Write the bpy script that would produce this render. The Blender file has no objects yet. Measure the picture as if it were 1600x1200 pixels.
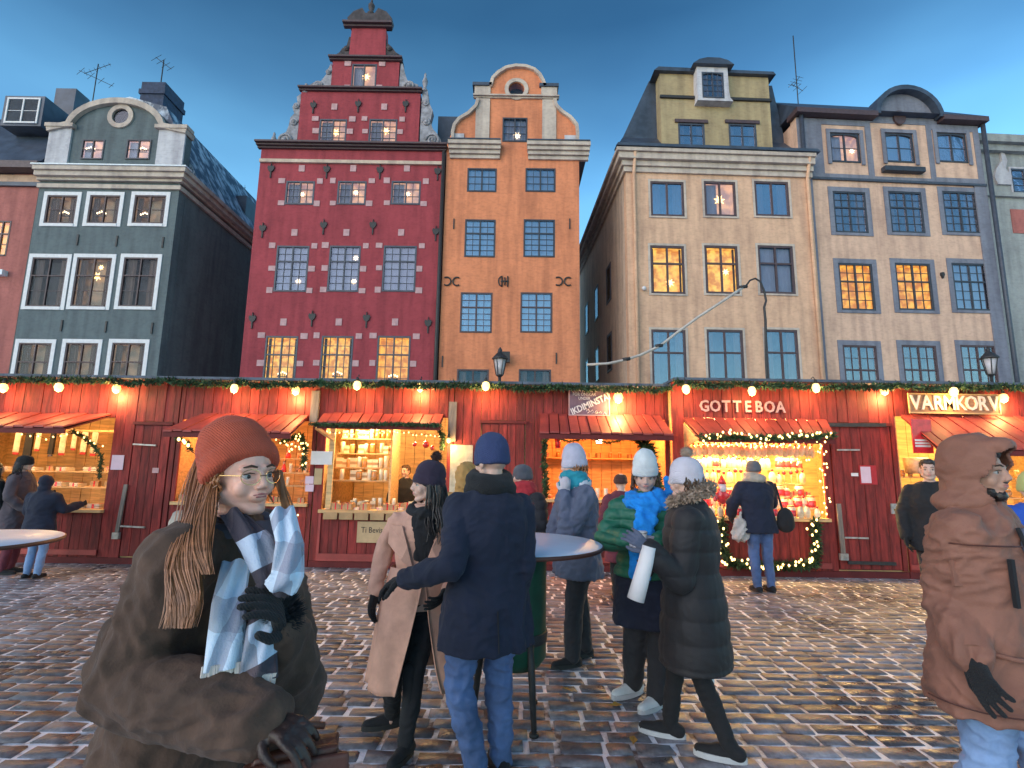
import bpy, bmesh, math, random
import numpy as np
from mathutils import Vector, Matrix, noise
from mathutils.geometry import tessellate_polygon
R = math.radians; PI = math.pi
random.seed(7); np.random.seed(7)
scene = bpy.context.scene
C = scene.collection

# ------------------------------------------------------------ camera
CF, CP, CR, CZ = 820.0, R(8.9), R(0.9), 1.66      # focal length in px of a 1600 px wide frame, pitch, roll, eye height
cam_d = bpy.data.cameras.new('camera'); cam = bpy.data.objects.new('camera', cam_d); C.objects.link(cam)
cam_d.sensor_width = 36.0; cam_d.lens = 36.0 * CF / 1600.0
cam_d.clip_start = 0.05; cam_d.clip_end = 3000
cam.matrix_world = Matrix.Translation((0, 0, CZ)) @ Matrix.Rotation(PI / 2 + CP, 4, 'X') @ Matrix.Rotation(CR, 4, 'Z')
scene.camera = cam
# ------------------------------------------------------------ sky, sun, exposure
SUN_EL, SUN_AZ = R(9.0), R(228)                    # low sun behind the viewer
w = bpy.data.worlds.new('World'); scene.world = w; w.use_nodes = True
nt = w.node_tree; nt.nodes.clear()
sky = nt.nodes.new('ShaderNodeTexSky'); sky.sky_type = 'NISHITA'; sky.sun_disc = False
sky.sun_elevation = SUN_EL; sky.sun_rotation = SUN_AZ; sky.ozone_density = 3.2; sky.air_density = 1.0; sky.dust_density = 0.1
tc = nt.nodes.new('ShaderNodeTexCoord')
mp = nt.nodes.new('ShaderNodeMapping'); mp.inputs['Scale'].default_value = (1.0, 1.0, 2.6)
nz = nt.nodes.new('ShaderNodeTexNoise'); nz.inputs['Scale'].default_value = 1.7; nz.inputs['Detail'].default_value = 4; nz.inputs['Roughness'].default_value = 0.45
rp = nt.nodes.new('ShaderNodeValToRGB')
rp.color_ramp.elements[0].position = 0.36; rp.color_ramp.elements[0].color = (0.80, 1.04, 1.04, 1)
rp.color_ramp.elements[1].position = 0.62; rp.color_ramp.elements[1].color = (1.22, 1.48, 1.34, 1)
mx = nt.nodes.new('ShaderNodeMix'); mx.data_type = 'RGBA'; mx.blend_type = 'MULTIPLY'; mx.inputs['Factor'].default_value = 1.0
bg = nt.nodes.new('ShaderNodeBackground'); bg.inputs['Strength'].default_value = 0.15
wo = nt.nodes.new('ShaderNodeOutputWorld')
L = nt.links.new
L(tc.outputs['Generated'], mp.inputs['Vector']); L(mp.outputs[0], nz.inputs['Vector']); L(nz.outputs['Fac'], rp.inputs['Fac'])
sx = nt.nodes.new('ShaderNodeSeparateXYZ'); L(tc.outputs['Generated'], sx.inputs[0])
zr = nt.nodes.new('ShaderNodeValToRGB'); ze_ = zr.color_ramp.elements      # sky colour scaled down with elevation: darker overhead, unchanged towards the roofs
ze_[0].position = 0.0; ze_[0].color = (1.0, 1.0, 1.0, 1); ze_[1].position = 1.0; ze_[1].color = (0.20, 0.27, 0.30, 1)
for p_, c_ in ((0.38, (1.0, 1.0, 1.0)), (0.50, (0.84, 0.90, 0.90)), (0.68, (0.26, 0.36, 0.42))):
    q_ = ze_.new(p_); q_.color = (*c_, 1)
L(sx.outputs['Z'], zr.inputs['Fac'])
mz = nt.nodes.new('ShaderNodeMix'); mz.data_type = 'RGBA'; mz.blend_type = 'MULTIPLY'; mz.inputs['Factor'].default_value = 1.0
L(sky.outputs[0], mz.inputs['A']); L(zr.outputs[0], mz.inputs['B']); L(mz.outputs['Result'], mx.inputs['A']); L(rp.outputs[0], mx.inputs['B']); L(mx.outputs['Result'], bg.inputs['Color']); L(bg.outputs[0], wo.inputs[0])
sun_d = bpy.data.lights.new('sun', 'SUN'); sun = bpy.data.objects.new('sun', sun_d); C.objects.link(sun)
sun_d.energy = 0.95; sun_d.angle = R(70); sun_d.color = (1.0, 0.76, 0.67)
sun.rotation_euler = (R(74), 0, R(-44)); sun.location = (0, 0, 30)
scene.view_settings.view_transform = 'Standard'; scene.view_settings.look = 'None'
scene.view_settings.gamma = 1.0; scene.view_settings.use_curve_mapping = False
scene.view_settings.exposure = 1.30
scene.render.engine = 'CYCLES'
cy = scene.cycles
cy.use_denoising = True; cy.max_bounces = 5; cy.diffuse_bounces = 2; cy.glossy_bounces = 3; cy.transmission_bounces = 3
cy.transparent_max_bounces = 8; cy.caustics_reflective = False; cy.caustics_refractive = False
cy.sample_clamp_indirect = 4.0; cy.use_light_tree = True

# ------------------------------------------------------------ materials
def new_mat(name):
    m = bpy.data.materials.new(name); m.use_nodes = True
    t = m.node_tree; b = t.nodes['Principled BSDF']
    return m, t, b
def island_shade(N, K, out, rnd): pass
def setc(b, k, v):
    if k in b.inputs: b.inputs[k].default_value = v
def mat(name, col, rough=0.7, var=0.15, scale=6.0, bump=0.0, bscale=40.0, metal=0.0, col2=None, detail=5, stretch=None,
        rnd=0.0, sheen=0.0, spec=0.5, rough_var=0.0, coat=0.0, bdist=0.01, fac=(0.35, 0.65)):
    m, t, b = new_mat(name); N = t.nodes.new; K = t.links.new
    tx = N('ShaderNodeTexCoord'); mpn = N('ShaderNodeMapping')
    K(tx.outputs['Object'], mpn.inputs['Vector'])
    if stretch: mpn.inputs['Scale'].default_value = stretch
    n1 = N('ShaderNodeTexNoise'); n1.inputs['Scale'].default_value = scale; n1.inputs['Detail'].default_value = detail
    n1.inputs['Roughness'].default_value = 0.6
    K(mpn.outputs[0], n1.inputs['Vector'])
    r1 = N('ShaderNodeValToRGB'); r1.color_ramp.elements[0].position = fac[0]; r1.color_ramp.elements[1].position = fac[1]
    c2 = col2 or tuple(min(1, c * (1 + var)) for c in col)
    c1 = col if col2 else tuple(c * (1 - var) for c in col)
    r1.color_ramp.elements[0].color = (*c1, 1); r1.color_ramp.elements[1].color = (*c2, 1)
    K(n1.outputs['Fac'], r1.inputs['Fac'])
    out = r1.outputs[0]
    if rnd:
        oi = N('ShaderNodeObjectInfo'); ge = N('ShaderNodeNewGeometry'); ad = N('ShaderNodeMath'); ad.operation = 'ADD'
        fr = N('ShaderNodeMath'); fr.operation = 'FRACT'
        K(oi.outputs['Random'], ad.inputs[0]); K(ge.outputs['Random Per Island'], ad.inputs[1]); K(ad.outputs[0], fr.inputs[0])
        mr = N('ShaderNodeMapRange'); mr.inputs['To Min'].default_value = 1 - rnd; mr.inputs['To Max'].default_value = 1 + rnd
        K(fr.outputs[0], mr.inputs['Value'])
        hs = N('ShaderNodeHueSaturation'); K(mr.outputs[0], hs.inputs['Value']); K(out, hs.inputs['Color'])
        out = hs.outputs[0]
    K(out, b.inputs['Base Color'])
    b.inputs['Roughness'].default_value = rough; b.inputs['Metallic'].default_value = metal
    setc(b, 'Specular IOR Level', spec); setc(b, 'Coat Weight', coat)
    if sheen: setc(b, 'Sheen Weight', sheen)
    if rough_var:
        mr2 = N('ShaderNodeMapRange'); mr2.inputs['To Min'].default_value = max(0.02, rough - rough_var); mr2.inputs['To Max'].default_value = rough + rough_var
        mr2.inputs['From Min'].default_value = 0.3; mr2.inputs['From Max'].default_value = 0.7
        K(n1.outputs['Fac'], mr2.inputs['Value']); K(mr2.outputs[0], b.inputs['Roughness'])
    if bump:
        n2 = N('ShaderNodeTexNoise'); n2.inputs['Scale'].default_value = bscale; n2.inputs['Detail'].default_value = 4
        K(mpn.outputs[0], n2.inputs['Vector'])
        bp = N('ShaderNodeBump'); bp.inputs['Strength'].default_value = bump; bp.inputs['Distance'].default_value = bdist
        K(n2.outputs['Fac'], bp.inputs['Height']); K(bp.outputs[0], b.inputs['Normal'])
    return m
def emit(name, col, strength, base=(0.8, 0.7, 0.5)):
    m, t, b = new_mat(name)
    b.inputs['Base Color'].default_value = (*base, 1)
    b.inputs['Emission Color'].default_value = (*col, 1); b.inputs['Emission Strength'].default_value = strength
    return m
def room(name, c1, c2, s, scale=3.0):
    m, t, b = new_mat(name); N = t.nodes.new; K = t.links.new
    tx = N('ShaderNodeTexCoord'); oi = N('ShaderNodeObjectInfo'); va = N('ShaderNodeVectorMath'); va.operation = 'ADD'
    n1 = N('ShaderNodeTexNoise'); n1.inputs['Scale'].default_value = scale; n1.inputs['Detail'].default_value = 3
    K(tx.outputs['Object'], va.inputs[0]); K(oi.outputs['Location'], va.inputs[1]); K(va.outputs[0], n1.inputs['Vector'])
    r1 = N('ShaderNodeValToRGB'); r1.color_ramp.elements[0].position = 0.4; r1.color_ramp.elements[1].position = 0.62
    r1.color_ramp.elements[0].color = (*c1, 1); r1.color_ramp.elements[1].color = (*c2, 1)
    K(n1.outputs['Fac'], r1.inputs['Fac']); K(r1.outputs[0], b.inputs['Emission Color'])
    b.inputs['Base Color'].default_value = (0.25, 0.2, 0.15, 1); b.inputs['Emission Strength'].default_value = s
    b.inputs['Roughness'].default_value = 0.8
    return m
def glass_mat(name, refl, tint=(0.9, 0.93, 1.0), blend=0.22):
    m, t, b = new_mat(name); N = t.nodes.new; K = t.links.new
    t.nodes.remove(b); o = [n for n in t.nodes if n.type == 'OUTPUT_MATERIAL'][0]
    g = N('ShaderNodeBsdfGlossy'); g.inputs['Roughness'].default_value = 0.03; g.inputs['Color'].default_value = (*tint, 1)
    tr = N('ShaderNodeBsdfTransparent'); tr.inputs['Color'].default_value = (0.93, 0.95, 0.95, 1)
    mxs = N('ShaderNodeMixShader'); lw = N('ShaderNodeLayerWeight'); lw.inputs['Blend'].default_value = blend
    mr = N('ShaderNodeMapRange'); mr.inputs['To Min'].default_value = refl; mr.inputs['To Max'].default_value = 1.0
    K(lw.outputs['Fresnel'], mr.inputs['Value']); K(mr.outputs[0], mxs.inputs[0])
    tx = N('ShaderNodeTexCoord'); nn = N('ShaderNodeTexNoise'); nn.inputs['Scale'].default_value = 1.6; bp = N('ShaderNodeBump')
    oi = N('ShaderNodeObjectInfo'); va = N('ShaderNodeVectorMath'); va.operation = 'ADD'
    K(tx.outputs['Object'], va.inputs[0]); K(oi.outputs['Location'], va.inputs[1]); K(va.outputs[0], nn.inputs['Vector'])
    bp.inputs['Strength'].default_value = 0.10; bp.inputs['Distance'].default_value = 0.05
    K(nn.outputs['Fac'], bp.inputs['Height']); K(bp.outputs[0], g.inputs['Normal'])
    K(tr.outputs[0], mxs.inputs[1]); K(g.outputs[0], mxs.inputs[2]); K(mxs.outputs[0], o.inputs['Surface'])
    return m
M = {}
def plaster(k, col, var=0.12):
    m = mat(k, col, 0.9, var, 0.9, 0.5, 7, detail=10, bdist=0.04, fac=(0.25, 0.75)); t = m.node_tree; b = t.nodes['Principled BSDF']; N = t.nodes.new; K = t.links.new
    src = b.inputs['Base Color'].links[0].from_socket; tx = N('ShaderNodeTexCoord')
    def layer(src, stretch, scale, lo, hi, cmul, detail=9):
        mp_ = N('ShaderNodeMapping'); mp_.inputs['Scale'].default_value = stretch; n_ = N('ShaderNodeTexNoise'); n_.inputs['Scale'].default_value = scale; n_.inputs['Detail'].default_value = detail
        r_ = N('ShaderNodeValToRGB'); r_.color_ramp.elements[0].position = lo; r_.color_ramp.elements[1].position = hi
        r_.color_ramp.elements[0].color = (*cmul, 1); r_.color_ramp.elements[1].color = (1, 1, 1, 1)
        x_ = N('ShaderNodeMix'); x_.data_type = 'RGBA'; x_.blend_type = 'MULTIPLY'; x_.inputs['Factor'].default_value = 1
        K(tx.outputs['Object'], mp_.inputs['Vector']); K(mp_.outputs[0], n_.inputs['Vector']); K(n_.outputs['Fac'], r_.inputs['Fac']); K(src, x_.inputs['A']); K(r_.outputs[0], x_.inputs['B']); return x_.outputs['Result']
    o_ = layer(src, (1, 1, 1), 2.6, .40, .60, (.92, .91, .92)); o_ = layer(o_, (1.6, 1.6, .16), 1.8, .36, .56, (.76, .75, .77)); o_ = layer(o_, (1, 1, 2.2), 5.5, .34, .52, (.88, .87, .88))
    K(o_, b.inputs['Base Color']); M[k] = m; return m
plaster('plaster_green', (0.125, 0.155, 0.165)); plaster('plaster_red', (0.35, 0.052, 0.066)); plaster('plaster_orange', (0.72, 0.25, 0.12))
plaster('plaster_yellow', (0.70, 0.43, 0.285)); plaster('plaster_ochre', (0.42, 0.32, 0.18)); plaster('plaster_pink', (0.68, 0.44, 0.32))
plaster('plaster_blue', (0.20, 0.21, 0.26)); plaster('plaster_rose', (0.42, 0.14, 0.12)); plaster('plaster_palegrey', (0.33, 0.34, 0.33))
plaster('plaster_white', (0.55, 0.53, 0.56)); plaster('plaster_cream', (0.56, 0.46, 0.39)); plaster('plaster_brown', (0.60, 0.46, 0.36))
M['stone'] = mat('stone', (0.27, 0.26, 0.29), 0.85, 0.35, 5, 0.5, 18)
M['quoin'] = mat('quoin', (0.50, 0.30, 0.31), 0.85, 0.15, 5, 0.4, 25)
M['roof'] = mat('roof', (0.045, 0.06, 0.09), 0.45, 0.3, 2.0, 0.2, 12)
M['roof_snow'] = mat('roof_snow', (0.05, 0.07, 0.11), 0.5, 0, 2.4, 0.3, 12, col2=(0.55, 0.6, 0.68), stretch=(1.0, 1.0, 0.5), fac=(0.45, 0.6))
M['snow'] = mat('snow', (0.75, 0.78, 0.82), 0.7, 0.06, 8, 0.4, 20)
M['iron'] = mat('iron', (0.03, 0.028, 0.03), 0.6, 0.3, 20)
M['frame_white'] = mat('frame_white', (0.66, 0.64, 0.66), 0.6, 0.07, 8)
M['frame_dark'] = mat('frame_dark', (0.035, 0.04, 0.055), 0.5, 0.2, 8)
M['frame_brown'] = mat('frame_brown', (0.075, 0.045, 0.05), 0.55, 0.2, 8)
M['frame_blue'] = mat('frame_blue', (0.05, 0.06, 0.085), 0.5, 0.2, 8)
M['glass'] = glass_mat('glass', 0.15, (1.0, 0.93, 1.0)); M['glass_dull'] = glass_mat('glass_dull', 0.03, blend=.12); M['glass_left'] = glass_mat('glass_left', 0.045, (0.75, 0.82, 1.0), .10)
M['glass_clear'] = glass_mat('glass_clear', 0.006, blend=.08); M['glass_bright'] = glass_mat('glass_bright', 0.27, (1.0, 0.93, 1.0))
M['curtain'] = mat('curtain', (0.25, 0.25, 0.35), 0.9, 0.12, 5)
M['curtain_warm'] = mat('curtain_warm', (0.15, 0.095, 0.08), 0.9, 0.15, 5); M['room_dark'] = mat('room_dark', (0.05, 0.045, 0.05), 0.9, 0.4, 3)
M['room_dim'] = room('room_dim', (0.05, 0.03, 0.025), (0.50, 0.25, 0.13), 0.17)
M['room_warm'] = room('room_warm', (0.55, 0.17, 0.03), (1.0, 0.54, 0.10), 0.52, 5.0)
M['room_gold'] = room('room_gold', (0.50, 0.13, 0.015), (1.0, 0.46, 0.06), 0.50, 4.5)
M['room_pale'] = room('room_pale', (0.38, 0.22, 0.26), (1.0, 0.52, 0.34), 0.36, 2.5)
M['star'] = emit('star', (1.0, 0.58, 0.20), 1.6)
M['star_white'] = emit('star_white', (1.0, 0.72, 0.45), 1.8)

# ------------------------------------------------------------ mesh helpers
class MB:
    def __init__(s): s.v = []; s.f = []; s.sm = []
    def add(s, vs, fs, smooth=False):
        o = len(s.v); s.v += [tuple(v) for v in vs]
        for f in fs: s.f.append(tuple(i + o for i in f)); s.sm.append(smooth)
        return s
    def box(s, x0, x1, y0, y1, z0, z1, j=0.0):
        r = (lambda: random.uniform(-j, j)) if j else (lambda: 0.0)
        vs = [(x + r(), y + r(), z + r()) for z in (z0, z1) for y in (y0, y1) for x in (x0, x1)]
        return s.add(vs, [(0, 2, 3, 1), (4, 5, 7, 6), (0, 1, 5, 4), (2, 6, 7, 3), (0, 4, 6, 2), (1, 3, 7, 5)])
    def prism(s, poly, y0, y1, holes=()):
        """polygon in x,z with holes, extruded from y0 (front) to y1"""
        loops = [list(poly)] + [list(h) for h in holes]
        tri = tessellate_polygon([[Vector((p[0], p[1], 0)) for p in lp] for lp in loops])
        flat = [p for lp in loops for p in lp]; n = len(flat)
        vs = [(p[0], y0, p[1]) for p in flat] + [(p[0], y1, p[1]) for p in flat]
        fs = []
        for a, b, c in tri:
            A, B, D = flat[a], flat[b], flat[c]
            ccw = (B[0] - A[0]) * (D[1] - A[1]) - (B[1] - A[1]) * (D[0] - A[0]) > 0
            t = (a, b, c) if ccw else (a, c, b)
            fs.append(t); fs.append((t[2] + n, t[1] + n, t[0] + n))
        o = 0
        for li, lp in enumerate(loops):
            m_ = len(lp)
            area = sum(lp[i][0] * lp[(i + 1) % m_][1] - lp[(i + 1) % m_][0] * lp[i][1] for i in range(m_))
            for i in range(m_):
                a, b = o + i, o + (i + 1) % m_
                q = (a, a + n, b + n, b)
                if (area > 0) != (li == 0): q = q[::-1]
                fs.append(q)
            o += m_
        return s.add(vs, fs)
    def tube(s, pts, r, seg=6, cap=True):
        pts = [Vector(p) for p in pts]; n = len(pts); vs = []; fs = []
        rr = r if isinstance(r, (list, tuple)) else [r] * n
        up = Vector((0, 0, 1)); prev = None
        for i, p in enumerate(pts):
            d = (pts[min(i + 1, n - 1)] - pts[max(i - 1, 0)]); d.normalize()
            if prev is None:
                a = d.cross(up)
                if a.length < 0.01: a = d.cross(Vector((1, 0, 0)))
            else: a = prev - d * prev.dot(d)
            a.normalize(); b = d.cross(a); prev = a
            for k in range(seg):
                t = 2 * PI * k / seg; q = p + (a * math.cos(t) + b * math.sin(t)) * rr[i]; vs.append(tuple(q))
        for i in range(n - 1):
            for k in range(seg):
                k2 = (k + 1) % seg; fs.append((i * seg + k, (i + 1) * seg + k, (i + 1) * seg + k2, i * seg + k2))
        if cap: fs.append(tuple(range(seg))); fs.append(tuple((n - 1) * seg + k for k in range(seg))[::-1])
        return s.add(vs, fs, seg > 5)
    def lathe(s, prof, c=(0, 0, 0), seg=12, sy=1.0):
        vs = []; fs = []; n = len(prof)
        for r_, z in prof:
            for k in range(seg):
                t = 2 * PI * k / seg; vs.append((c[0] + r_ * math.cos(t), c[1] + r_ * math.sin(t) * sy, c[2] + z))
        for i in range(n - 1):
            for k in range(seg):
                k2 = (k + 1) % seg; fs.append((i * seg + k, i * seg + k2, (i + 1) * seg + k2, (i + 1) * seg + k))
        fs.append(tuple(range(seg))[::-1]); fs.append(tuple((n - 1) * seg + k for k in range(seg)))
        return s.add(vs, fs, True)
    def ball(s, c, r, seg=8, sz=1.0, sy=1.0):
        n = max(4, seg // 2 + 1)
        return s.lathe([(max(1e-4, r * math.sin(PI * i / n)), -r * sz * math.cos(PI * i / n)) for i in range(n + 1)], c, seg, sy)
    def ribbon(s, pts, w_in, y0, y1, side=1):
        """raised band following the x,z polyline, w_in wide towards one side"""
        n = len(pts); inn = []
        for i in range(n):
            a = Vector(pts[max(0, i - 1)]); b = Vector(pts[min(n - 1, i + 1)]); d = (b - a); d.normalize()
            nrm = Vector((-d.y, d.x)) * side; p = Vector(pts[i]) + nrm * w_in; inn.append((p.x, p.y))
        for i in range(n - 1):
            quad = [pts[i], pts[i + 1], inn[i + 1], inn[i]]
            ar = sum(quad[k][0] * quad[(k + 1) % 4][1] - quad[(k + 1) % 4][0] * quad[k][1] for k in range(4))
            if ar < 0: quad = quad[::-1]
            vs = [(p[0], y0, p[1]) for p in quad] + [(p[0], y1, p[1]) for p in quad]
            s.add(vs, [(0, 1, 2, 3), (7, 6, 5, 4), (0, 4, 5, 1), (1, 5, 6, 2), (2, 6, 7, 3), (3, 7, 4, 0)])
        return s
    def mesh(s, name, m=None):
        me = bpy.data.meshes.new(name); me.from_pydata(s.v, [], s.f)
        if m is not None: me.materials.append(m)
        if any(s.sm): me.polygons.foreach_set('use_smooth', s.sm)
        me.update(); return me
    def build(s, name, m, parent=None, loc=None):
        o = bpy.data.objects.new(name, s.mesh(name, m)); C.objects.link(o)
        if parent is not None: o.parent = parent
        if loc is not None: o.location = loc
        return o
def tag(o, label=None, cat=None, group=None, kind=None):
    if label: o['label'] = label
    if cat: o['category'] = cat
    if group: o['group'] = group
    if kind: o['kind'] = kind
    return o
def empty(name, loc=(0, 0, 0), rz=0.0, label=None, cat=None, group=None, parent=None):
    o = bpy.data.objects.new(name, None); C.objects.link(o); o.location = loc; o.rotation_euler = (0, 0, rz)
    o.empty_display_size = 0.2
    if parent: o.parent = parent
    return tag(o, label, cat, group)
def inst(name, me, parent=None, loc=(0, 0, 0), rot=(0, 0, 0), sc=(1, 1, 1), m=None):
    o = bpy.data.objects.new(name, me); C.objects.link(o); o.location = loc; o.rotation_euler = rot; o.scale = sc
    if parent is not None: o.parent = parent
    if m is not None:
        o.material_slots[0].link = 'OBJECT'; o.material_slots[0].material = m
    return o
def ray(x, y):
    dx = (x - 800) / CF; dy = -(y - 600) / CF
    a = dx * math.cos(CR) - dy * math.sin(CR); b = dx * math.sin(CR) + dy * math.cos(CR)
    return Vector((a, math.cos(CP) - b * math.sin(CP), math.sin(CP) + b * math.cos(CP)))
class Face:
    """a vertical plane standing at distance Y0 (at x = 0), turned by yaw; local x runs along it, y into it, z up"""
    def __init__(s, Y0, yaw, x0px, y0px=640):
        s.a = R(yaw); s.n = Vector((-math.sin(s.a), math.cos(s.a), 0)); s.u = Vector((math.cos(s.a), math.sin(s.a), 0))
        s.P = Vector((0, Y0, 0)); s.o = Vector((0, 0, 0)); s.o = s.P.copy()
        s.x0 = s.L(x0px, y0px)[0]; s.o = s.P + s.u * s.x0
    def W(s, px, py, off=0.0):
        r = ray(px, py); t = ((s.P + s.n * off) - Vector((0, 0, CZ))).dot(s.n) / r.dot(s.n)
        return Vector((0, 0, CZ)) + r * t
    def L(s, px, py, off=0.0):
        p = s.W(px, py, off) - s.o; return (p.dot(s.u), p.z)
    def rect(s, x0, y0, x1, y1, off=0.0):
        return (s.L(x0, (y0 + y1) / 2, off)[0], s.L(x1, (y0 + y1) / 2, off)[0], s.L((x0 + x1) / 2, y1, off)[1], s.L((x0 + x1) / 2, y0, off)[1])
UNIT = MB().box(0, 1, 0, 1, 0, 1).mesh('unit_box', M['glass'])
# ------------------------------------------------------------ ground of square setts
M['joint'] = mat('joint', (0.085, 0.075, 0.08), 0.7, 0, 4.5, 0.5, 60, col2=(0.92, 0.94, 1.0), detail=12, fac=(0.38, 0.54))
M['sett'] = mat('sett', (0.215, 0.205, 0.225), 0.55, 0.34, 12, 0.7, 55, rnd=0.30, rough_var=0.22, spec=0.22, bdist=0.006)
def wet(m):
    t = m.node_tree; b = t.nodes['Principled BSDF']; N = t.nodes.new; K = t.links.new
    ge = N('ShaderNodeNewGeometry'); n_ = N('ShaderNodeTexNoise'); n_.inputs['Scale'].default_value = .9; n_.inputs['Detail'].default_value = 6; K(ge.outputs['Position'], n_.inputs['Vector'])
    r_ = N('ShaderNodeMapRange'); r_.inputs['From Min'].default_value = .38; r_.inputs['From Max'].default_value = .62; r_.inputs['To Min'].default_value = .55; r_.inputs['To Max'].default_value = 1.15; K(n_.outputs['Fac'], r_.inputs['Value'])
    x_ = N('ShaderNodeMix'); x_.data_type = 'RGBA'; x_.blend_type = 'MULTIPLY'; x_.inputs['Factor'].default_value = 1
    K(b.inputs['Base Color'].links[0].from_socket, x_.inputs['A']); K(r_.outputs[0], x_.inputs['B']); K(x_.outputs['Result'], b.inputs['Base Color'])
    mu = N('ShaderNodeMath'); mu.operation = 'MULTIPLY'; K(b.inputs['Roughness'].links[0].from_socket, mu.inputs[0]); K(r_.outputs[0], mu.inputs[1]); K(mu.outputs[0], b.inputs['Roughness'])
wet(M['sett'])
g = MB()
g.add([(-400, -60, -0.007), (400, -60, -0.007), (400, 900, -0.007), (-400, 900, -0.007)], [(0, 1, 2, 3)])
ground = g.build('ground', M['joint']); tag(ground, 'market square ground with snowy joints', kind='structure')
def sett_geo(b, cx, cy, lx, ly, seed):
    rn = random.Random(seed); h = 0.0
    jx = lambda: rn.uniform(-0.0095, 0.0095)
    def ring(sx, sy, z, k):
        return [(cx - sx / 2 + jx() * k, cy - sy / 2 + jx() * k, z + rn.uniform(-.0025, .0025)), (cx + jx() * k, cy - sy / 2 + jx() * k * .7, z + rn.uniform(-.001, .0025)), (cx + sx / 2 + jx() * k, cy - sy / 2 + jx() * k, z + rn.uniform(-.0025, .0025)),
                (cx + sx / 2 + jx() * k, cy + sy / 2 + jx() * k, z + rn.uniform(-.0025, .0025)), (cx + jx() * k, cy + sy / 2 + jx() * k * .7, z), (cx - sx / 2 + jx() * k, cy + sy / 2 + jx() * k, z + rn.uniform(-.0025, .0025))]
    r0 = ring(lx, ly, -0.04, 1); r1 = ring(lx * .985, ly * .97, -0.010, 1); r2 = ring(lx * 0.90, ly * 0.84, 0.001, 1.2)
    vs = r0 + r1 + r2 + [(cx, cy, 0.0035)]
    fs = []
    for a in (0, 6):
        for k in range(6): fs.append((a + k, a + (k + 1) % 6, a + 6 + (k + 1) % 6, a + 6 + k))
    for k in range(6): fs.append((12 + k, 12 + (k + 1) % 6, 18))
    b.add(vs, fs, True)
protos = []
for i in range(14):
    b = MB(); sett_geo(b, 0, 0, 0.245, 0.128, i); protos.append(b.mesh('sett', M['sett']))
far = MB(); cand = []
ROW = 0.141; yy = 1.9; ri = 0; seed = 1000
while yy < 9.6:
    xx = -11.5 + random.uniform(0, 0.25)
    drift = random.uniform(-0.006, 0.006)
    while xx < 11.5:
        ln = random.uniform(0.17, 0.31); cx = xx + ln / 2; cyy = yy + drift + 0.012 * math.sin(cx * 0.9 + ri * 0.3)
        vis = 3.2 < yy and abs(cx) < yy * 0.98 + 0.35
        cand.append((yy if vis else 50 + yy, cx, cyy, ln)); xx += ln + 0.006
    yy += ROW; ri += 1
cand.sort()
for k, (key, cx, cyy, ln) in enumerate(cand):
    if k < 300:
        inst('sett', random.choice(protos), ground, (cx, cyy, random.uniform(-.003, .003)), (0, 0, random.choice((0, PI)) + random.uniform(-.02, .02)), ((ln - 0.018) / 0.245, 0.945, 1))
    else:
        sett_geo(far, cx, cyy, ln - 0.020, 0.120, k)
fo = far.build('setts', M['sett'], ground); tag(fo, kind='stuff')

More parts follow.
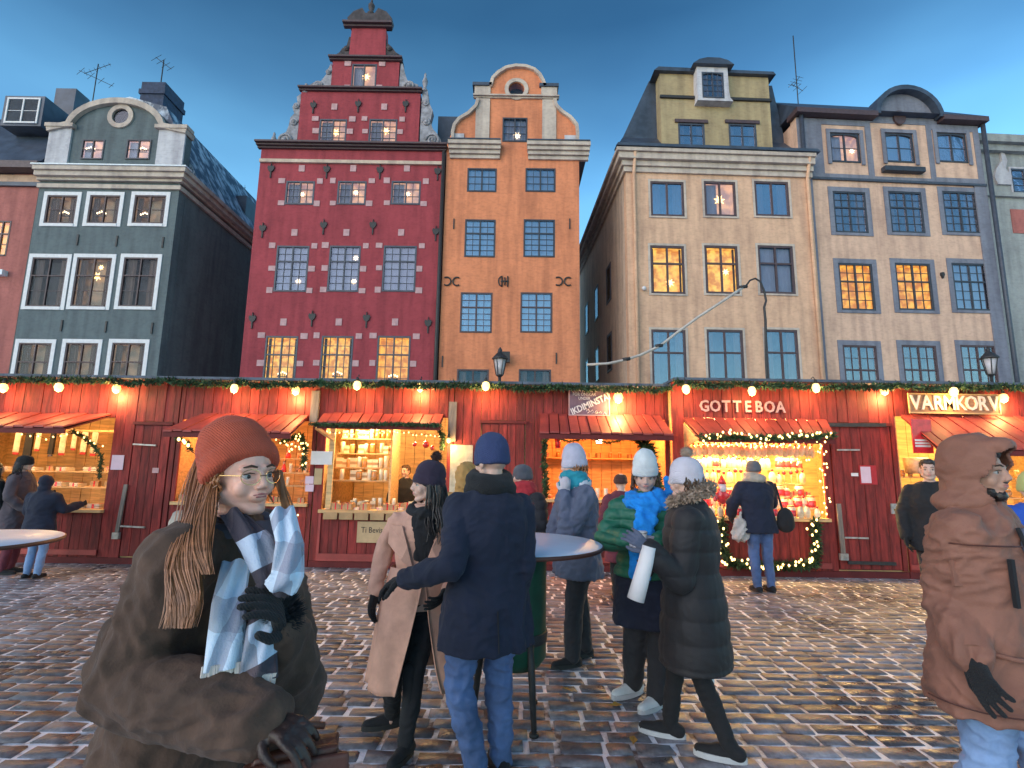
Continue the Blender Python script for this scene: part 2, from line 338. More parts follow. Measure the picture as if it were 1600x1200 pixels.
# ------------------------------------------------------------ houses
CURT = MB()
_n = 24
_vs = []
for i in range(_n + 1):
    x = i / _n; y = 0.5 + 0.5 * math.sin(i * 1.9) * (0.6 + 0.4 * math.sin(i * .7)); _vs += [(x, y, 0), (x, y, 1)]
CURT.add(_vs, [(2 * i, 2 * i + 2, 2 * i + 3, 2 * i + 1) for i in range(_n)], True)
CURT = CURT.mesh('curtain', M['curtain'])
def window(root, rc, grid=(2, 1, 3), transom=0.36, fm='frame_dark', fw=0.06, casing=None, cw=0.14, kind='sheer', gl='glass', arch=0.0, yf=0.0, cproud=0.03):
    """rc = outer rectangle of the frame (x0,x1,z0,z1); grid = panes across one leaf, rows above the transom, rows below"""
    x0, x1, z0, z1 = rc
    if casing:
        c = MB(); c.box(x0, x0 + cw, yf - cproud, yf + .02, z0, z1); c.box(x1 - cw, x1, yf - cproud, yf + .02, z0, z1)
        c.box(x0 + cw, x1 - cw, yf - cproud, yf + .02, z1 - cw, z1); c.box(x0 + cw, x1 - cw, yf - cproud - .02, yf + .02, z0, z0 + cw * .8)
        x0 += cw; x1 -= cw; z1 -= cw; z0 += cw * .8
    b = MB(); ya, yb = yf - 0.012, yf + 0.07
    b.box(x0, x0 + fw, ya, yb, z0, z1); b.box(x1 - fw, x1, ya, yb, z0, z1)
    b.box(x0 + fw, x1 - fw, ya, yb, z1 - fw, z1); b.box(x0 + fw, x1 - fw, ya - .02, yb, z0, z0 + fw)
    X0, X1, Z0, Z1 = x0 + fw, x1 - fw, z0 + fw, z1 - fw; cx = (X0 + X1) / 2; mw = fw * 0.42
    b.box(cx - mw, cx + mw, ya + .004, yb, Z0, Z1)
    nc, nt_, nb = grid; bays = []
    if transom:
        zt = Z1 - (Z1 - Z0) * transom
        for (a, c_) in ((X0, cx - mw), (cx + mw, X1)): b.box(a, c_, ya + .008, yb, zt - mw, zt + mw)
        rows = [(zt + mw, Z1, nt_), (Z0, zt - mw, nb)]
    else: rows = [(Z0, Z1, nb)]
    th = 0.011 if nc > 1 or nb > 1 else 0.0
    pn = []
    for (a, c_) in ((X0, cx - mw), (cx + mw, X1)):
        for (za, zb, nr) in rows:
            for i in range(nc):
                for j in range(nr):
                    pn.append((a + (c_ - a) * i / nc, a + (c_ - a) * (i + 1) / nc, za + (zb - za) * j / nr, za + (zb - za) * (j + 1) / nr))
            for i in range(1, nc):
                xm = a + (c_ - a) * i / nc; b.box(xm - th, xm + th, ya + .02, yb - .02, za, zb)
            for j in range(1, nr):
                zm = za + (zb - za) * j / nr; b.box(a, c_, ya + .024, yb - .024, zm - th, zm + th)
    if arch:
        n = 8; w2 = (x1 - x0) / 2; mxx = (x0 + x1) / 2
        for s_ in (-1, 1):
            poly = [(mxx + s_ * w2 * math.sin(PI / 2 * k / n), z1 - arch * (1 - math.cos(PI / 2 * k / n))) for k in range(n + 1)]
            poly2 = [(p[0] - s_ * fw * .9 * k / n, p[1] - fw) for k, p in enumerate(poly)]
            ply = poly + poly2[::-1]
            b.prism(ply if s_ < 0 else ply[::-1], ya - .006, yb)
    W = b.build('window', M[fm], root)
    if casing: c.build('casing', M[casing], W)
    if kind in ('sheer', 'dark') and gl == 'glass': gl = 'glass'
    for (a, c_, za, zb) in pn:
        g_ = th
        inst('pane', UNIT, W, (a + g_, yf + .03, za + g_), (0, 0, 0), (c_ - a - 2 * g_, .006, zb - za - 2 * g_), M[gl])
    r = MB(); D = 0.38
    r.add([(X0, yf + D, Z0), (X1, yf + D, Z0), (X1, yf + D, Z1), (X0, yf + D, Z1), (X0 - .02, yf + .075, Z0 - .02), (X1 + .02, yf + .075, Z0 - .02), (X1 + .02, yf + .075, Z1 + .02), (X0 - .02, yf + .075, Z1 + .02)],
          [(0, 1, 2, 3), (4, 5, 1, 0), (5, 6, 2, 1), (6, 7, 3, 2), (7, 4, 0, 3)])
    rm = {'sheer': 'room_dark', 'dark': 'room_dark', 'dim': 'room_dim', 'warm': 'room_warm', 'gold': 'room_gold', 'pale': 'room_pale'}[kind]
    r.build('interior', M[rm], W)
    w_, h_ = X1 - X0, Z1 - Z0
    if kind == 'sheer': inst('curtain', CURT, W, (X0, yf + .12, Z0), (0, 0, 0), (w_, .04, h_))
    elif kind in ('dark', 'dim', 'warm'):
        k = random.uniform(.18, .3) if kind != 'warm' else random.uniform(.06, .10)
        inst('curtain', CURT, W, (X0, yf + .12, Z0), (0, 0, 0), (w_ * k, .05, h_), M['curtain_warm'])
        inst('curtain', CURT, W, (X1 - w_ * k, yf + .12, Z0), (0, 0, 0), (w_ * k, .05, h_), M['curtain_warm'])
    elif kind == 'pale': inst('curtain', CURT, W, (X0, yf + .12, Z0), (0, 0, 0), (w_ * .42, .04, h_))
    return W
def hole(rc, cas=0.0, e=0.012):
    x0, x1, z0, z1 = rc; e = e if not cas else cas * 0.6
    return [(x0 + e, z0 + e), (x1 - e, z0 + e), (x1 - e, z1 - e), (x0 + e, z1 - e)]
def star(F, px, py, size, label, group=None, off=0.10, m='star'):
    b = MB(); n = 7; pts = []
    for k in range(2 * n):
        r = size if k % 2 == 0 else size * .45; t = PI * k / n + .2; pts.append((r * math.cos(t), r * math.sin(t)))
    vs = [(p[0], 0, p[1]) for p in pts] + [(0, -size * .3, 0), (0, size * .3, 0)]; fs = []
    for k in range(2 * n):
        k2 = (k + 1) % (2 * n); fs.append((k, k2, 2 * n)); fs.append((k2, k, 2 * n + 1))
    b.add(vs, fs); o = b.build('window_star', M[m]); o.location = F.W(px, py, off); return tag(o, label, 'star lamp', group)
def candle_arch(F, px, py, wdt, label, group=None, off=.10):
    """a stepped electric candle holder"""
    e = empty('candle_arch', F.W(px, py, off), F.a, label, 'candle lamp', group)
    b = MB(); b.box(-wdt / 2, wdt / 2, -.02, .02, -.03, 0)
    for i in range(5):
        x = (i - 2) * wdt / 5; h = wdt * (.35 - .09 * abs(i - 2)); b.box(x - .008, x + .008, -.01, .01, 0, h)
    b.build('holder', M['iron'], e)
    for i in range(5):
        x = (i - 2) * wdt / 5; h = wdt * (.35 - .09 * abs(i - 2)); f = MB(); f.ball((x, 0, h + .03), .028, 6, 1.5); f.build('bulb', M['star_white'], e)
    return e
def house(name, F, label):
    return empty(name, F.o, F.a, label, 'house')
def walls(root, F, outer, holes, m, depth=0.40, y0=0.0, name='wall'):
    return MB().prism(outer, y0, y0 + depth, holes).build(name, M[m], root)
def cornice(root, x0, x1, z0, z1, proj, m, steps=3, yb=0.0, name='cornice', side=0):
    b = MB(); h = (z1 - z0) / steps
    for i in range(steps):
        p = proj * (i + 1) / steps
        xa = x0 - (p if side else .02 * (i + 1)); xb = x1 + (p if side else .02 * (i + 1))
        b.box(xa, xb, yb - p, yb + .05, z0 + h * i, z0 + h * (i + 1) - (.012 if i < steps - 1 else 0))
    return b.build(name, M[m], root)
def roof_prof(root, prof, y0, y1, m='roof', name='roof'):
    return MB().prism(prof, y0, y1).build(name, M[m], root)

# ===== green-grey house
F = Face(20, 0, 4); H = house('grey_green_house', F, 'dark grey-green house with white window frames and a round-arched gable')
P = F.L
xl = (P(5, 590)[0] + P(72, 280)[0]) / 2; xr = (P(245, 593)[0] + P(279, 300)[0]) / 2
zc0 = P(180, 296)[1]; zc1 = P(180, 257)[1]
rows = [((18, 82), (92, 155), (165, 229), 530, 622), ((40, 107), (110, 177), (184, 249), 397, 484), ((66, 125), (133, 192), (203, 264), 300, 354)]
holes = []; wins = []
kinds = [['dim', 'dim', 'dim'], ['dark', 'dim', 'dark'], ['dim', 'dim', 'dim']]
for r_, row in enumerate(rows):
    for c_ in range(3):
        rc = F.rect(row[c_][0], row[3], row[c_][1], row[4]); holes.append(hole(rc, .12)); wins.append((rc, kinds[r_][c_], r_))
walls(H, F, [(xl, 0), (xr, 0), (xr, zc0), (xl, zc0)], holes, 'plaster_green')
for rc, k, r_ in wins:
    window(H, rc, (1, 1, 2) if r_ < 2 else (1, 1, 2), .36 if r_ < 2 else None, 'frame_brown', .055, 'frame_white', .15, k, 'glass_clear')
body = MB(); DD = 13.0
body.box(xl + .002, xr - .002, .42, DD, 0, zc0 - .01)
body.build('side_wall', M['plaster_green'], H)
# cornice wrapping the corner
b = MB()
for i, (p, za, zb) in enumerate([(.10, 0, .18), (.16, .30, .42), (.32, .42, .62), (.42, .62, .80)]):
    b.box(xl - .05, xr + p, -p, DD, zc0 + za, zc0 + zb - .01)
hc = .80
b.build('cornice', M['plaster_cream'], H)
MB().box(xl, xr + .01, -.01, DD - .1, zc0 + .17, zc0 + .31).build('frieze', M['plaster_green'], H)
MB().box(xl - .1, xr + .46, -.47, -.05, zc0 + hc + .002, zc0 + hc + .05).build('ledge_snow', M['snow'], H)
zt = zc0 + hc
# arched gable
xa0, xa1 = P(97, 250)[0], P(253, 250)[0]; cxa = (xa0 + xa1) / 2; ztop = P(183, 156)[1]; zb_ = P(183, 198)[1]
g0x, g1x = P(76, 230)[0], P(288, 230)[0]; zsh = P(95, 200)[1]
n = 20; arc = [(cxa + (xa1 - xa0) / 2 * math.cos(PI * k / n), zsh + (ztop - zsh) * math.sin(PI * k / n)) for k in range(n + 1)]
outer = [(g0x, zt), (g1x, zt), (g1x, zsh)] + arc + [(g0x, zsh)]
rw = [F.rect(127, 218, 162, 249), F.rect(197, 218, 235, 249)]; rcx, rcz = P(189, 182); rr_ = abs(P(207, 182)[0] - rcx)
circ = lambda r, k=20: [(rcx + r * math.cos(2 * PI * i / k), rcz + r * math.sin(2 * PI * i / k)) for i in range(k)]
walls(H, F, outer, [hole(r_) for r_ in rw] + [circ(rr_ * .8)], 'plaster_green', .4, .02, 'gable')
for r_ in rw: window(H, r_, (1, 1, 2), None, 'frame_dark', .05, None, .1, 'pale', 'glass_dull')
MB().prism(circ(rr_ * 1.12), -.05, .05, [circ(rr_ * .72)]).build('round_window_frame', M['plaster_cream'], H)
MB().prism(circ(rr_ * .74), .03, .05).build('round_pane', M['glass_dull'], H)
MB().prism(circ(rr_ * .85), .30, .32).build('round_window_back', M['room_dark'], H)
MB().ribbon([(g1x + .12, zsh)] + [(p[0], p[1]) for p in arc][1:-1] + [(g0x - .12, zsh)], .24, -.16, .42, 1).build('gable_moulding', M['plaster_cream'], H)
for (a, c_) in ((g0x - .02, P(110, 230)[0]), (P(247, 230)[0], g1x + .02)):
    MB().box(a, c_, -.06, .018, zt + .01, zsh - .05).build('pilaster', M['plaster_white'], H)
    MB().box(a - .12, c_ + .12, -.2, .3, zsh - .04, zsh + .12).build('pilaster_cap', M['plaster_cream'], H)
# mansard roof running back
zr1 = P(290, 190)[1] + .3
roof_prof(H, [(xl - .1, zt + .02), (xr + .38, zt + .02), (xr - 1.3, zr1 + .7), (cxa, zr1 + 1.15), (xl + 1.2, zr1 + .7)], .45, DD, 'roof_snow')
for yd in (5.0, 8.2):
    MB().box(xr - .9, xr + .05, yd, yd + 1.0, zt + .5, zt + 1.7).build('dormer', M['roof'], H)
ch = MB(); c0_, c1_ = P(219, 150, 1.6)[0], P(256, 150, 1.6)[0]; ch.box(c0_, c1_, 1.6, 3.0, zt + .3, P(240, 128, 1.6)[1]); ch.box(c0_ - .06, c1_ + .06, 1.54, 3.06, P(240, 147, 1.6)[1], P(240, 140, 1.6)[1])
ch.build('chimney', mat('chimney_blue', (0.03, 0.045, 0.09), .8, .3, 6), H)
for (px, py) in ((122, 374), (183, 376), (255, 378), (97, 508), (166, 510), (238, 512)):
    x, z = P(px, py); MB().box(x - .03, x + .03, -.04, -.001, z - .25, z + .2).build('wall_anchor', M['iron'], H)
for (px, py, l) in ((232, 336, 'left'), ): pass
for i, (px, py, nm) in enumerate([(100, 337, 'left window of the top row'), (158, 337, 'middle window of the top row'), (226, 339, 'right window of the top row'),
                                  (141, 236, 'left attic window'), (222, 237, 'right attic window')]):
    candle_arch(F, px, py, .42, 'small electric candle arch in the %s of the grey-green house' % nm)
star(F, 152, 432, .20, 'large warm glowing lamp in the middle window of the grey-green house', off=.14)
star(F, 158, 418, .13, 'smaller warm lamp hanging above a glowing lamp in the grey-green house')

# ===== rose house at the left edge
F2 = Face(20.4, 0, -330); H2 = house('rose_house', F2, 'rose plastered house with a dark mansard roof at the left edge'); P2 = F2.L
x1_ = P2(3, 590)[0] - .0; x1_ = P(5, 590)[0] + F.o.x - F2.o.x - .05; x0_ = P2(-330, 600)[0]; ze = P2(40, 262)[1]
pre = F2.rect(-12, 345, 14, 400); pr2 = F2.rect(-12, 250, 22, 288); pr3 = F2.rect(-110, 345, -70, 400)
walls(H2, F2, [(x0_, 0), (x1_, 0), (x1_, ze), (x0_, ze)], [hole(pre), hole(pr2), hole(pr3)], 'plaster_rose')
window(H2, pre, (1, 1, 2), .36, 'frame_brown', .06, None, .1, 'gold', 'glass_dull'); window(H2, pr2, (1, 1, 2), None, 'frame_dark', .06, None, .1, 'sheer'); window(H2, pr3, (1, 1, 2), .36, 'frame_brown', .06, None, .1, 'dark')
MB().box(x0_, x1_, -.12, -.001, P2(20, 292)[1], P2(20, 286)[1]).build('string_course', M['roof'], H2)
MB().box(x0_, x1_ - .01, -.04, -.002, P2(20, 285)[1], ze - .35).build('upper_wall', M['plaster_pink'], H2)
MB().box(x0_, P2(12, 430)[0], -.25, -.001, P2(0, 432)[1], P2(0, 424)[1]).build('ledge_snow', M['snow'], H2)
MB().box(x0_, x1_ + .1, -.55, .3, ze - .3, ze).build('eave', M['frame_brown'], H2)
zr_ = P2(40, 150)[1]
roof2 = MB(); roof2.add([(x0_, -.5, ze + .01), (x1_ + .2, -.5, ze + .01), (x1_ + .2, 1.6, zr_), (x0_, 1.6, zr_), (x0_, 9, ze + .01), (x1_ + .2, 9, ze + .01)], [(0, 1, 2, 3), (3, 2, 5, 4), (1, 5, 2), (0, 3, 4), (0, 4, 5, 1)])
roof2.build('roof', M['roof'], H2)
d0, d1, dz0, dz1 = F2.rect(8, 152, 60, 192, -.1)
MB().prism([(d0 - .15, dz0 - .1), (d1 + .15, dz0 - .1), (d1 + .15, dz1 + .1), (d0 - .15, dz1 + .1)], -.05, 1.2, []).build('dormer', M['roof'], H2)
window(H2, (d0, d1, dz0, dz1), (1, 1, 2), None, 'frame_white', .07, None, .1, 'pale', 'glass', yf=-.08)
ch2 = MB(); ch2.box(P2(84, 160, 2)[0], P2(116, 160, 2)[0], 2, 2.8, zr_ - .5, P2(100, 138, 2)[1]); ch2.build('chimney', M['roof'], H2)
MB().box(x1_ - .02, x1_ + .12, -.16, -.02, 0, ze - .3).build('downpipe', M['iron'], H2)

# ===== red stepped-gable house
F = Face(20, 0, 369); H = house('red_gable_house', F, 'tall dark red house with ornate stone scroll gable and lit lower windows'); P = F.L
xl = (P(369, 593)[0] + P(410, 262)[0]) / 2; xr = (P(683, 590)[0] + P(693, 245)[0]) / 2
zt = P(555, 233)[1]; zb = P(555, 254)[1]
rows = [((412, 463), (500, 550), (588, 640), 525, 612), ((430, 481), (513, 562), (598, 650), 384, 456), ((446, 491), (527, 572), (611, 657), 283, 320)]
kinds = [['warm', 'warm', 'gold'], ['sheer', 'sheer', 'sheer'], ['pale', 'pale', 'pale']]
holes = []; wins = []
for r_, row in enumerate(rows):
    for c_ in range(3):
        rc = F.rect(row[c_][0], row[3], row[c_][1], row[4]); holes.append(hole(rc)); wins.append((rc, kinds[r_][c_], r_))
walls(H, F, [(xl, 0), (xr, 0), (xr, zt), (xl, zt)], holes, 'plaster_red')
MB().box(xl + .002, xr - .002, .42, 12, 0, zt - .4).build('side_wall', M['plaster_red'], H)
def quoins(root, rc, n, above=True, m='quoin', s=.26):
    x0, x1, z0, z1 = rc
    for k in range(n):
        z = z0 + (z1 - z0) * (k / (n - 1) if n > 1 else 0) - (.0 if k else -.05)
        for sd in (-1, 1):
            x = (x0 - s * 1.02 if sd < 0 else x1 + .02) - (0.04 if k == n - 1 else 0) * -sd * 1.5
            wd = s * random.uniform(.85, 1.1); MB().box(x, x + wd, -.022, -.001, z - .10 + random.uniform(-.02, .02), z + .12 + random.uniform(-.02, .02)).build('quoin_block', M[m], root)
    if above:
        x = (x0 + x1) / 2; MB().box(x - .12, x + .12, -.024, -.001, z1 + .42, z1 + .70).build('quoin_block', M[m], root)
for rc, k, r_ in wins:
    g_ = ((2, 2, 3) if r_ == 0 else (2, 2, 4)) if r_ < 2 else (2, 1, 3)
    window(H, rc, g_, .33 if r_ < 2 else None, 'frame_blue', .065, None, .1, k, 'glass_clear' if k in ('warm', 'gold') else 'glass_clear' if k == 'pale' else 'glass_left')
    quoins(H, rc, 3 if r_ < 2 else 2)
cornice(H, xl - .10, xr + .05, zt - .06, zt + .16, .34, 'frame_brown', 3, 0)
MB().box(xl, xr, -.10, -.001, zb - .08, zb + .06).build('string_course', M['plaster_brown'], H)
def anchor(root, px, py, s=1.0):
    x, z = P(px, py); b = MB()
    b.prism([(x - .17 * s, z + .05 * s), (x - .12 * s, z - .10 * s), (x, z - .20 * s), (x + .12 * s, z - .10 * s), (x + .17 * s, z + .05 * s), (x + .12 * s, z + .16 * s), (x + .03 * s, z + .10 * s), (x, z + .30 * s), (x - .03 * s, z + .10 * s), (x - .12 * s, z + .16 * s)], -.06, -.002)
    b.prism([(x - .02, z - .48 * s), (x + .02, z - .48 * s), (x + .03, z - .15 * s), (x - .03, z - .15 * s)], -.05, -.003)
    b.build('wall_anchor', M['iron'], root)
for px, py in ((411, 357), (506, 352), (583, 352), (681, 362), (395, 498), (488, 495), (573, 497), (669, 505), (424, 264), (511, 265), (594, 266), (684, 268)): anchor(H, px, py, .85)
zg1 = P(560, 144)[1]; zg2 = P(575, 96)[1]; zg3 = P(577, 44)[1]
A0, A1 = (P(463, 228)[0] + P(471, 146)[0]) / 2, (P(653, 228)[0] + P(657, 146)[0]) / 2
rg = [F.rect(498, 186, 541, 231), F.rect(576, 186, 620, 231)]
for r_ in range(2): rg[r_] = (rg[r_][0], rg[r_][1], zt + .2, rg[r_][3])
walls(H, F, [(A0, zt + .162), (A1, zt + .162), (A1, zg1), (A0, zg1)], [hole(r_) for r_ in rg], 'plaster_red', .4, .01, 'gable')
for r_ in rg: window(H, r_, (2, 1, 4), None, 'frame_blue', .06, None, .1, 'pale', 'glass_clear', yf=.01); quoins(H, r_, 3)
cornice(H, A0 - .05, A1 + .05, zg1, zg1 + .14, .22, 'frame_brown', 2, .01)
B0, B1 = (P(515, 140)[0] + P(521, 98)[0]) / 2, (P(621, 140)[0] + P(625, 98)[0]) / 2
rt = F.rect(549, 100, 588, 141); rt = (rt[0], rt[1], zg1 + .17, rt[3])
walls(H, F, [(B0, zg1 + .142), (B1, zg1 + .142), (B1, zg2), (B0, zg2)], [hole(rt)], 'plaster_red', .4, .01, 'gable')
window(H, rt, (1, 1, 1), None, 'frame_blue', .06, None, .1, 'pale', 'glass_clear', yf=.01); quoins(H, rt, 2, False)
cornice(H, B0 - .1, B1 + .1, zg2, zg2 + .14, .22, 'frame_brown', 2, .01)
G0, G1 = P(545, 80)[0], P(603, 80)[0]
walls(H, F, [(G0, zg2 + .142), (G1, zg2 + .142), (G1 - .06, zg3), (G0 + .06, zg3)], [], 'plaster_red', .4, .01, 'gable')
cornice(H, G0 - .25, G1 + .2, zg3, zg3 + .18, .25, 'frame_brown', 2, .01)
mid = (G0 + G1) / 2 + .02
M['stone_dark'] = mat('stone_dark', (.06, .05, .055), .85, .35, 5, .5, 18)  # same stone, with the dark silhouette of the gable top put into its colour
crown = [(-.78, 0), (.78, 0), (.84, .22), (.62, .48), (.30, .62), (.18, .42), (-.18, .42), (-.30, .62), (-.62, .48), (-.84, .22)]
MB().prism([(mid + a * 1.15, zg3 + .182 + b_ * 1.25) for a, b_ in crown], -.05, .35).build('crown_scroll', M['stone_dark'], H)
fin = MB(); fin.lathe([(.10, 0), (.17, .1), (.06, .22), (.13, .36), (.15, .5), (.05, .66), (.03, .95), (.01, 1.15)], (mid, .12, zg3 + .72), 8); fin.build('finial', M['stone_dark'], H)
def scroll(pxs, m='stone', yc=.05, th=.34, curls=()):
    pts = [P(*p) for p in pxs]
    ar = sum(pts[i][0] * pts[(i + 1) % len(pts)][1] - pts[(i + 1) % len(pts)][0] * pts[i][1] for i in range(len(pts)))
    if ar < 0: pts = pts[::-1]
    b = MB(); b.prism(pts, yc, yc + th)
    for (cx, cz, r0, d) in curls:
        c = P(cx, cz); sp = []
        for k in range(22):
            t = k / 21 * 3.6 * PI; rr = r0 * (1 - .8 * k / 21); sp.append((c[0] + d * rr * math.cos(t), yc - .02, c[1] + rr * math.sin(t)))
        b.tube(sp, .05, 6); b.ball((c[0], yc - .03, c[1]), .09, 8)
    b.build('stone_scroll', M[m], H)
scroll([(462, 229), (430, 229), (431, 219), (437, 209), (446, 205), (450, 196), (453, 182), (459, 176), (456, 166), (459, 160), (464, 160), (463, 150), (469, 145), (470, 160), (465, 200)], curls=[(444, 218, .3, 1), (459, 190, .16, 1), (463, 165, .12, 1)])
scroll([(655, 229), (690, 229), (688, 216), (682, 207), (676, 200), (672, 187), (676, 172), (670, 158), (668, 140), (660, 138), (658, 170), (656, 200)], curls=[(676, 218, .3, -1), (666, 190, .16, -1), (665, 160, .14, -1)])
scroll([(515, 141), (484, 141), (482, 132), (490, 127), (501, 125), (508, 116), (512, 106), (517, 97), (519, 110)], curls=[(496, 133, .2, 1), (513, 112, .1, 1)])
scroll([(623, 141), (652, 141), (653, 131), (645, 128), (636, 124), (632, 112), (629, 98), (626, 98), (624, 120)], curls=[(640, 133, .2, -1)])
scroll([(545, 95), (518, 95), (521, 86), (530, 80), (534, 74), (541, 70), (545, 56), (548, 56)], 'stone_dark', curls=[(532, 88, .16, 1), (541, 75, .1, 1)])
scroll([(603, 95), (629, 95), (627, 86), (618, 80), (612, 72), (605, 66), (602, 56)], 'stone_dark', curls=[(616, 88, .16, -1), (608, 75, .1, -1)])
for (px, py, h, r) in ((425, 230, .75, .12), (476, 144, .5, .13), (663, 141, .9, .12)):
    x, z = P(px, py); f = MB(); f.lathe([(r, 0), (r * 1.2, .05), (r * .5, h * .2), (r * .9, h * .4), (r, h * .55), (r * .35, h * .8), (r * .5, h * .88), (.01, h)], (x, .1, z), 8); f.build('urn', M['stone'], H)
for px, py in ((490, 165), (560, 163), (634, 163)): anchor(H, px, py, .8)
roof_prof(H, [(xl, zt - .39), (xr, zt - .39), ((A0 + A1) / 2 + 1.3, zg1 + 1.0), ((A0 + A1) / 2 - 1.3, zg1 + 1.0)], .45, 12)
ch = MB(); a0 = P(684, 200, 1.2)[0]; a1 = P(722, 200, 1.2)[0]; ch.box(a0, a1, 1.2, 2.6, zt - .5, P(700, 182, 1.2)[1]); ch.build('chimney', M['roof'], H)
xp = xr - .02; MB().tube([(xp, -.10, 0), (xp, -.10, zt - .1)], .075, 8).build('downpipe', M['iron'], H)
S_ = [(460, 302, 'left window of the third row'), (558, 298, 'middle window of the third row'), (643, 301, 'right window of the third row')]
for px, py, nm in [(525, 207, 'left gable'), (603, 205, 'right gable'), (572, 120, 'topmost gable'), (472, 304, 'left third-row'), (556, 301, 'middle third-row'), (637, 303, 'right third-row'), (466, 440, 'left second-row'), (553, 440, 'middle second-row')]:
    star(F, px, py, .13 if 'row' in nm else .19, 'bright paper star hanging in the %s window of the dark red house' % nm, m='star' if 'gable' in nm else 'star_white')
star(F, 556, 403, .12, 'small upper star in the middle second-row window of the dark red house', m='star_white')
for px, py, nm in [(441, 588, 'left'), (527, 588, 'middle'), (614, 592, 'right')]:
    candle_arch(F, px, py, .4, 'electric candle arch low in the %s bottom window of the dark red house' % nm)

# ===== orange house
F = Face(20, 0, 684); H = house('orange_house', F, 'narrow orange house with curved cream-edged gable and round attic window'); P = F.L
xl = xp + .10 + (bpy.data.objects['red_gable_house'].location.x - F.o.x); xr = (P(905, 590)[0] + P(906, 250)[0]) / 2
rows = [((713, 763), (810, 861), 577, 660), ((719, 769), (813, 863), 457, 520), ((726, 774), (818, 867), 343, 402), ((730, 776), (821, 868), 263, 300)]
zt = P(810, 229)[1]; z0c = P(810, 250)[1]
holes = []; wins = []
for r_, row in enumerate(rows):
    for c_ in range(2):
        rc = F.rect(row[c_][0], row[2], row[c_][1], row[3]); holes.append(hole(rc)); wins.append((rc, r_, c_))
gw = F.rect(785, 184, 824, 222)
# gable outline (right side then left side)
gpx = [(908, 228), (907, 209), (903, 196), (893, 184), (880, 175), (871, 166), (869, 156), (869, 136), (854, 136), (851, 128), (845, 117), (836, 109), (822, 104), (806, 103), (790, 106), (777, 114), (768, 123), (764, 136), (743, 136), (745, 156), (742, 166), (731, 177), (716, 186), (708, 196), (705, 209), (706, 228)]
gp = [P(*p) for p in gpx]; gp = [(min(max(p[0], xl), xr), p[1]) for p in gp]
rcx, rcz = P(807, 140); rr_ = P(822, 140)[0] - rcx
outer = [(xl, 0), (xr, 0), (xr, zt)] + gp[1:-1] + [(xl, zt)]
walls(H, F, outer, holes + [hole(gw), circ(rr_ * .8)], 'plaster_orange')
MB().box(xl + .002, xr - .002, .42, 12, 0, z0c).build('side_wall', M['plaster_orange'], H)
for rc, r_, c_ in wins:
    window(H, rc, (2, 2, 4) if r_ in (1, 2) else ((2, 1, 3) if r_ == 3 else (1, 1, 2)), .36 if r_ in (1, 2) else None, 'frame_dark' if r_ > 1 else 'frame_brown', .06, None, .1, 'sheer' if r_ else 'dark', 'glass' if r_ else 'glass_dull')
window(H, gw, (2, 1, 3), None, 'frame_dark', .06, None, .1, 'sheer', 'glass_dull')
MB().prism(circ(rr_ * 1.25), -.06, .05, [circ(rr_ * .85)]).build('round_window_frame', M['plaster_cream'], H)
MB().prism(circ(rr_ * .87), .02, .035).build('round_pane', M['glass_dull'], H)
MB().prism(circ(rr_ * .95), .36, .38).build('round_window_back', M['room_dark'], H)
for q0, q1 in ((0, 7), (8, 18), (19, 26)): MB().ribbon(gp[q0:q1], .13, -.14, .42, 1).build('gable_moulding', M['plaster_cream'], H)
zl = P(806, 155)[1]
for (a, c_) in ((743, 765), (847, 869)):
    MB().box(P(a, 190)[0], P(c_, 190)[0], -.05, -.002, zt + .17, zl - .02).build('pilaster', M['plaster_cream'], H)
    MB().box(P(a, 146)[0] - .04, P(c_, 146)[0] + .04, -.07, -.003, zl + .14, P(806, 137)[1]).build('shoulder_block', M['plaster_cream'], H)
    MB().box(P(a, 137)[0] - .12, P(c_, 137)[0] + .10, -.14, .42, P(806, 137)[1] + .003, P(806, 134)[1] + .05).build('coping', M['roof'], H)
cornice(H, P(741, 155)[0], P(872, 155)[0], zl, zl + .12, .16, 'plaster_cream', 2)
for (a, c_) in ((706, 725), (882, 907)):
    MB().box(max(P(a, 218)[0], xl), min(P(c_, 218)[0], xr), -.05, -.002, zt + .17, P(806, 211)[1]).build('corner_block', M['plaster_white'], H)
for (a, c_) in ((704, 780), (826, 918)):
    x0q, x1q = max(P(a, 240)[0], xl - .05), P(c_, 240)[0]
    cornice(H, x0q, x1q, z0c, zt + .04, .38, 'plaster_cream', 4)
    MB().box(x0q - .06, x1q + .06, -.42, -.01, zt + .045, zt + .09).build('cornice_flashing', M['roof'], H)
MB().box(xr + .03, xr + .30, .06, 12, z0c + .1, zt + .05).build('side_eave', M['roof'], H)
roof_prof(H, [(xl, z0c + .01), (xr - .01, z0c + .01), (P(845, 140)[0], P(806, 120)[1]), (P(770, 140)[0], P(806, 120)[1])], .45, 12)
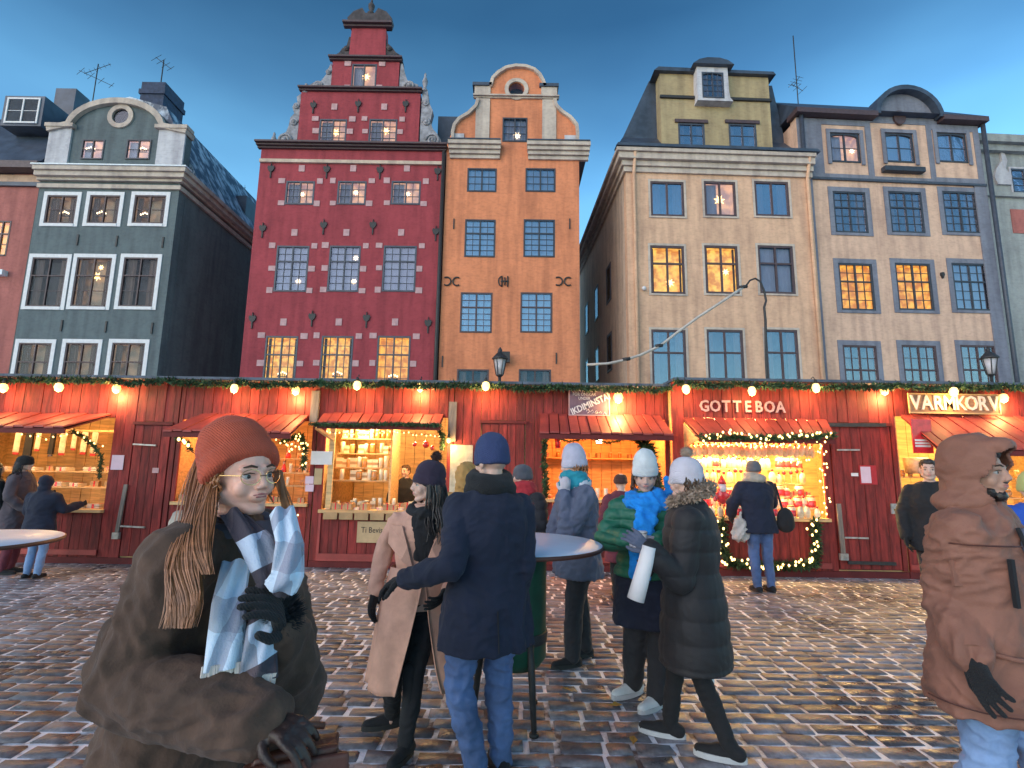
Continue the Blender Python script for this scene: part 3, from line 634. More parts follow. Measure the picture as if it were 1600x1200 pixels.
def ring_anchor(px, py, kind):
    x, z = P(px, py); b = MB()
    if kind == 'X':
        for s_ in (-1, 1):
            pts = [(x + s_ * (.17 + .15 * math.cos(PI * .55 + s_ * 0 + t * 1.9 * PI / 12 * 6 / 6) ), -.04, z) for t in range(0)]
            arc_ = [(x + s_ * (.20 - .16 * math.cos(a)), -.04, z + .17 * math.sin(a)) for a in [(-2.2 + 4.4 * k / 12) for k in range(13)]]
            b.tube(arc_, .03, 6)
    else:
        for dx in (-.07, .16): b.tube([(x + dx, -.04, z - .22), (x + dx, -.04, z + .22)], .028, 6)
        b.tube([(x - .12, -.045, z), (x + .2, -.045, z)], .028, 6)
        b.tube([(x - .2 - .02 * math.sin(a), -.04, z + .19 * math.cos(a) * (1 if a < 3 else 1)) if False else (x - .07 - .14 * math.sin(a), -.04, z + .2 * math.cos(a)) for a in [k * PI / 9 for k in range(10)]], .024, 6)
        b.tube([(x + .045, -.05, z - .16), (x + .045, -.05, z + .16)], .028, 6)
    b.build('wall_anchor', M['iron'], H)
ring_anchor(706, 440, 'X'); ring_anchor(787, 440, 'H'); ring_anchor(880, 440, 'X')
for px, py in ((709, 350), (890, 350), (691, 565), (869, 560)):
    x, z = P(px, py); MB().box(x - .02, x + .025, -.04, -.001, z - .22, z + .22).build('wall_anchor', M['iron'], H)
star(F, 808, 212, .17, 'glowing star low in the gable window of the orange house', m='star_white')
# ===== yellow house
F = Face(20, 1.7, 985); H = house('yellow_house', F, 'yellow house with mansard roof, ochre dormer storey and cream window surrounds'); P = F.L
xl = 0.0; xr = (P(1283, 590)[0] + P(1271, 262)[0]) / 2
zc0 = P(1120, 274)[1]; zt = P(1120, 243)[1]
rows = [((1018, 1073), (1105, 1163), (1197, 1249), 515, 612), ((1016, 1070), (1101, 1154), (1185, 1241), 384, 458), ((1016, 1069), (1100, 1150), (1179, 1233), 284, 337)]
kinds = [['dark', 'dark', 'dark'], ['warm', 'warm', 'sheer'], ['dark', 'pale', 'dark']]
holes = []; wins = []
for r_, row in enumerate(rows):
    for c_ in range(3):
        rc = F.rect(row[c_][0] - 3, row[3] - 3, row[c_][1] + 3, row[4] + 4); holes.append(hole(rc, .08)); wins.append((rc, kinds[r_][c_], r_, c_))
walls(H, F, [(xl, 0), (xr, 0), (xr, zc0), (xl, zc0)], holes, 'plaster_yellow')
for rc, k, r_, c_ in wins:
    window(H, rc, (1, 1, 1), .36 if r_ < 2 else None, 'frame_brown', .085, 'plaster_cream', .09, k, {0: 'glass', 1: 'glass_clear' if c_ < 2 else 'glass_dull', 2: 'glass_dull' if c_ == 1 else 'glass_bright'}[r_])
sw = MB(); sw.box(xl + .002, xr - .002, .42, 13, 0, zc0 - .01); sw.build('side_wall', M['plaster_brown'], H)
for yd in (3.0, 6.0, 9.0):
    for z in (6.0, 9.3):
        b = MB(); b.box(xl - .03, xl - .001, yd, yd + .1, z, z + 1.8); b.box(xl - .03, xl - .001, yd + .9, yd + 1.0, z, z + 1.8); b.box(xl - .03, xl - .001, yd + .1, yd + .9, z, z + .1); b.box(xl - .03, xl - .001, yd + .1, yd + .9, z + 1.7, z + 1.8)
        W_ = b.build('window', M['frame_brown'], H); inst('pane', UNIT, W_, (xl - .012, yd + .1, z + .1), (0, 0, 0), (.008, .8, 1.6), M['glass_dull'])
b = MB(); hh = zt - zc0
for (p, a, c_) in ((.10, 0, .25), (.2, .25, .5), (.36, .5, .8), (.46, .8, .98)):
    b.box(xl - p, xr + .05, -p, 13, zc0 + hh * a, zc0 + hh * c_ - .01)
b.build('cornice', M['plaster_cream'], H)
zd0 = P(1120, 232, .5)[1]; D0 = (P(1036, 228, .6)[0] + P(1029, 122, .6)[0]) / 2; D1 = (P(1208, 228, .6)[0] + P(1200, 128, .6)[0]) / 2; zd1 = P(1115, 118, .6)[1]
low = MB(); low.prism([(xl - .5, zt), (xr + .2, zt), (xr + .1, zt + .12), (xl - .42, zt + .12)], -.52, -.1)
low.build('gutter', M['roof'], H)
rf = MB(); rf.prism([(xl - .45, zt + .005), (xr, zt + .005), (D1 + .5, zd1 + .1), (P(1022, 114, .6)[0] - .05, zd1 + .1)], 1.2, 13)
rf.add([(xl - .45, -.09, zt + .1), (xr + .1, -.09, zt + .1), (xr - .2, 1.19, zt + 1.5), (xl + .2, 1.19, zt + 1.5)], [(0, 1, 2, 3)])
rf.build('roof', M['roof'], H)
MB().add([(xl - .3, -.11, zt + .125), (xl + 1.2, -.11, zt + .125), (xl + 1.0, .62, zt + .8), (xl + .2, .62, zt + .8)], [(0, 1, 2, 3)]).build('roof_snow_patch', M['roof_snow'], H)
dw = [F.rect(1060, 193, 1101, 230, .6), F.rect(1139, 194, 1182, 231, .6)]
zm = P(1115, 155, .6)[1]
dw = [(a, b_, max(c, zt + .16), d) for a, b_, c, d in dw]
walls(H, F, [(D0, zt + .02), (D1, zt + .02), (D1, zd1), (D0, zd1)], [hole(r_) for r_ in dw], 'plaster_ochre', .5, .6, 'dormer_wall')
for r_ in dw:
    window(H, r_, (1, 1, 2), None, 'frame_blue', .075, None, .1, 'dark', 'glass_bright', yf=.6)
    MB().box(r_[0] - .15, r_[1] + .15, .53, .598, r_[3] + .01, r_[3] + .16).build('window_hood', M['frame_brown'], H)
MB().box(D0 - .03, D1 + .04, .50, .596, zm - .06, zm + .06).build('string_course', M['iron'], H)
MB().box(D0 + .004, D1 - .004, 1.1, 5, zt + .02, zd1 - .01).build('dormer_body', M['plaster_ochre'], H)
MB().prism([(D0 - .3, zd1 + .002), (D1 + .25, zd1 + .002), (D1 + .15, zd1 + .14), (D0 - .1, zd1 + .18)], .40, 5).build('dormer_roof', M['roof'], H)
# white attic dormer
a0, a1, az0, az1 = F.rect(1097, 113, 1131, 153, .2)
out = [(P(1090, 155, .2)[0], az0 - .12), (P(1146, 155, .2)[0], az0 - .12), (P(1141, 148, .2)[0], az0 + .05), (a1 + .22, az0 + .35), (a1 + .2, az1 + .25), (a0 - .2, az1 + .25), (a0 - .22, az0 + .35), (P(1091, 148, .2)[0], az0 + .05)]
walls(H, F, out, [hole((a0, a1, az0, az1))], 'plaster_white', .9, .2, 'attic_dormer')
window(H, (a0, a1, az0, az1), (2, 1, 4), None, 'frame_blue', .06, None, .1, 'dark', 'glass', yf=.2, arch=.10)
cxd = (a0 + a1) / 2; wd = (a1 - a0) / 2 + .42
MB().prism([(cxd - wd, az1 + .26), (cxd + wd, az1 + .26), (cxd + wd * .7, az1 + .46), (cxd + wd * .3, az1 + .56), (cxd - wd * .3, az1 + .56), (cxd - wd * .7, az1 + .46)], .0, 1.6).build('dormer_roof', M['roof'], H)
for px in (993, 1268):
    x = (P(px, 590)[0] + P(px if px < 1000 else 1262, 280)[0]) / 2 if px < 1000 else xr - .18
    MB().tube([(x, -.10, 0), (x, -.10, zc0 - .1), (x - .0, -.40, zt - .05)], .07, 8).build('downpipe', M['plaster_yellow'], H)
star(F, 1124, 313, .25, 'soft orange glowing star in the middle top-row window of the yellow house', m='star')
star(F, 1047, 442, .2, 'small lit christmas tree shaped lamp low in the left middle-row window of the yellow house')
star(F, 1134, 425, .16, 'paper star in the middle window of the yellow house')
x, z = P(1005, 452); MB().ball((x, -.12, z), .09, 8).build('alarm_bell', M['frame_white'], H)

# ===== pink house with grey-blue bands
F = Face(20, 2.8, 1275); H = house('pink_house', F, 'pale pink house with grey-blue bands and a rounded eyebrow gable'); P = F.L
xl = 0.06 ; xr = (P(1573, 595)[0] + P(1534, 205)[0]) / 2; zt = P(1410, 192)[1]; zb = P(1410, 285)[1]
# keep clear of the yellow house
rows = [((1320, 1373), (1413, 1467), (1505, 1560), 540, 640), ((1312, 1365), (1401, 1456), (1490, 1545), 412, 485), ((1303, 1354), (1390, 1442), (1475, 1528), 300, 364), ((1297, 1343), (1383, 1427), (1464, 1510), 209, 254)]
kinds = [['dark', 'dark', 'dark'], ['gold', 'gold', 'sheer'], ['dark', 'dark', 'dark'], ['pale', 'sheer', 'sheer']]
holes = []; wins = []
for r_, row in enumerate(rows):
    for c_ in range(3):
        rc = F.rect(row[c_][0], row[3], row[c_][1], row[4]); holes.append(hole(rc)); wins.append((rc, r_, c_))
walls(H, F, [(xl, 0), (xr, 0), (xr, zt), (xl, zt)], holes, 'plaster_pink')
for rc, r_, c_ in wins:
    k = kinds[r_][c_]
    gl = 'glass_clear' if k == 'gold' else 'glass_dull' if k == 'pale' else ('glass_bright' if r_ == 3 else 'glass')
    window(H, rc, (2, 2, 3) if r_ < 3 else (1, 1, 2), .38 if r_ < 3 else None, 'frame_dark' if r_ else 'frame_brown', .07, None, .1, k, gl, arch=.14 if r_ == 3 else 0)
    x0, x1, z0, z1 = rc
    if r_ < 3:
        b = MB(); t = .20; b.box(x0 - t, x0 - .004, -.03, -.001, z0 - .12, z1 + t); b.box(x1 + .004, x1 + t, -.03, -.001, z0 - .12, z1 + t); b.box(x0 - .004, x1 + .004, -.03, -.001, z1 + .004, z1 + t); b.box(x0 - .004, x1 + .004, -.05, -.001, z0 - .12, z0 - .004)
        b.build('surround', M['plaster_blue'], H)
    else:
        # panel openings in the blue band: a blue sheet with pink field round each window
        b = MB(); t = .16
        b.box(x0 - t, x0 - .004, -.075, -.032, z0 - .1, z1 + t); b.box(x1 + .004, x1 + t, -.075, -.032, z0 - .1, z1 + t); b.box(x0 - .004, x1 + .004, -.075, -.032, z1 + .004, z1 + t); b.build('surround', M['plaster_blue'], H)
# blue upper band with three pink fields
f3 = [hole((lambda q: (q[0], q[1], q[2], min(q[3], zt - .06)))(F.rect(a, b_, c, d))) for a, b_, c, d in ((1285, 196, 1354, 273), (1362, 190, 1450, 278), (1452 + 6, 205, 1524, 279))]
MB().prism([(xl + .01, zb), (xr - .01, zb), (xr - .01, zt - .01), (xl + .01, zt - .01)], -.03, -.002, f3).build('blue_band', M['plaster_blue'], H)
for (a, b_) in ((xl, xl + .5), (xr - .55, xr)):
    MB().box(a + .01, b_ - .01, -.06, -.002, 0, zb - .01).build('pilaster', M['plaster_blue'], H)
MB().box(xl, xr, -.10, -.032, zb - .06, zb + .04).build('string_course', M['frame_blue'], H)
MB().box(P(1376, 268)[0], P(1438, 268)[0], -.28, -.033, P(1407, 272)[1], P(1407, 265)[1]).build('stone_sill', M['frame_dark'], H)
MB().box(xl + .002, xr - .002, .42, 12, 0, zt - .1).build('side_wall', M['plaster_pink'], H)
ez = zt + .02; gx0, gx1 = P(1362, 180)[0], P(1463, 185)[0]
MB().box(xl - .15, gx0, -.38, .4, ez, ez + .22).build('eave', M['frame_brown'], H); MB().box(gx1, xr + .20, -.38, .4, ez, ez + .22).build('eave', M['frame_brown'], H)
cxg = (gx0 + gx1) / 2; rg = (gx1 - gx0) / 2; n = 16
apx = P(1410, 146)[1] - ez
arc = [(cxg + rg * 1.04 * math.cos(PI * k / n), ez + .15 + apx * math.sin(PI * k / n)) for k in range(n + 1)]
MB().ribbon(arc, .20, -.36, .5, 1).build('eyebrow_moulding', M['roof'], H)
MB().prism([(cxg - rg * .98, ez - .015)] + [(cxg + rg * .98, ez - .015)] + [(cxg + (p[0] - cxg) * .95, ez + (p[1] - ez) * .92) for p in arc], -.02, .4).build('gable_field', M['plaster_blue'], H)
xo, zo = P(1403, 186); ob = MB(); ob.lathe([(.01, 0), (.25, .02), (.28, .05)], (0, 0, 0), 14)
ov = [(xo + .27 * math.cos(2 * PI * k / 16), zo + .33 * math.sin(2 * PI * k / 16)) for k in range(16)]
MB().prism(ov, -.12, -.031).build('oval_plaque', M['frame_brown'], H)
zr_ = P(1300, 160, 1.5)[1]
rb = MB(); rb.add([(xl - .15, -.37, ez + .225), (xr + .2, -.37, ez + .225), (xr + .1, 2.2, zr_ + .4), (xl - .0, 2.2, zr_ + .4), (xl - .15, 12, ez + .225), (xr + .2, 12, ez + .225)], [(0, 1, 2, 3), (3, 2, 5, 4), (1, 5, 2), (0, 3, 4), (0, 4, 5, 1)])
rb.build('roof', M['roof'], H)
MB().prism([(p[0], p[1] - .02) for p in arc] , .42, 3).build('eyebrow_roof', M['roof'], H)
for x in (xl + .16, xr + .12):
    MB().tube([(x, -.14, 0), (x, -.14, ez + .1)], .085, 8).build('downpipe', M['frame_blue'], H)
x, z = P(1471, 430); MB().prism([(x - .07, z), (x, z - .16), (x + .07, z), (x + .05, z + .1), (x - .05, z + .1)], -.1, -.002).build('wall_anchor', M['iron'], H)
star(F, 1331, 236, .14, 'small bright lamp in the left arched window of the pink house', m='star_white')
pinkx = F

# ===== grey corner house at the right edge
F = Face(20.6, 2.8, 1586); H = house('grey_scroll_house', F, 'pale grey house with white scroll ornament at the right edge'); P = F.L
xr = P(1900, 500)[0]; xl = 0.0; zt = P(1590, 232)[1]; z1b = P(1590, 305)[1]
rcs = [F.rect(1578, 262, 1625, 304), F.rect(1610, 362, 1650, 440), F.rect(1625, 480, 1670, 560)]
xoff = P(1545, 240)[0]
walls(H, F, [(-.35, 0), (xr, 0), (xr, zt), (xoff, zt), (xoff, z1b), (-.35, z1b)][:1] + [(xr, 0), (xr, zt), (-.9, zt), (-.9, z1b), (-.35, z1b)], [hole(r_) for r_ in rcs], 'plaster_palegrey')
for r_ in rcs: window(H, r_, (1, 1, 2), .36, 'frame_blue', .07, 'plaster_white', .08, 'sheer', 'glass_bright')
MB().box(P(1588, 400)[0], P(1600, 400)[0] + 3, -.03, -.002, P(1600, 365)[1], P(1600, 328)[1]).build('rose_panel', M['plaster_rose'], H)
b = MB(); b.box(-1.1, xr, -.45, .4, zt, zt + .35); b.box(-1.0, xr, -.25, .4, zt - .3, zt - .01); b.box(-1.0, xr, -.15, -.003, z1b - .15, z1b + .05)
b.build('cornice', M['plaster_palegrey'], H)
sx, sz = P(1562, 262); sx = max(sx, -.8); b = MB()
b.prism([(sx - .28, sz - .85), (sx + .32, sz - .85), (sx + .42, sz - .45), (sx + .18, sz - .1), (sx + .3, sz + .3), (sx + .22, sz + .65), (sx + .05, sz + .7), (sx + .06, sz + .3), (sx - .25, sz - .1), (sx - .4, sz - .5)], -.10, -.003)
b.build('scroll_ornament', M['plaster_white'], H)
MB().add([(-1.1, -.45, zt + .36), (xr, -.45, zt + .36), (xr, 3, zt + 2.2), (-.2, 3, zt + 2.2)], [(0, 1, 2, 3)]).build('roof', M['roof'], H)
MB().box(-.3, xr, .42, 11, 0, zt - .2).build('side_wall', M['plaster_palegrey'], H)

# ------------------------------------------------------------ antennas, lanterns, cable pole
def antenna(base_px, top_px, Y, arms, label, r=.025):
    Fb = Face(Y, 0, base_px[0], base_px[1]); p0 = Fb.W(*base_px); p1 = Fb.W(*top_px); p1.x = p0.x
    e = empty('roof_antenna', p0, 0, label, 'antenna', 'antennas on the roofs')
    h = (p1 - p0).length; MB().tube([(0, 0, -1.0), (0, 0, h)], r, 6).build('mast', M['iron'], e)
    for (z, l, tilt, k) in arms:
        b = MB(); z *= h; d = Vector((math.cos(tilt), .25, math.sin(tilt)))
        b.tube([Vector((0, 0, z)) - d * l * .5, Vector((0, 0, z)) + d * l * .5], .014, 5)
        for i in range(k):
            c = Vector((0, 0, z)) + d * l * (-.45 + .9 * i / max(1, k - 1)); q = Vector((-math.sin(tilt), .3, math.cos(tilt))) * .28 * (1 - .4 * i / k)
            b.tube([c - q, c + q], .010, 4)
        b.build('crossarm', M['iron'], e)
    return e
antenna((146, 150), (152, 100), 24, [(.85, 1.3, .7, 6), (.55, 1.6, -.35, 4)], 'tangled branching aerial over the rose and grey-green roofs')
antenna((250, 140), (246, 94), 22, [(.9, .8, -.6, 4)], 'short aerial with tilted crossbar above the blue chimney')
antenna((1248, 172), (1244, 56), 24, [(.38, .9, 1.0, 4), (.3, .7, 2.3, 3)], 'tall thin whip aerial between the yellow and pink roofs')
antenna((374, 312), (372, 292), 27, [(.9, .5, .3, 4)], 'tiny aerial at the back of the grey-green roof')

# street lantern in front of the orange house
M['lamp_glass'] = mat('lamp_glass', (0.55, 0.5, 0.52), .25, .1, 8)
def lantern(px, py, Y, label, zbase, s=1.0):
    Fq = Face(Y, 0, px, py); p = Fq.W(px, py)
    e = empty('street_lantern', (p.x, p.y, 0), 0, label, 'street lamp'); z = p.z
    MB().tube([(0, 0, 0), (0, 0, z - .26 * s)], .04, 8).build('post', M['iron'], e)
    b = MB()
    b.lathe([(.09 * s, 0), (.16 * s, .42 * s)], (0, 0, z - .22 * s), 6); b.build('lamp_shade', M['lamp_glass'], e)
    c = MB(); c.lathe([(.23 * s, 0), (.20 * s, .05 * s), (.10 * s, .16 * s), (.05 * s, .20 * s), (.06 * s, .26 * s), (.01, .34 * s)], (0, 0, z + .205 * s), 6)
    c.lathe([(.04 * s, -.05), (.10 * s, 0), (.10 * s, .015)], (0, 0, z - .24 * s), 6)
    for k in range(6):
        t = k * PI / 3; c.tube([(.10 * s * math.cos(t), .10 * s * math.sin(t), z - .22 * s), (.175 * s * math.cos(t), .175 * s * math.sin(t), z + .20 * s)], .012, 4)
    c.build('cap', M['iron'], e)
    return e
lantern(781, 573, 14, 'black street lantern with glass panes in front of the orange wall', 0)
lantern(1547, 572, 14, 'black street lantern in front of the pink house by the right edge', 0, 1.0)
Fq = Face(19.7, 0, 787, 558); p = Fq.W(787, 558); fl = MB(); fl.box(-.24, .24, -.1, .1, -.2, .2); fl.box(-.3, .02, -.02, .02, -.30, -.2); fl.box(-.03, .03, .1, .3, -.03, .03); o = fl.build('floodlight', M['iron']); o.location = p
tag(o, 'black box floodlight fixed on the orange wall above the lantern', 'floodlight')

# ------------------------------------------------------------ market stalls
M['red_board'] = mat('red_board', (0.215, 0.022, 0.019), .75, .42, 3.5, .6, 30, rnd=.28, stretch=(6, 6, .8))
M['red_dark'] = mat('red_dark', (0.13, 0.014, 0.014), .8, .2, 5, .3, 30)
M['red_awning'] = mat('red_awning', (0.34, 0.050, 0.042), .6, .2, 3, .3, 25, rnd=.14)
M['pine'] = mat('pine', (0.62, 0.38, 0.17), .65, .25, 4, .2, 20, rnd=.12, stretch=(.7, 4, 6))
M['grey_wood'] = mat('grey_wood', (0.24, 0.19, 0.16), .8, .3, 5, .4, 25, stretch=(6, 6, .7))
M['felt'] = mat('felt', (0.10, 0.115, 0.15), .8, .3, 6, .4, 40)
M['paper'] = mat('paper', (0.78, 0.74, 0.74), .8, .04, 10)
M['pink_paper'] = mat('pink_paper', (0.72, 0.52, 0.62), .8, .05, 10)
M['card'] = mat('card', (0.52, 0.36, 0.20), .8, .1, 6)
M['ink'] = mat('ink', (0.04, 0.03, 0.03), .8, .1, 6)
M['steel'] = mat('steel', (0.42, 0.38, 0.36), .5, .3, 12, .2, 30, metal=.4)
M['needles'] = mat('needles', (0.035, 0.075, 0.03), .7, .5, 9, rnd=.4)
M['bulb_top'] = emit('bulb_top', (1.0, 0.60, 0.13), 1.15)
M['bulb_small'] = emit('bulb_small', (1.0, 0.62, 0.18), 2.4)
M['bulb_room'] = emit('bulb_room', (1.0, 0.60, 0.22), 5.0)
M['red_lamp'] = emit('red_lamp', (1.0, 0.75, 0.5), 9.0)
YS = 8.85; YR = 8.66
def P3(F, px, py, off=0.0): x, z = F.L(px, py, off); return Vector((x, off, z))
def planks(b_parent, x0, x1, z0, z1, y0=-.02, y1=.015, w_=.158, m='red_board', name='plank'):
    n = max(1, round((x1 - x0) / w_)); ww = (x1 - x0) / n
    for i in range(n):
        a = x0 + i * ww; pr = random.uniform(-.006, .006)
        MB().box(a + .004, a + ww - .004, y0 + pr, y1, z0 + random.uniform(0, .01), z1).build(name, M[m], b_parent)
def clear(ranges, x0, x1):
    """parts of [x0,x1] outside the ranges"""
    out = [(x0, x1)]
    for a, b in ranges:
        nx = []
        for p, q in out:
            if b <= p or a >= q: nx.append((p, q)); continue
            if a - p > .03: nx.append((p, a))
            if q - b > .03: nx.append((b, q))
        out = nx
    return out
def stall(F, label, x0, x1, zt, opening=None, door=None, depth=2.3, zc=None, counter=True, front='planks'):
    """x0,x1,zt local; opening=(xa,xb,za,zb), door=(xa,xb,zb)"""
    S = empty('market_stall', F.o, F.a, label, 'market stall')
    ex = []
    if opening: ex.append((opening[0], opening[1]))
    if door: ex.append((door[0], door[1]))
    for a, b in clear(ex, x0, x1): planks(S, a, b, .10, zt)
    if opening:
        planks(S, opening[0], opening[1], opening[3], zt)
    if door:
        D = MB().box(door[0] + .01, door[1] - .01, .005, .03, .12, door[2] - .02).build('door', M['red_dark'], S)
        planks(D, door[0] + .015, door[1] - .015, .13, door[2] - .03, -.03, .004, name='door_plank')
        planks(S, door[0], door[1], door[2] + .03, zt)
        MB().box(door[0] - .02, door[1] + .02, -.05, .0, door[2] - .02, door[2] + .03).build('door_lintel', M['red_dark'], S)
    sh = MB()
    sh.box(x0, x0 + .03, .016, depth, .05, zt - .02); sh.box(x1 - .03, x1, .016, depth, .05, zt - .02)
    sh.box(x0 + .03, x1 - .03, depth - .03, depth, .05, zt - .02); sh.box(x0 + .03, x1 - .03, .02, depth - .03, .05, .09)
    if opening:
        if opening[0] - x0 > .05: sh.box(x0 + .031, opening[0] - .005, .016, .04, .1, zt - .02)
        if x1 - opening[1] > .05: sh.box(opening[1] + .005, x1 - .031, .016, .04, .1, zt - .02)
        sh.box(opening[0] - .004, opening[1] + .004, .016, .04, opening[3] + .002, zt - .02)
    else: sh.box(x0 + .031, x1 - .031, .0351, .05, .1, zt - .02)
    sh.build('stall_body', M['pine'], S)
    MB().box(x0 - .0, x1 + .0, -.22, depth + .1, zt, zt + .045).build('roof', M['felt'], S)
    MB().box(x0 + .001, x1 - .001, -.03, .02, .0, .10).build('base_board', M['red_dark'], S)
    return S
def awning(S, F, wl, wr, wz, bl, br, bz, off, boards, m='red_awning', cheeks=True, th=.025):
    """sloping board roof from wall line (wl..wr at height wz) to front edge (bl..br at bz), off metres in front"""
    A = MB(); A.add([(wl, -.03, wz - .035), (wr, -.03, wz - .035), (br, -off, bz - .035), (bl, -off, bz - .035), (wl, -.03, wz - .015), (wr, -.03, wz - .015), (br, -off, bz - .015), (bl, -off, bz - .015)],
                    [(0, 3, 2, 1), (4, 5, 6, 7), (0, 1, 5, 4), (1, 2, 6, 5), (2, 3, 7, 6), (3, 0, 4, 7)])
    A.box(bl, br, -off - .02, -off + .01, bz - .09, bz - .012)
    A = A.build('awning', M['red_dark'], S)
    for i in range(boards):
        t0, t1 = i / boards + .05 / boards, (i + 1) / boards - .05 / boards; dz = random.uniform(0, .006) + (i % 2) * .012
        q = []
        for zz in (0, th):
            for t, (l_, r_, y_, z_) in ((t0, (wl, wr, -.025, wz)), (t1, (wl, wr, -.025, wz)), (t1, (bl, br, -off - .04, bz)), (t0, (bl, br, -off - .04, bz))):
                q.append((l_ + (r_ - l_) * t, y_, z_ - .014 + zz + dz))
        MB().add(q, [(0, 3, 2, 1), (4, 5, 6, 7), (0, 1, 5, 4), (1, 2, 6, 5), (2, 3, 7, 6), (3, 0, 4, 7)]).build('awning_board', M[m], A)
    return A
def garland(F, pts, r, n, label, name='garland', parent=None, m='needles', cat='garland'):
    """evergreen garland: needle sprigs along a polyline (local coordinates)"""
    b = MB(); P_ = [Vector(p) for p in pts]; seg = [(P_[i + 1] - P_[i]).length for i in range(len(P_) - 1)]; tot = sum(seg)
    b.tube(P_, .012, 5)
    for k in range(n):
        s_ = random.uniform(0, tot); i = 0
        while i < len(seg) - 1 and s_ > seg[i]: s_ -= seg[i]; i += 1
        d = (P_[i + 1] - P_[i]).normalized(); c = P_[i] + d * s_
        u = Vector((random.gauss(0, 1), random.gauss(0, 1), random.gauss(0, 1) - .25)).normalized()
        tip = c + (u * r * random.uniform(.5, 1.15)) + d * random.uniform(-.04, .04)
        sd = (tip - c).cross(Vector((random.gauss(0, 1), random.gauss(0, 1), random.gauss(0, 1)))).normalized() * r * .13
        mid = c.lerp(tip, .5)
        b.add([c, mid + sd, tip, mid - sd], [(0, 1, 2, 3)])
    o = b.build(name, M[m]); o.location = F.o; o.rotation_euler = (0, 0, F.a)
    return tag(o, label, cat, None)
def string_light(F, pts, n, r, label, jit=.03, m='bulb_small', sag=0):
    P_ = [Vector(p) for p in pts]; e = empty('string_light', F.o, F.a, label, 'string lights')
    seg = [(P_[i + 1] - P_[i]).length for i in range(len(P_) - 1)]; tot = sum(seg); pos = []
    for k in range(n):
        s_ = tot * (k + .5) / n; i = 0
        while i < len(seg) - 1 and s_ > seg[i]: s_ -= seg[i]; i += 1
        c = P_[i].lerp(P_[i + 1], s_ / seg[i]) + Vector([random.uniform(-jit, jit) for _ in range(3)]); pos.append(c)
    MB().tube(pos, .004, 4).build('wire', M['iron'], e)
    for c in pos: inst('bulb', BULB[m], e, c + Vector((0, 0, -.01)), (0, 0, 0), (r, r, r * 1.2))
    return e
BULB = {k: MB().ball((0, 0, 0), 1, 6).mesh('bulb', M[k]) for k in ('bulb_small', 'bulb_top', 'bulb_room')}
def top_lamp(F, px, py, label, r=.070, off=-.30, power=7.0):
    p = P3(F, px, py, off); e = empty('festoon_lamp', F.o + Matrix.Rotation(F.a, 3, 'Z') @ p, F.a, label, 'lamp', 'bare bulbs along the stall roofs')
    inst('bulb', BULB['bulb_top'], e, (0, 0, 0), (0, 0, 0), (r, r, r * 1.15))
    ld = bpy.data.lights.new('lamp_glow', 'POINT'); ld.energy = power; ld.color = (1, .60, .20); ld.shadow_soft_size = .05
    lo = bpy.data.objects.new('lamp_glow', ld); C.objects.link(lo); lo.parent = e; lo.location = (0, -.02, -r * 1.15 - .06)
    MB().lathe([(.022, 0), (.026, .04), (.018, .07)], (0, 0, r * .95), 8).build('socket', M['iron'], e)
    MB().tube([(0, 0, r + .05), (0, .06, r + .12), (0, .12, r + .10)], .006, 5).build('cable', M['iron'], e)
    return e
def text(body, size, m, loc, rz=0, parent=None, name='lettering', ext=.004, rx=PI / 2, tilt=0, sx=1.0, bold=0.0):
    cu = bpy.data.curves.new(name, 'FONT'); cu.body = body; cu.size = size; cu.extrude = ext; cu.align_x = 'CENTER'; cu.align_y = 'CENTER'; cu.offset = bold
    cu.resolution_u = 2
    tmp = bpy.data.objects.new('tmp', cu); C.objects.link(tmp)
    dg = bpy.context.evaluated_depsgraph_get(); me = bpy.data.meshes.new_from_object(tmp.evaluated_get(dg)); bpy.data.objects.remove(tmp)
    me.materials.clear(); me.materials.append(M[m])
    o = bpy.data.objects.new(name, me); C.objects.link(o); o.location = loc; o.rotation_euler = (rx, tilt, rz); o.scale = (sx, 1, 1)
    if parent: o.parent = parent
    return o

FA = Face(YS, 0, -180); FL = FA.L
ZT = (FA.L(100, 598)[1] + FA.L(900, 599)[1]) / 2
# one common face for the left four; local x measured from that face origin
xA0, xA1 = 0.0, FL(270, 740)[0]; xB1 = FL(491, 740)[0]; xC1 = FL(706, 740)[0]; xD1 = FL(1046, 740)[0]
oA = (FL(-130, 740)[0], FL(170, 740)[0], .10, FL(90, 652)[1]); dA = (FL(203, 740)[0], FL(262, 740)[0], FL(230, 662)[1])
SA = stall(FA, 'red plank stall with pine-lit textile display and bar-locked door at the left edge', xA0, xA1, ZT, oA, dA)
oB = (FL(278, 740)[0], FL(484, 740)[0], .10, FL(380, 657)[1])
SB = stall(FA, 'red plank stall of small figurines half hidden behind the rust-hatted woman', xA1 + .012, xB1, ZT, oB)
oC = (FL(506, 740)[0], FL(697, 740)[0], .10, FL(600, 652)[1])
SC = stall(FA, 'red stall with pale pine shelves full of soaps and candles', xB1 + .012, xC1, ZT, oC)
oD = (FL(849, 740)[0], FL(1040, 740)[0], .10, FL(940, 655)[1]); dD = (FL(750, 740)[0], FL(820, 740)[0], FL(785, 660)[1])
SD = stall(FA, 'red stall with orange-glowing interior, board awning and hanging lanterns', xC1 + .012, xD1, ZT, oD, dD)
FE = Face(YR, 0, 1049); EL = FE.L
ZT2 = EL(1250, 600)[1]
xE1 = EL(1404, 740)[0]
oE = (EL(1072, 760)[0], EL(1288, 760)[0], .10, EL(1180, 655)[1]); dE = (EL(1300, 760)[0], EL(1398, 760)[0], EL(1345, 664)[1])
SE = stall(FE, 'red candy stall covered in fairy lights with a broad plank door', 0, xE1, ZT2, oE, dE)
oF = (EL(1408, 760)[0], EL(1760, 760)[0], .10, EL(1480, 652)[1])
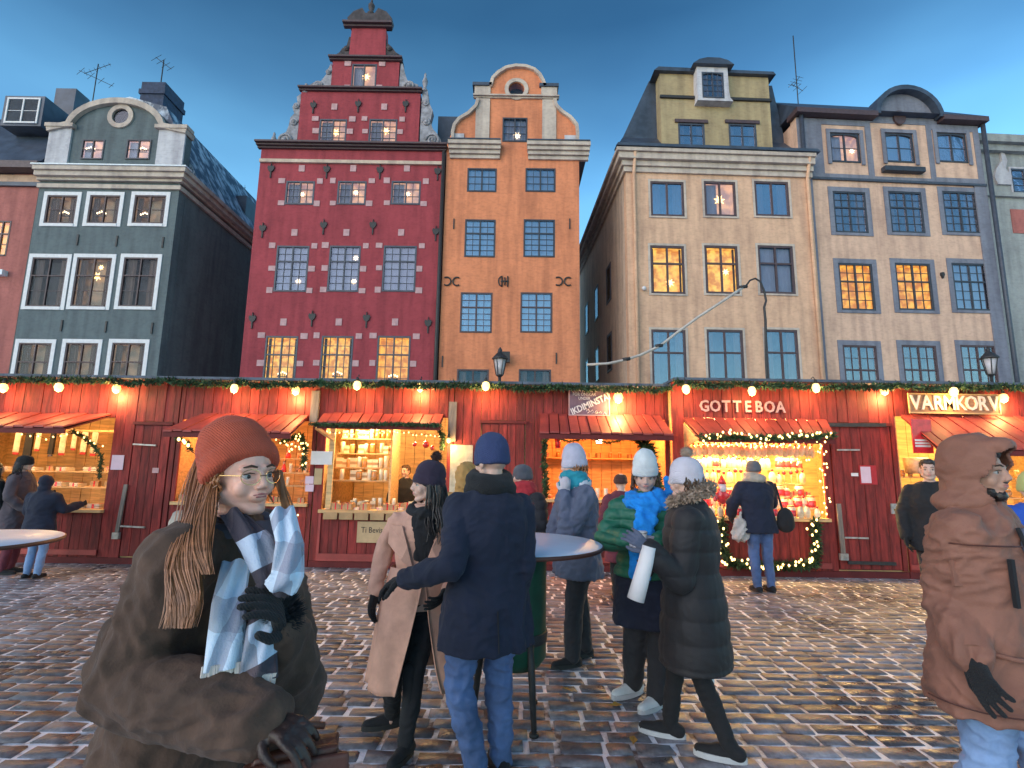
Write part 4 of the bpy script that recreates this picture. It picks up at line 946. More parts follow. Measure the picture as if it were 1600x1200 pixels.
SF = stall(FE, 'red sausage stall with bright yellow interior at the right edge', xE1 + .012, EL(1800, 740)[0], ZT2, oF)

# awnings
def aw(S, F, wl, wr, wy, bl, br, by, off, n, **k):
    zw = F.L((wl + wr) / 2, wy)[1]; zb = F.L((bl + br) / 2, by, -off)[1]
    return awning(S, F, F.L(wl, wy)[0], F.L(wr, wy)[0], zw, F.L(bl, by, -off)[0], F.L(br, by, -off)[0], zb, off, n, **k)
aw(SA, FA, -150, 176, 646, -180, 103, 666, .75, 18)
aw(SB, FA, 316, 483, 649, 256, 455, 675, .7, 13)
aw(SC, FA, 506, 694, 648, 496, 688, 662, .45, 12)
aw(SD, FA, 843, 1031, 649, 842, 1052, 678, .62, 13)
aw(SE, FE, 1066, 1290, 656, 1092, 1304, 683, .60, 14)
aw(SF, FE, 1406, 1700, 652, 1466, 1820, 704, .80, 22)
def cheek(S, F, xw, zw0, zw1, xb, zb, off, m='pine'):
    b = MB(); vs = [(xw, -.03, zw0), (xw, -.03, zw1), (xb, -off, zb)]
    b.add(vs + [(v[0] + .02, v[1], v[2]) for v in vs], [(0, 2, 1), (3, 4, 5), (0, 3, 5, 2), (0, 1, 4, 3), (1, 2, 5, 4)]); return b.build('awning_cheek', M[m], S)
cheek(SE, FE, EL(1068, 700)[0], EL(1068, 700)[1], EL(1068, 662)[1], EL(1092, 684, -.55)[0], EL(1092, 686, -.55)[1], .55)
# interiors
def interior(S, F, o, depth=2.2, back='pine', zcount=None, lights=2, power=105, col=(1, .62, .26), light_r=.05):
    xa, xb, za, zb = o
    n = int((xb - xa + .6) / .2)
    planks(S, xa - .1, xb + .1, .1, zb + .3, depth - .12, depth - .09, .2, back, 'back_board')
    if zcount:
        planks(S, xa, xb, .10, zcount - .06, -.03, .0)
        MB().box(xa - .02, xb + .02, -.10, .45, zcount - .05, zcount).build('counter', M['pine'], S)
        MB().box(xa, xb, -.055, -.031, .14, .22).build('counter_rail', M['red_awning'], S)
    MB().box(xa - .1, xb + .1, .05, depth - .1, zb + .30, zb + .33).build('ceiling_board', M[back], S)
    for i in range(lights):
        x = xa + (xb - xa) * (i + .5) / lights
        e = empty('stall_lamp', F.o + Vector((x, .55, zb + .10)), F.a, None, 'lamp')
        inst('bulb', BULB['bulb_room'], e, (0, 0, 0), (0, 0, 0), (light_r,) * 3)
        MB().tube([(0, 0, light_r), (0, 0, .19)], .008, 5).build('cord', M['iron'], e)
        yield_lamps.append(e)
        ld = bpy.data.lights.new('stall_glow', 'POINT'); ld.energy = power; ld.color = col; ld.shadow_soft_size = .12
        lo = bpy.data.objects.new('stall_glow', ld); C.objects.link(lo); lo.parent = e; lo.location = (0, -.22, -.22)
yield_lamps = []
interior(SA, FA, oA, zcount=FL(120, 795)[1], lights=2, power=24, col=(1, .62, .25))
interior(SB, FA, oB, zcount=FL(400, 785)[1], lights=2, power=15, col=(1, .45, .16))
interior(SC, FA, oC, zcount=FL(600, 797)[1], lights=2, power=32, col=(1, .70, .34))
interior(SD, FA, oD, zcount=FL(940, 780)[1], lights=2, power=46, col=(1, .34, .08))
interior(SE, FE, oE, zcount=EL(1180, 808)[1], lights=3, power=105, col=(1, .66, .24))
interior(SF, FE, oF, zcount=EL(1450, 810)[1], lights=2, power=80, col=(1, .68, .24))
nm = ['left half of the textile stall', 'right half of the textile stall', 'left side of the figurine stall', 'right side of the figurine stall', 'left side of the soap stall', 'right side of the soap stall',
      'left side of the orange-glowing stall', 'right side of the orange-glowing stall', 'left end of the candy stall', 'middle of the candy stall', 'right end of the candy stall', 'visible end of the sausage stall', 'far end of the sausage stall']
for e, s_ in zip(yield_lamps, nm): e['label'] = 'warm ceiling bulb hanging in the ' + s_

# roof garlands
def gl(F, x0, x1, z, n, label, off=-.25):
    pts = [(x0 + (x1 - x0) * i / 14, off + random.uniform(-.02, .02), z + random.uniform(-.02, .02) - .035 * abs(math.sin(i * .9))) for i in range(15)]
    garland(F, pts, .10, n, label)
gl(FA, xA0, xA1, ZT - .045, 2200, 'evergreen garland along the roof edge of the textile stall at the left')
gl(FA, xA1, xB1, ZT - .045, 1300, 'evergreen garland along the roof edge of the figurine stall')
gl(FA, xB1, xC1, ZT - .03, 1300, 'evergreen garland along the roof edge of the soap stall')
gl(FA, xC1, xD1, ZT - .03, 2000, 'evergreen garland along the roof edge beside the dark info sign')
gl(FE, 0, xE1, ZT2 - .045, 2000, 'evergreen garland along the roof edge above the candy stall lettering')
gl(FE, xE1, EL(1700, 600)[0], ZT2 - .03, 1500, 'evergreen garland along the roof edge above the sausage sign')
for px, py, lb, F_ in [(5, 606, 'bare roof bulb at the left edge above the textile stall', FA), (92, 605, 'bare roof bulb above the middle of the textile stall', FA), (182, 607, 'bare roof bulb beside the textile stall awning', FA),
                   (366, 607, 'bare roof bulb above the figurine stall awning', FA), (462, 610, 'bare roof bulb at the right end of the figurine stall', FA), (558, 602, 'bare roof bulb over the left of the soap stall awning', FA),
                   (657, 605, 'bare roof bulb over the right of the soap stall awning', FA), (759, 603, 'bare roof bulb above the plank door beside the soap stall', FA),
                   (1072, 608, 'bare roof bulb left of the word on the candy stall', FE), (1175, 611, 'bare roof bulb above the middle of the word on the candy stall', FE), (1275, 606, 'bare roof bulb at the right end of the candy awning', FE),
                   (1382, 610, 'bare roof bulb above the broad plank door', FE), (1490, 612, 'bare roof bulb above the sausage sign', FE), (1568, 622, 'bare roof bulb right of the sausage sign', FE)]:
    top_lamp(F_, px, py, lb, off=-.30 if px not in (182, 462, 657, 1382, 1568) else -.13, power=7.0 if px not in (182, 462, 657, 1382, 1568) else 13.0)
top_lamp(FA, 966, 621, 'large bright wall bulb right of the dark info sign', .085, -.16, 26)
top_lamp(FA, 701, 688, 'bare bulb hanging low on the post right of the soap stall', .038, -.15)
# ------------------------------------------------------------ people
def V(*a): return Vector(a)
def rotz(v, a): c, s = math.cos(a), math.sin(a); return Vector((v[0] * c - v[1] * s, v[0] * s + v[1] * c, v[2]))
class Blob(MB):
    """collects closed lumps that are fused into one continuous surface"""
    def cap(s, p0, p1, r0, r1, seg=14, n=3):
        p0, p1 = Vector(p0), Vector(p1); d = p1 - p0
        if d.length < 1e-5: return s.ell(p0, (r0,) * 3)
        d.normalize(); a = d.orthogonal().normalized(); b = d.cross(a); rings = []
        for i in range(n + 1):
            t = -PI / 2 + (PI / 2) * i / n; rings.append((p0 + d * r0 * math.sin(t), max(1e-4, r0 * math.cos(t))))
        for i in range(n + 1):
            t = (PI / 2) * i / n; rings.append((p1 + d * r1 * math.sin(t), max(1e-4, r1 * math.cos(t))))
        vs = [c + (a * math.cos(2 * PI * k / seg) + b * math.sin(2 * PI * k / seg)) * r for c, r in rings for k in range(seg)]
        m = len(rings); fs = [(i * seg + k, i * seg + (k + 1) % seg, (i + 1) * seg + (k + 1) % seg, (i + 1) * seg + k) for i in range(m - 1) for k in range(seg)]
        fs += [tuple(range(seg))[::-1], tuple((m - 1) * seg + k for k in range(seg))]
        return s.add(vs, fs, True)
    def chain(s, pts, rs, seg=14):
        for i in range(len(pts) - 1): s.cap(pts[i], pts[i + 1], rs[i], rs[i + 1], seg)
        return s
    def ell(s, c, r, rz=0.0, rx=0.0, seg=18, n=10):
        Mx = Matrix.Rotation(rz, 3, 'Z') @ Matrix.Rotation(rx, 3, 'X'); c = Vector(c); vs = []
        for i in range(n + 1):
            t = -PI / 2 + PI * i / n; ct = max(1e-3, math.cos(t))
            for k in range(seg):
                a = 2 * PI * k / seg; vs.append(c + Mx @ Vector((r[0] * ct * math.cos(a), r[1] * ct * math.sin(a), r[2] * math.sin(t))))
        fs = [(i * seg + k, i * seg + (k + 1) % seg, (i + 1) * seg + (k + 1) % seg, (i + 1) * seg + k) for i in range(n) for k in range(seg)]
        fs += [tuple(range(seg))[::-1], tuple(n * seg + k for k in range(seg))]
        return s.add(vs, fs, True)
    def loft(s, secs, seg=28, rz=0.0):
        """secs: (centre, rx, ry) from bottom to top; rx along the body's side axis turned by rz"""
        vs = []
        for c, rx, ry in secs:
            for k in range(seg):
                a = 2 * PI * k / seg; v = rotz((rx * math.cos(a), ry * math.sin(a), 0), rz) + Vector(c); vs.append(v)
        m = len(secs); fs = [(i * seg + k, i * seg + (k + 1) % seg, (i + 1) * seg + (k + 1) % seg, (i + 1) * seg + k) for i in range(m - 1) for k in range(seg)]
        fs += [tuple(range(seg))[::-1], tuple((m - 1) * seg + k for k in range(seg))]
        return s.add(vs, fs, True)
    def fuse(s, name, m, parent, voxel=.01, smooth=4, disp=None, loc=None):
        me = s.mesh('tmp_mesh', None); o = bpy.data.objects.new('tmp', me); C.objects.link(o)
        rm = o.modifiers.new('r', 'REMESH'); rm.mode = 'VOXEL'; rm.voxel_size = voxel; rm.use_smooth_shade = True
        sm = o.modifiers.new('s', 'SMOOTH'); sm.factor = .5; sm.iterations = smooth
        dg = bpy.context.evaluated_depsgraph_get(); dg.update()
        res = bpy.data.meshes.new_from_object(o.evaluated_get(dg)); bpy.data.objects.remove(o); bpy.data.meshes.remove(me)
        res.name = name; res.materials.clear(); res.materials.append(m if not isinstance(m, str) else M[m])
        if disp: displace(res, disp)
        res.polygons.foreach_set('use_smooth', [True] * len(res.polygons)); res.update()
        o = bpy.data.objects.new(name, res); C.objects.link(o)
        if parent: o.parent = parent
        if loc: o.location = loc
        return o
def displace(me, f):
    n = len(me.vertices); co = np.empty(n * 3); me.vertices.foreach_get('co', co); co = co.reshape(-1, 3)
    no = np.empty(n * 3); me.vertex_normals.foreach_get('vector', no); no = no.reshape(-1, 3)
    d = np.array([f(c) for c in co]); co += no * d[:, None]; me.vertices.foreach_set('co', co.ravel()); me.update()
NS = noise.noise
def folds(amp, seed=0.0, fz=2.2, fx=6.0, sharp=True):
    def f(c):
        w0 = NS(Vector((c[0] * 3 + seed, c[1] * 3, c[2] * 3)))
        a = NS(Vector((c[0] * fx + seed + w0, c[1] * fx, c[2] * fz + seed + w0 * .6)))
        b = NS(Vector((c[0] * fx * 1.5 - seed, c[1] * fx * 1.5, c[2] * fx * 2.2 + w0 * 2)))
        e = NS(Vector((c[0] * 16 + seed + w0 * 3, c[1] * 16, c[2] * 22 + w0 * 5)))
        return amp * ((1 - 3.0 * abs(a)) * .75 + (1 - 2.8 * abs(b)) * .50 + (1 - 3 * abs(e)) * .22 - .55)
    return f
def quilt(amp, pitch, seed=0.0):
    g_ = folds(amp * .35, seed)
    def f(c):
        t = c[2] + .012 * NS(Vector((c[0] * 5, c[1] * 5, seed))); return amp * (abs(math.sin(PI * t / pitch)) ** .55 - .6) + g_(c)
    return f
def fabric(k, col, rough=.88, var=.15, bump=.6, bscale=130, sheen=.04, scale=7, **kw):
    M[k] = mat(k, col, rough, var, scale, bump, bscale, sheen=sheen, bdist=.003, **kw); return k
def knit(k, col, sc=150):
    m = mat(k, col, .92, .12, 9, 0, sheen=.05); t = m.node_tree; b = t.nodes['Principled BSDF']; N = t.nodes.new; K = t.links.new
    tx = N('ShaderNodeTexCoord'); wv = N('ShaderNodeTexWave'); wv.wave_type = 'BANDS'; wv.bands_direction = 'DIAGONAL'; wv.inputs['Scale'].default_value = sc * .35; wv.inputs['Distortion'].default_value = 2.5; wv.inputs['Detail Scale'].default_value = 3
    bp = N('ShaderNodeBump'); bp.inputs['Strength'].default_value = .6; bp.inputs['Distance'].default_value = .004
    K(tx.outputs['Object'], wv.inputs['Vector']); K(wv.outputs['Fac'], bp.inputs['Height']); K(bp.outputs[0], b.inputs['Normal'])
    M[k] = m; return k
def skin_mat(k, col):
    m = mat(k, col, .5, .10, 14, .15, 180, bdist=.002); b = m.node_tree.nodes['Principled BSDF']; setc(b, 'Subsurface Weight', .12)
    if 'Subsurface Radius' in b.inputs: b.inputs['Subsurface Radius'].default_value = (.02, .008, .004)
    M[k] = m
skin_mat('skin', (0.62, 0.38, 0.30)); skin_mat('skin_rosy', (0.80, 0.43, 0.33)); skin_mat('skin_tan', (0.45, 0.25, 0.18))
M['eye_white'] = mat('eye_white', (.36, .34, .33), .25, .03); M['iris'] = mat('iris', (.03, .02, .015), .15, .1)
M['lips'] = mat('lips', (.46, .14, .13), .4, .1); M['brow'] = mat('brow', (.05, .03, .02), .9, .2)
M['hair_dark'] = mat('hair_dark', (.022, .015, .014), .45, .4, 30, rnd=.4); M['hair_brown'] = mat('hair_brown', (.09, .05, .03), .5, .4, 30, rnd=.4)
M['hair_fair'] = mat('hair_fair', (.34, .135, .055), .38, .25, 30, rnd=.20)
M['black_shiny'] = mat('black_shiny', (.015, .015, .018), .3, .2); M['sole'] = mat('sole', (.5, .5, .52), .6, .1); M['sole_dark'] = mat('sole_dark', (.02, .02, .02), .7, .1)

def head_parts(B, T, s):
    e = lambda c, r, **k: B.ell(T @ Vector([x * s for x in c]), [x * s for x in r], rz=T_yaw(T), **k)
    c_ = lambda a, b, ra, rb: B.cap(T @ Vector([x * s for x in a]), T @ Vector([x * s for x in b]), ra * s, rb * s, 10)
    e((0, .012, .03), (.074, .094, .086)); e((0, -.028, -.018), (.060, .060, .082))
    for q in (-1, 1):
        c_((q * .048, .0, -.052), (q * .012, -.064, -.092), .026, .017); e((q * .034, -.056, -.030), (.025, .024, .028)); e((q * .077, .014, -.008), (.009, .019, .031))
        e((q * .010, -.097, -.030), (.009, .010, .007)); c_((q * .014, -.084, .024), (q * .046, -.072, .022), .010, .009)
        c_((q * .018, -.085, .0115), (q * .045, -.074, .011), .0045, .004); c_((q * .018, -.084, -.009), (q * .045, -.073, -.008), .0045, .004)
    c_((0, -.084, .020), (0, -.104, -.022), .0085, .0115); e((0, -.078, -.054), (.027, .018, .019)); e((0, -.070, -.092), (.020, .018, .015))
    c_((-.012, -.0925, -.049), (.012, -.0925, -.049), .0035, .0035); c_((-.010, -.0915, -.058), (.010, -.0915, -.058), .0038, .0038)
    c_((0, .020, -.05), (0, .030, -.185), .050, .056)
def T_yaw(T): return math.atan2(T[1][0], T[0][0])
def face_bits(T, s, parent, beard=False, glasses=None):
    def at(c): return T @ Vector([x * s for x in c])
    yw = T_yaw(T)
    for q in (-1, 1):
        b = Blob(); b.ell(at((q * .031, -.0705, .001)), [.0130 * s] * 3, seg=12, n=8); ey = b.build('eye', M['eye_white'], parent)
        b = Blob(); b.ell(at((q * .0312, -.0790, .0008)), (.0065 * s, .0055 * s, .0065 * s), rz=yw, seg=10, n=6); b.build('iris', M['iris'], ey)
        b = MB(); b.tube([at((q * .014, -.0945, .026)), at((q * .030, -.0915, .031)), at((q * .047, -.0800, .026))], [.0028 * s, .0036 * s, .002 * s], 6); b.build('eyebrow', M['brow'], parent)
        b = MB(); b.tube([at((q * .0185, -.0895, .0085)), at((q * .031, -.0868, .0105)), at((q * .0455, -.0775, .006))], [.001 * s, .002 * s, .0014 * s], 5); b.build('eyelash', M['brow'], parent)
    b = Blob(); b.cap(at((-.020, -.0900, -.0510)), at((0, -.0960, -.0485)), .0016 * s, .0034 * s, 8); b.cap(at((.020, -.0900, -.0510)), at((0, -.0960, -.0485)), .0016 * s, .0034 * s, 8)
    b.cap(at((-.012, -.0925, -.0560)), at((.012, -.0925, -.0560)), .0034 * s, .0034 * s, 8); b.build('lips', M['lips'], parent)
    if glasses:
        b = MB()
        for q in (-1, 1):
            b.tube([at((q * .032 + .024 * math.cos(t), -.100 + .010 * abs(math.cos(t)) * (1 if q * math.cos(t) > 0 else -.2), .000 + .020 * math.sin(t))) for t in [2 * PI * k / 16 for k in range(17)]], .0012 * s, 5)
            b.tube([at((q * .057, -.088, .006)), at((q * .078, -.02, .006)), at((q * .080, .02, .0))], .0014 * s, 5)
        b.tube([at((-.009, -.104, .004)), at((.009, -.104, .004))], .0013 * s, 5)
        b.build('glasses', M['gilt'], parent)
M['gilt'] = mat('gilt', (.5, .36, .2), .25, .1, metal=1.0)
def beanie(T, s, m, parent, pom=None, tall=.0, tilt=0.0, fold=True, base=-.012, wide=1.0):
    Tt = T @ Matrix.Translation((0, 0, base * s)) @ Matrix.Rotation(tilt, 4, 'X')
    B = Blob(); prof = []
    if fold: prof = [(.080, -.012), (.0905, -.004), (.0925, .018), (.0905, .040), (.0855, .048)]
    else: prof = [(.080, -.006), (.0875, .006), (.087, .03)]
    h = .135 + tall
    for k in range(1, 9):
        t = k / 8 * PI / 2; prof.append((.0865 * math.cos(t) ** .75 + .0005, .05 + (h - .05) * math.sin(t)))
    seg = 26; vs = []
    for r, z in prof:
        for k in range(seg):
            a = 2 * PI * k / seg; vs.append(Tt @ Vector((r * wide * s * math.cos(a), (r * 1.17 * math.sin(a) + .008) * s, z * s)))
    n = len(prof); fs = [(i * seg + k, i * seg + (k + 1) % seg, (i + 1) * seg + (k + 1) % seg, (i + 1) * seg + k) for i in range(n - 1) for k in range(seg)]
    fs += [tuple(range(seg))[::-1], tuple((n - 1) * seg + k for k in range(seg))]
    B.add(vs, fs, True)
    o = B.fuse('beanie', m, parent, .007 * s, 2, folds(.004, random.random() * 9, 3, 9))
    if pom:
        c = Tt @ Vector((0, .02 * s, (h + .025) * s)); fuzz(c, .042 * s, pom, o, 'pompom')
    return o
def fuzz(c, r, m, parent, name, n=500, sc=(1, 1, 1)):
    b = MB(); b.ball(c, r * .72, 10)
    for k in range(n):
        u = Vector((random.gauss(0, 1), random.gauss(0, 1), random.gauss(0, 1))).normalized(); u = Vector((u.x * sc[0], u.y * sc[1], u.z * sc[2]))
        a = c + u * r * .55; t = c + u * r * random.uniform(.85, 1.15); s_ = u.orthogonal().normalized() * r * .06
        b.add([a - s_, a + s_, t], [(0, 1, 2)])
    return b.build(name, M[m], parent)
def hand(B, w, d, n, s=1.0, curl=.5, spread=.012, left=1):
    """hand from wrist w along d, n = direction the palm faces; five separate fingers"""
    d = d.normalized(); n = (n - d * n.dot(d)).normalized(); a = d.cross(n) * left
    B.cap(w - d * .03 * s, w + d * .015 * s, .027 * s, .027 * s, 10)
    for k in (-1, 0, 1): B.cap(w + d * .02 * s + a * k * .016 * s, w + d * .075 * s + a * k * .022 * s, .0175 * s, .0145 * s, 10)
    for k, (o_, L_) in enumerate(((-.031, .058), (-.0105, .074), (.0105, .080), (.031, .072))):
        p = w + d * .080 * s + a * o_ * s; dd = d.copy(); r = .0098 * s; c = curl * (1.15 - .1 * k)
        for j in range(3):
            dd = (dd * math.cos(c * .8) + n * math.sin(c * .8)).normalized(); q = p + dd * L_ * (.46, .31, .25)[j] * s + a * o_ * .08 * s
            B.cap(p, q, r, r * .93, 8, 2); p = q; r *= .94
    p = w + d * .025 * s + a * .030 * s; q = p + (d * .7 + a * .55 + n * .45).normalized() * .042 * s; q2 = q + (d * .9 + a * .1 + n * .6).normalized() * .032 * s
    B.cap(p, q, .0135 * s, .0115 * s, 8); B.cap(q, q2, .0115 * s, .0098 * s, 8)
SEC = [(.855, .040, .040, .0), (.838, .058, .044, .0), (.820, .088, .052, .0), (.795, .112, .062, .0), (.74, .116, .073, .0), (.68, .108, .074, 0), (.62, .099, .068, 0), (.57, .103, .072, .0), (.52, .110, .078, 0), (.46, .110, .080, 0), (0, .115, .085, 0)]
def sec(z, H, wide=1.0):
    t = z / H
    for i in range(len(SEC) - 1):
        a, b = SEC[i], SEC[i + 1]
        if a[0] >= t >= b[0]:
            k = (a[0] - t) / (a[0] - b[0]); return ((a[1] + (b[1] - a[1]) * k) * H * wide, (a[2] + (b[2] - a[2]) * k) * H * wide)
    return (SEC[0][1] * H, SEC[0][2] * H)
class Person:
    def __init__(s, label, x, y, H, th=0, hth=None, lean=(0, 0), tilt=0.0, nod=0.0, arms=None, legs=None, wide=1.0, vox=.012, skin='skin', hunch=0.0, roll=0.0):
        """th = direction faced in degrees (0 towards the viewer, -90 to the picture's left); joints given in body axes (left, forward, up) x H"""
        s.H = H; s.th = R(th); s.hth = R(th if hth is None else hth); s.wide = wide; s.vox = vox; s.skin = skin
        s.root = empty('person', (x, y, 0), 0, label, 'person'); s.s = H / 1.70
        lx, ly = lean; s.lean = V(lx, ly, 0)
        s.arms = {}; s.legs = {}
        for q, k in ((1, 'L'), (-1, 'R')):
            sh = s.B(q * .102 * wide, 0, .785) + s.lean
            el, ha = (arms or {}).get(k) or ((q * .150 * wide, -.01, .645), (q * .150 * wide, .05, .50))
            el = s.B(*el) + s.lean if not isinstance(el, Vector) else el; ha = s.B(*ha) + s.lean if not isinstance(ha, Vector) else ha
            s.arms[k] = (sh, el, ha)
            kn, an = (legs or {}).get(k) or ((q * .055, .02, .28), (q * .055, -.01, .045))
            s.legs[k] = (s.B(q * .052, 0, .50) + s.lean * .4, s.B(*kn), s.B(*an))
        hc = s.B(0, .012 + hunch, .925) + s.lean * 1.15
        s.T = Matrix.Translation(hc) @ Matrix.Rotation(s.hth, 4, 'Z') @ Matrix.Rotation(nod, 4, 'X') @ Matrix.Rotation(tilt, 4, 'Y')
        s.hunch = hunch
    def B(s, l, f, z): return rotz((l * s.H, -f * s.H, z * s.H), s.th)
    def ctr(s, z):
        k = min(1.0, max(0, (z / s.H - .45) / .37)); return s.lean * (.4 + .6 * k) + V(0, 0, z)
    def surf(s, ang, z, off=0.0, wide=None):
        """point on the torso, ang 0 = chest, +90 = left side"""
        rx, ry = sec(z, s.H, (wide or s.wide)); a = R(ang)
        return rotz(((rx + off) * math.sin(a), -(ry + off) * math.cos(a), 0), s.th) + s.ctr(z)
    def body(s, bare='', beard=False, glasses=False, face=True, hs=1.0):
        B = Blob(); H = s.H; w = s.wide * .86
        zs = [.47, .52, .57, .62, .68, .74, .785, .815, .835, .855]
        B.loft([(s.ctr(z * H),) + tuple(v * (.86) for v in sec(z * H, H, s.wide)) for z in zs], rz=s.th)
        for k in 'LR':
            sh, el, ha = s.arms[k]; B.chain([sh, el, ha], [.030 * H, .024 * H, .017 * H]); h, kn, an = s.legs[k]
            B.chain([h, kn, an], [.036 * H, .026 * H, .016 * H]); f = rotz((0, -1, 0), s.th); B.cap(an - V(0, 0, .018 * H), an + f * .012 * H - V(0, 0, .022 * H), .018 * H, .014 * H)
            q = 1 if k == 'L' else -1; d = ha - el; n_ = s.B(-q, .3, 0)
            if k in bare: hand(B, ha, d, n_, s.s, .45, left=q)
        head_parts(B, s.T, s.s * hs)
        B.fuse('body', s.skin, s.root, min(s.vox, .0045) if s.vox < .008 else s.vox * .75, 4 if s.vox < .008 else 2)
        if face and s.vox < .011: face_bits(s.T, s.s * hs, s.root, beard, glasses)
        return s
    def gloves(s, m, only='LR', curl=.5, palm=None, mit=False, sc=1.12):
        for k in only:
            sh, el, ha = s.arms[k]; B = Blob(); q = 1 if k == 'L' else -1; d = ha - el; n_ = (palm or {}).get(k) or s.B(-q, .3, 0)
            hand(B, ha, d, n_, s.s * sc, curl, left=q)
            if mit: B.ell(ha + d.normalized() * .085 * s.s, (.045 * s.s, .045 * s.s, .06 * s.s))
            B.cap(ha - d.normalized() * .05, ha, .034 * s.s, .032 * s.s, 10)
            B.fuse('glove', m, s.root, .0055 if s.vox < .011 else .009, 2)
    def coat(s, m, hem=.42, flare=1.0, thick=1.0, disp=None, slv=1.0, name='coat', collar=.0, hood=None, cuff=True, only_arms='LR', waist=1.0, hemrx=None):
        B = Blob(); H = s.H; zs = [z for z in (.47, .52, .57, .62, .68, .74, .785, .815, .835) if z > hem + .02]; w = s.wide * 1.06 * thick; L_ = []
        for z in [hem] + ([hem + (.47 - hem) * .5] if hem < .40 else []) + zs:
            rx, ry = sec(max(z, .44) * H, H, w); f = 1 + (flare - 1) * max(0, (.58 - z) / (.58 - min(hem, .5)))
            if .56 < z < .69: f *= waist
            L_.append((s.ctr(z * H), rx * f + .008, ry * f + .012))
        if collar: L_.append((s.ctr((.862 + collar) * H), .052 * H, .050 * H))
        else: L_.append((s.ctr(.852 * H), .05 * H, .048 * H))
        B.loft(L_, rz=s.th)
        for k in only_arms:
            sh, el, ha = s.arms[k]; d = (ha - el).normalized(); t = slv * thick
            B.chain([sh, sh.lerp(el, .5), el, el.lerp(ha, .5), ha - d * .015], [.040 * H * t, .0385 * H * t, .036 * H * t, .033 * H * t, .0285 * H * t])
        if hood: hood(B)
        return B.fuse(name, m, s.root, s.vox, 3, disp or folds(.010, random.random() * 50))
    def skirt(s, m, top=.60, hem=.25, flare=1.35, slit=0, slit_a=0, thick=.012, name='coat_skirt', seed=1.0, wide=1.06):
        """open hanging coat skirt with a front slit of slit degrees at the hem"""
        H = s.H; nz_, na = 22, 64; vs = []; fs = []
        for i in range(nz_ + 1):
            t = i / nz_; z = (top + (hem - top) * t) * H; rx, ry = sec(max(z, .45 * H), H, s.wide * wide); f = 1 + (flare - 1) * t; gap = R(slit) * t ** 1.2 / 2 + R(1)
            for k in range(na + 1):
                a = R(slit_a) + gap + (2 * PI - 2 * gap) * k / na; wv = 1 + .05 * t * math.sin(a * 7 + seed) + .03 * t * math.sin(a * 13 + seed * 3)
                x = (rx * f + .014) * math.sin(a) * wv; y = -(ry * f * (1 + .25 * t) + .014) * math.cos(a) * wv; vs.append(rotz((x, y, 0), s.th) + s.ctr(z) * 1.0 + V(0, 0, 0))
        w_ = na + 1
        for i in range(nz_):
            for k in range(na): fs.append((i * w_ + k, i * w_ + k + 1, (i + 1) * w_ + k + 1, (i + 1) * w_ + k))
        b = MB(); b.add(vs, fs, True); n = len(vs)
        cx = [s.ctr(v[2]) for v in vs]; inner = [Vector(v) + (Vector((c.x, c.y, v[2])) - Vector(v)).normalized() * thick for v, c in zip(vs, cx)]
        b.add(inner, [f[::-1] for f in fs], True)
        rim = [(nz_ * w_ + k, nz_ * w_ + k + 1) for k in range(na)] + [((i + 1) * w_, i * w_) for i in range(nz_)] + [(i * w_ + na, (i + 1) * w_ + na) for i in range(nz_)]
        for p, q in rim: b.f.append((p, q, q + n, p + n)); b.sm.append(False)
        return b.build(name, M[m] if isinstance(m, str) else m, s.root)
    def pants(s, m, r=1.0, disp=None, name='trousers', top=.52):
        B = Blob(); H = s.H
        B.loft([(s.ctr(.46 * H), .085 * H * s.wide, .062 * H * s.wide), (s.ctr(top * H), .1 * H * s.wide, .072 * H * s.wide)], rz=s.th)
        for k in 'LR':
            h, kn, an = s.legs[k]; B.chain([h, h.lerp(kn, .5), kn, kn.lerp(an, .5), an + V(0, 0, .0)], [.056 * H * r, .050 * H * r, .040 * H * r, .038 * H * r, .032 * H * r])
        return B.fuse(name, m, s.root, s.vox, 3, disp or folds(.007, random.random() * 50, 6, 9))
    def shoes(s, m, sole='sole_dark', th=None, big=1.0, boot=0.0, toe=None):
        for k in 'LR':
            h, kn, an = s.legs[k]; B = Blob(); a = s.th if not toe or k not in toe else R(toe[k]); f = rotz((0, -1, 0), a); S = s.s * big; g = V(an.x, an.y, an.z - .075 * s.s)
            B.cap(g - f * .045 * S + V(0, 0, .035 * S), g + f * .06 * S + V(0, 0, .035 * S), .040 * S, .040 * S); B.cap(g + f * .03 * S + V(0, 0, .03 * S), g + f * .15 * S + V(0, 0, .026 * S), .042 * S, .030 * S)
            B.cap(g - f * .02 * S + V(0, 0, .04 * S), an + V(0, 0, .02 + boot * .5), .040 * S, .038 * S)
            if boot: B.cap(an, an.lerp(kn, boot), .041 * S, .048 * S)
            o = B.fuse('boot' if boot else 'shoe', m, s.root, .008, 3)
            b = MB(); pts = []
            for t in range(20):
                a_ = 2 * PI * t / 20; u = math.cos(a_); v_ = math.sin(a_); pts.append(g + f * (.048 + .135 * u) * S + rotz((1, 0, 0), a) * v_ * (.043 + .006 * u) * S)
            vs = [(p.x, p.y, max(.001, p.z - .004)) for p in pts] + [(p.x, p.y, max(.001, p.z) + .026 * S) for p in pts]
            b.add(vs, [tuple(range(20))[::-1], tuple(range(20, 40))] + [(i, (i + 1) % 20, 20 + (i + 1) % 20, 20 + i) for i in range(20)]); b.build('sole', M[sole], o)
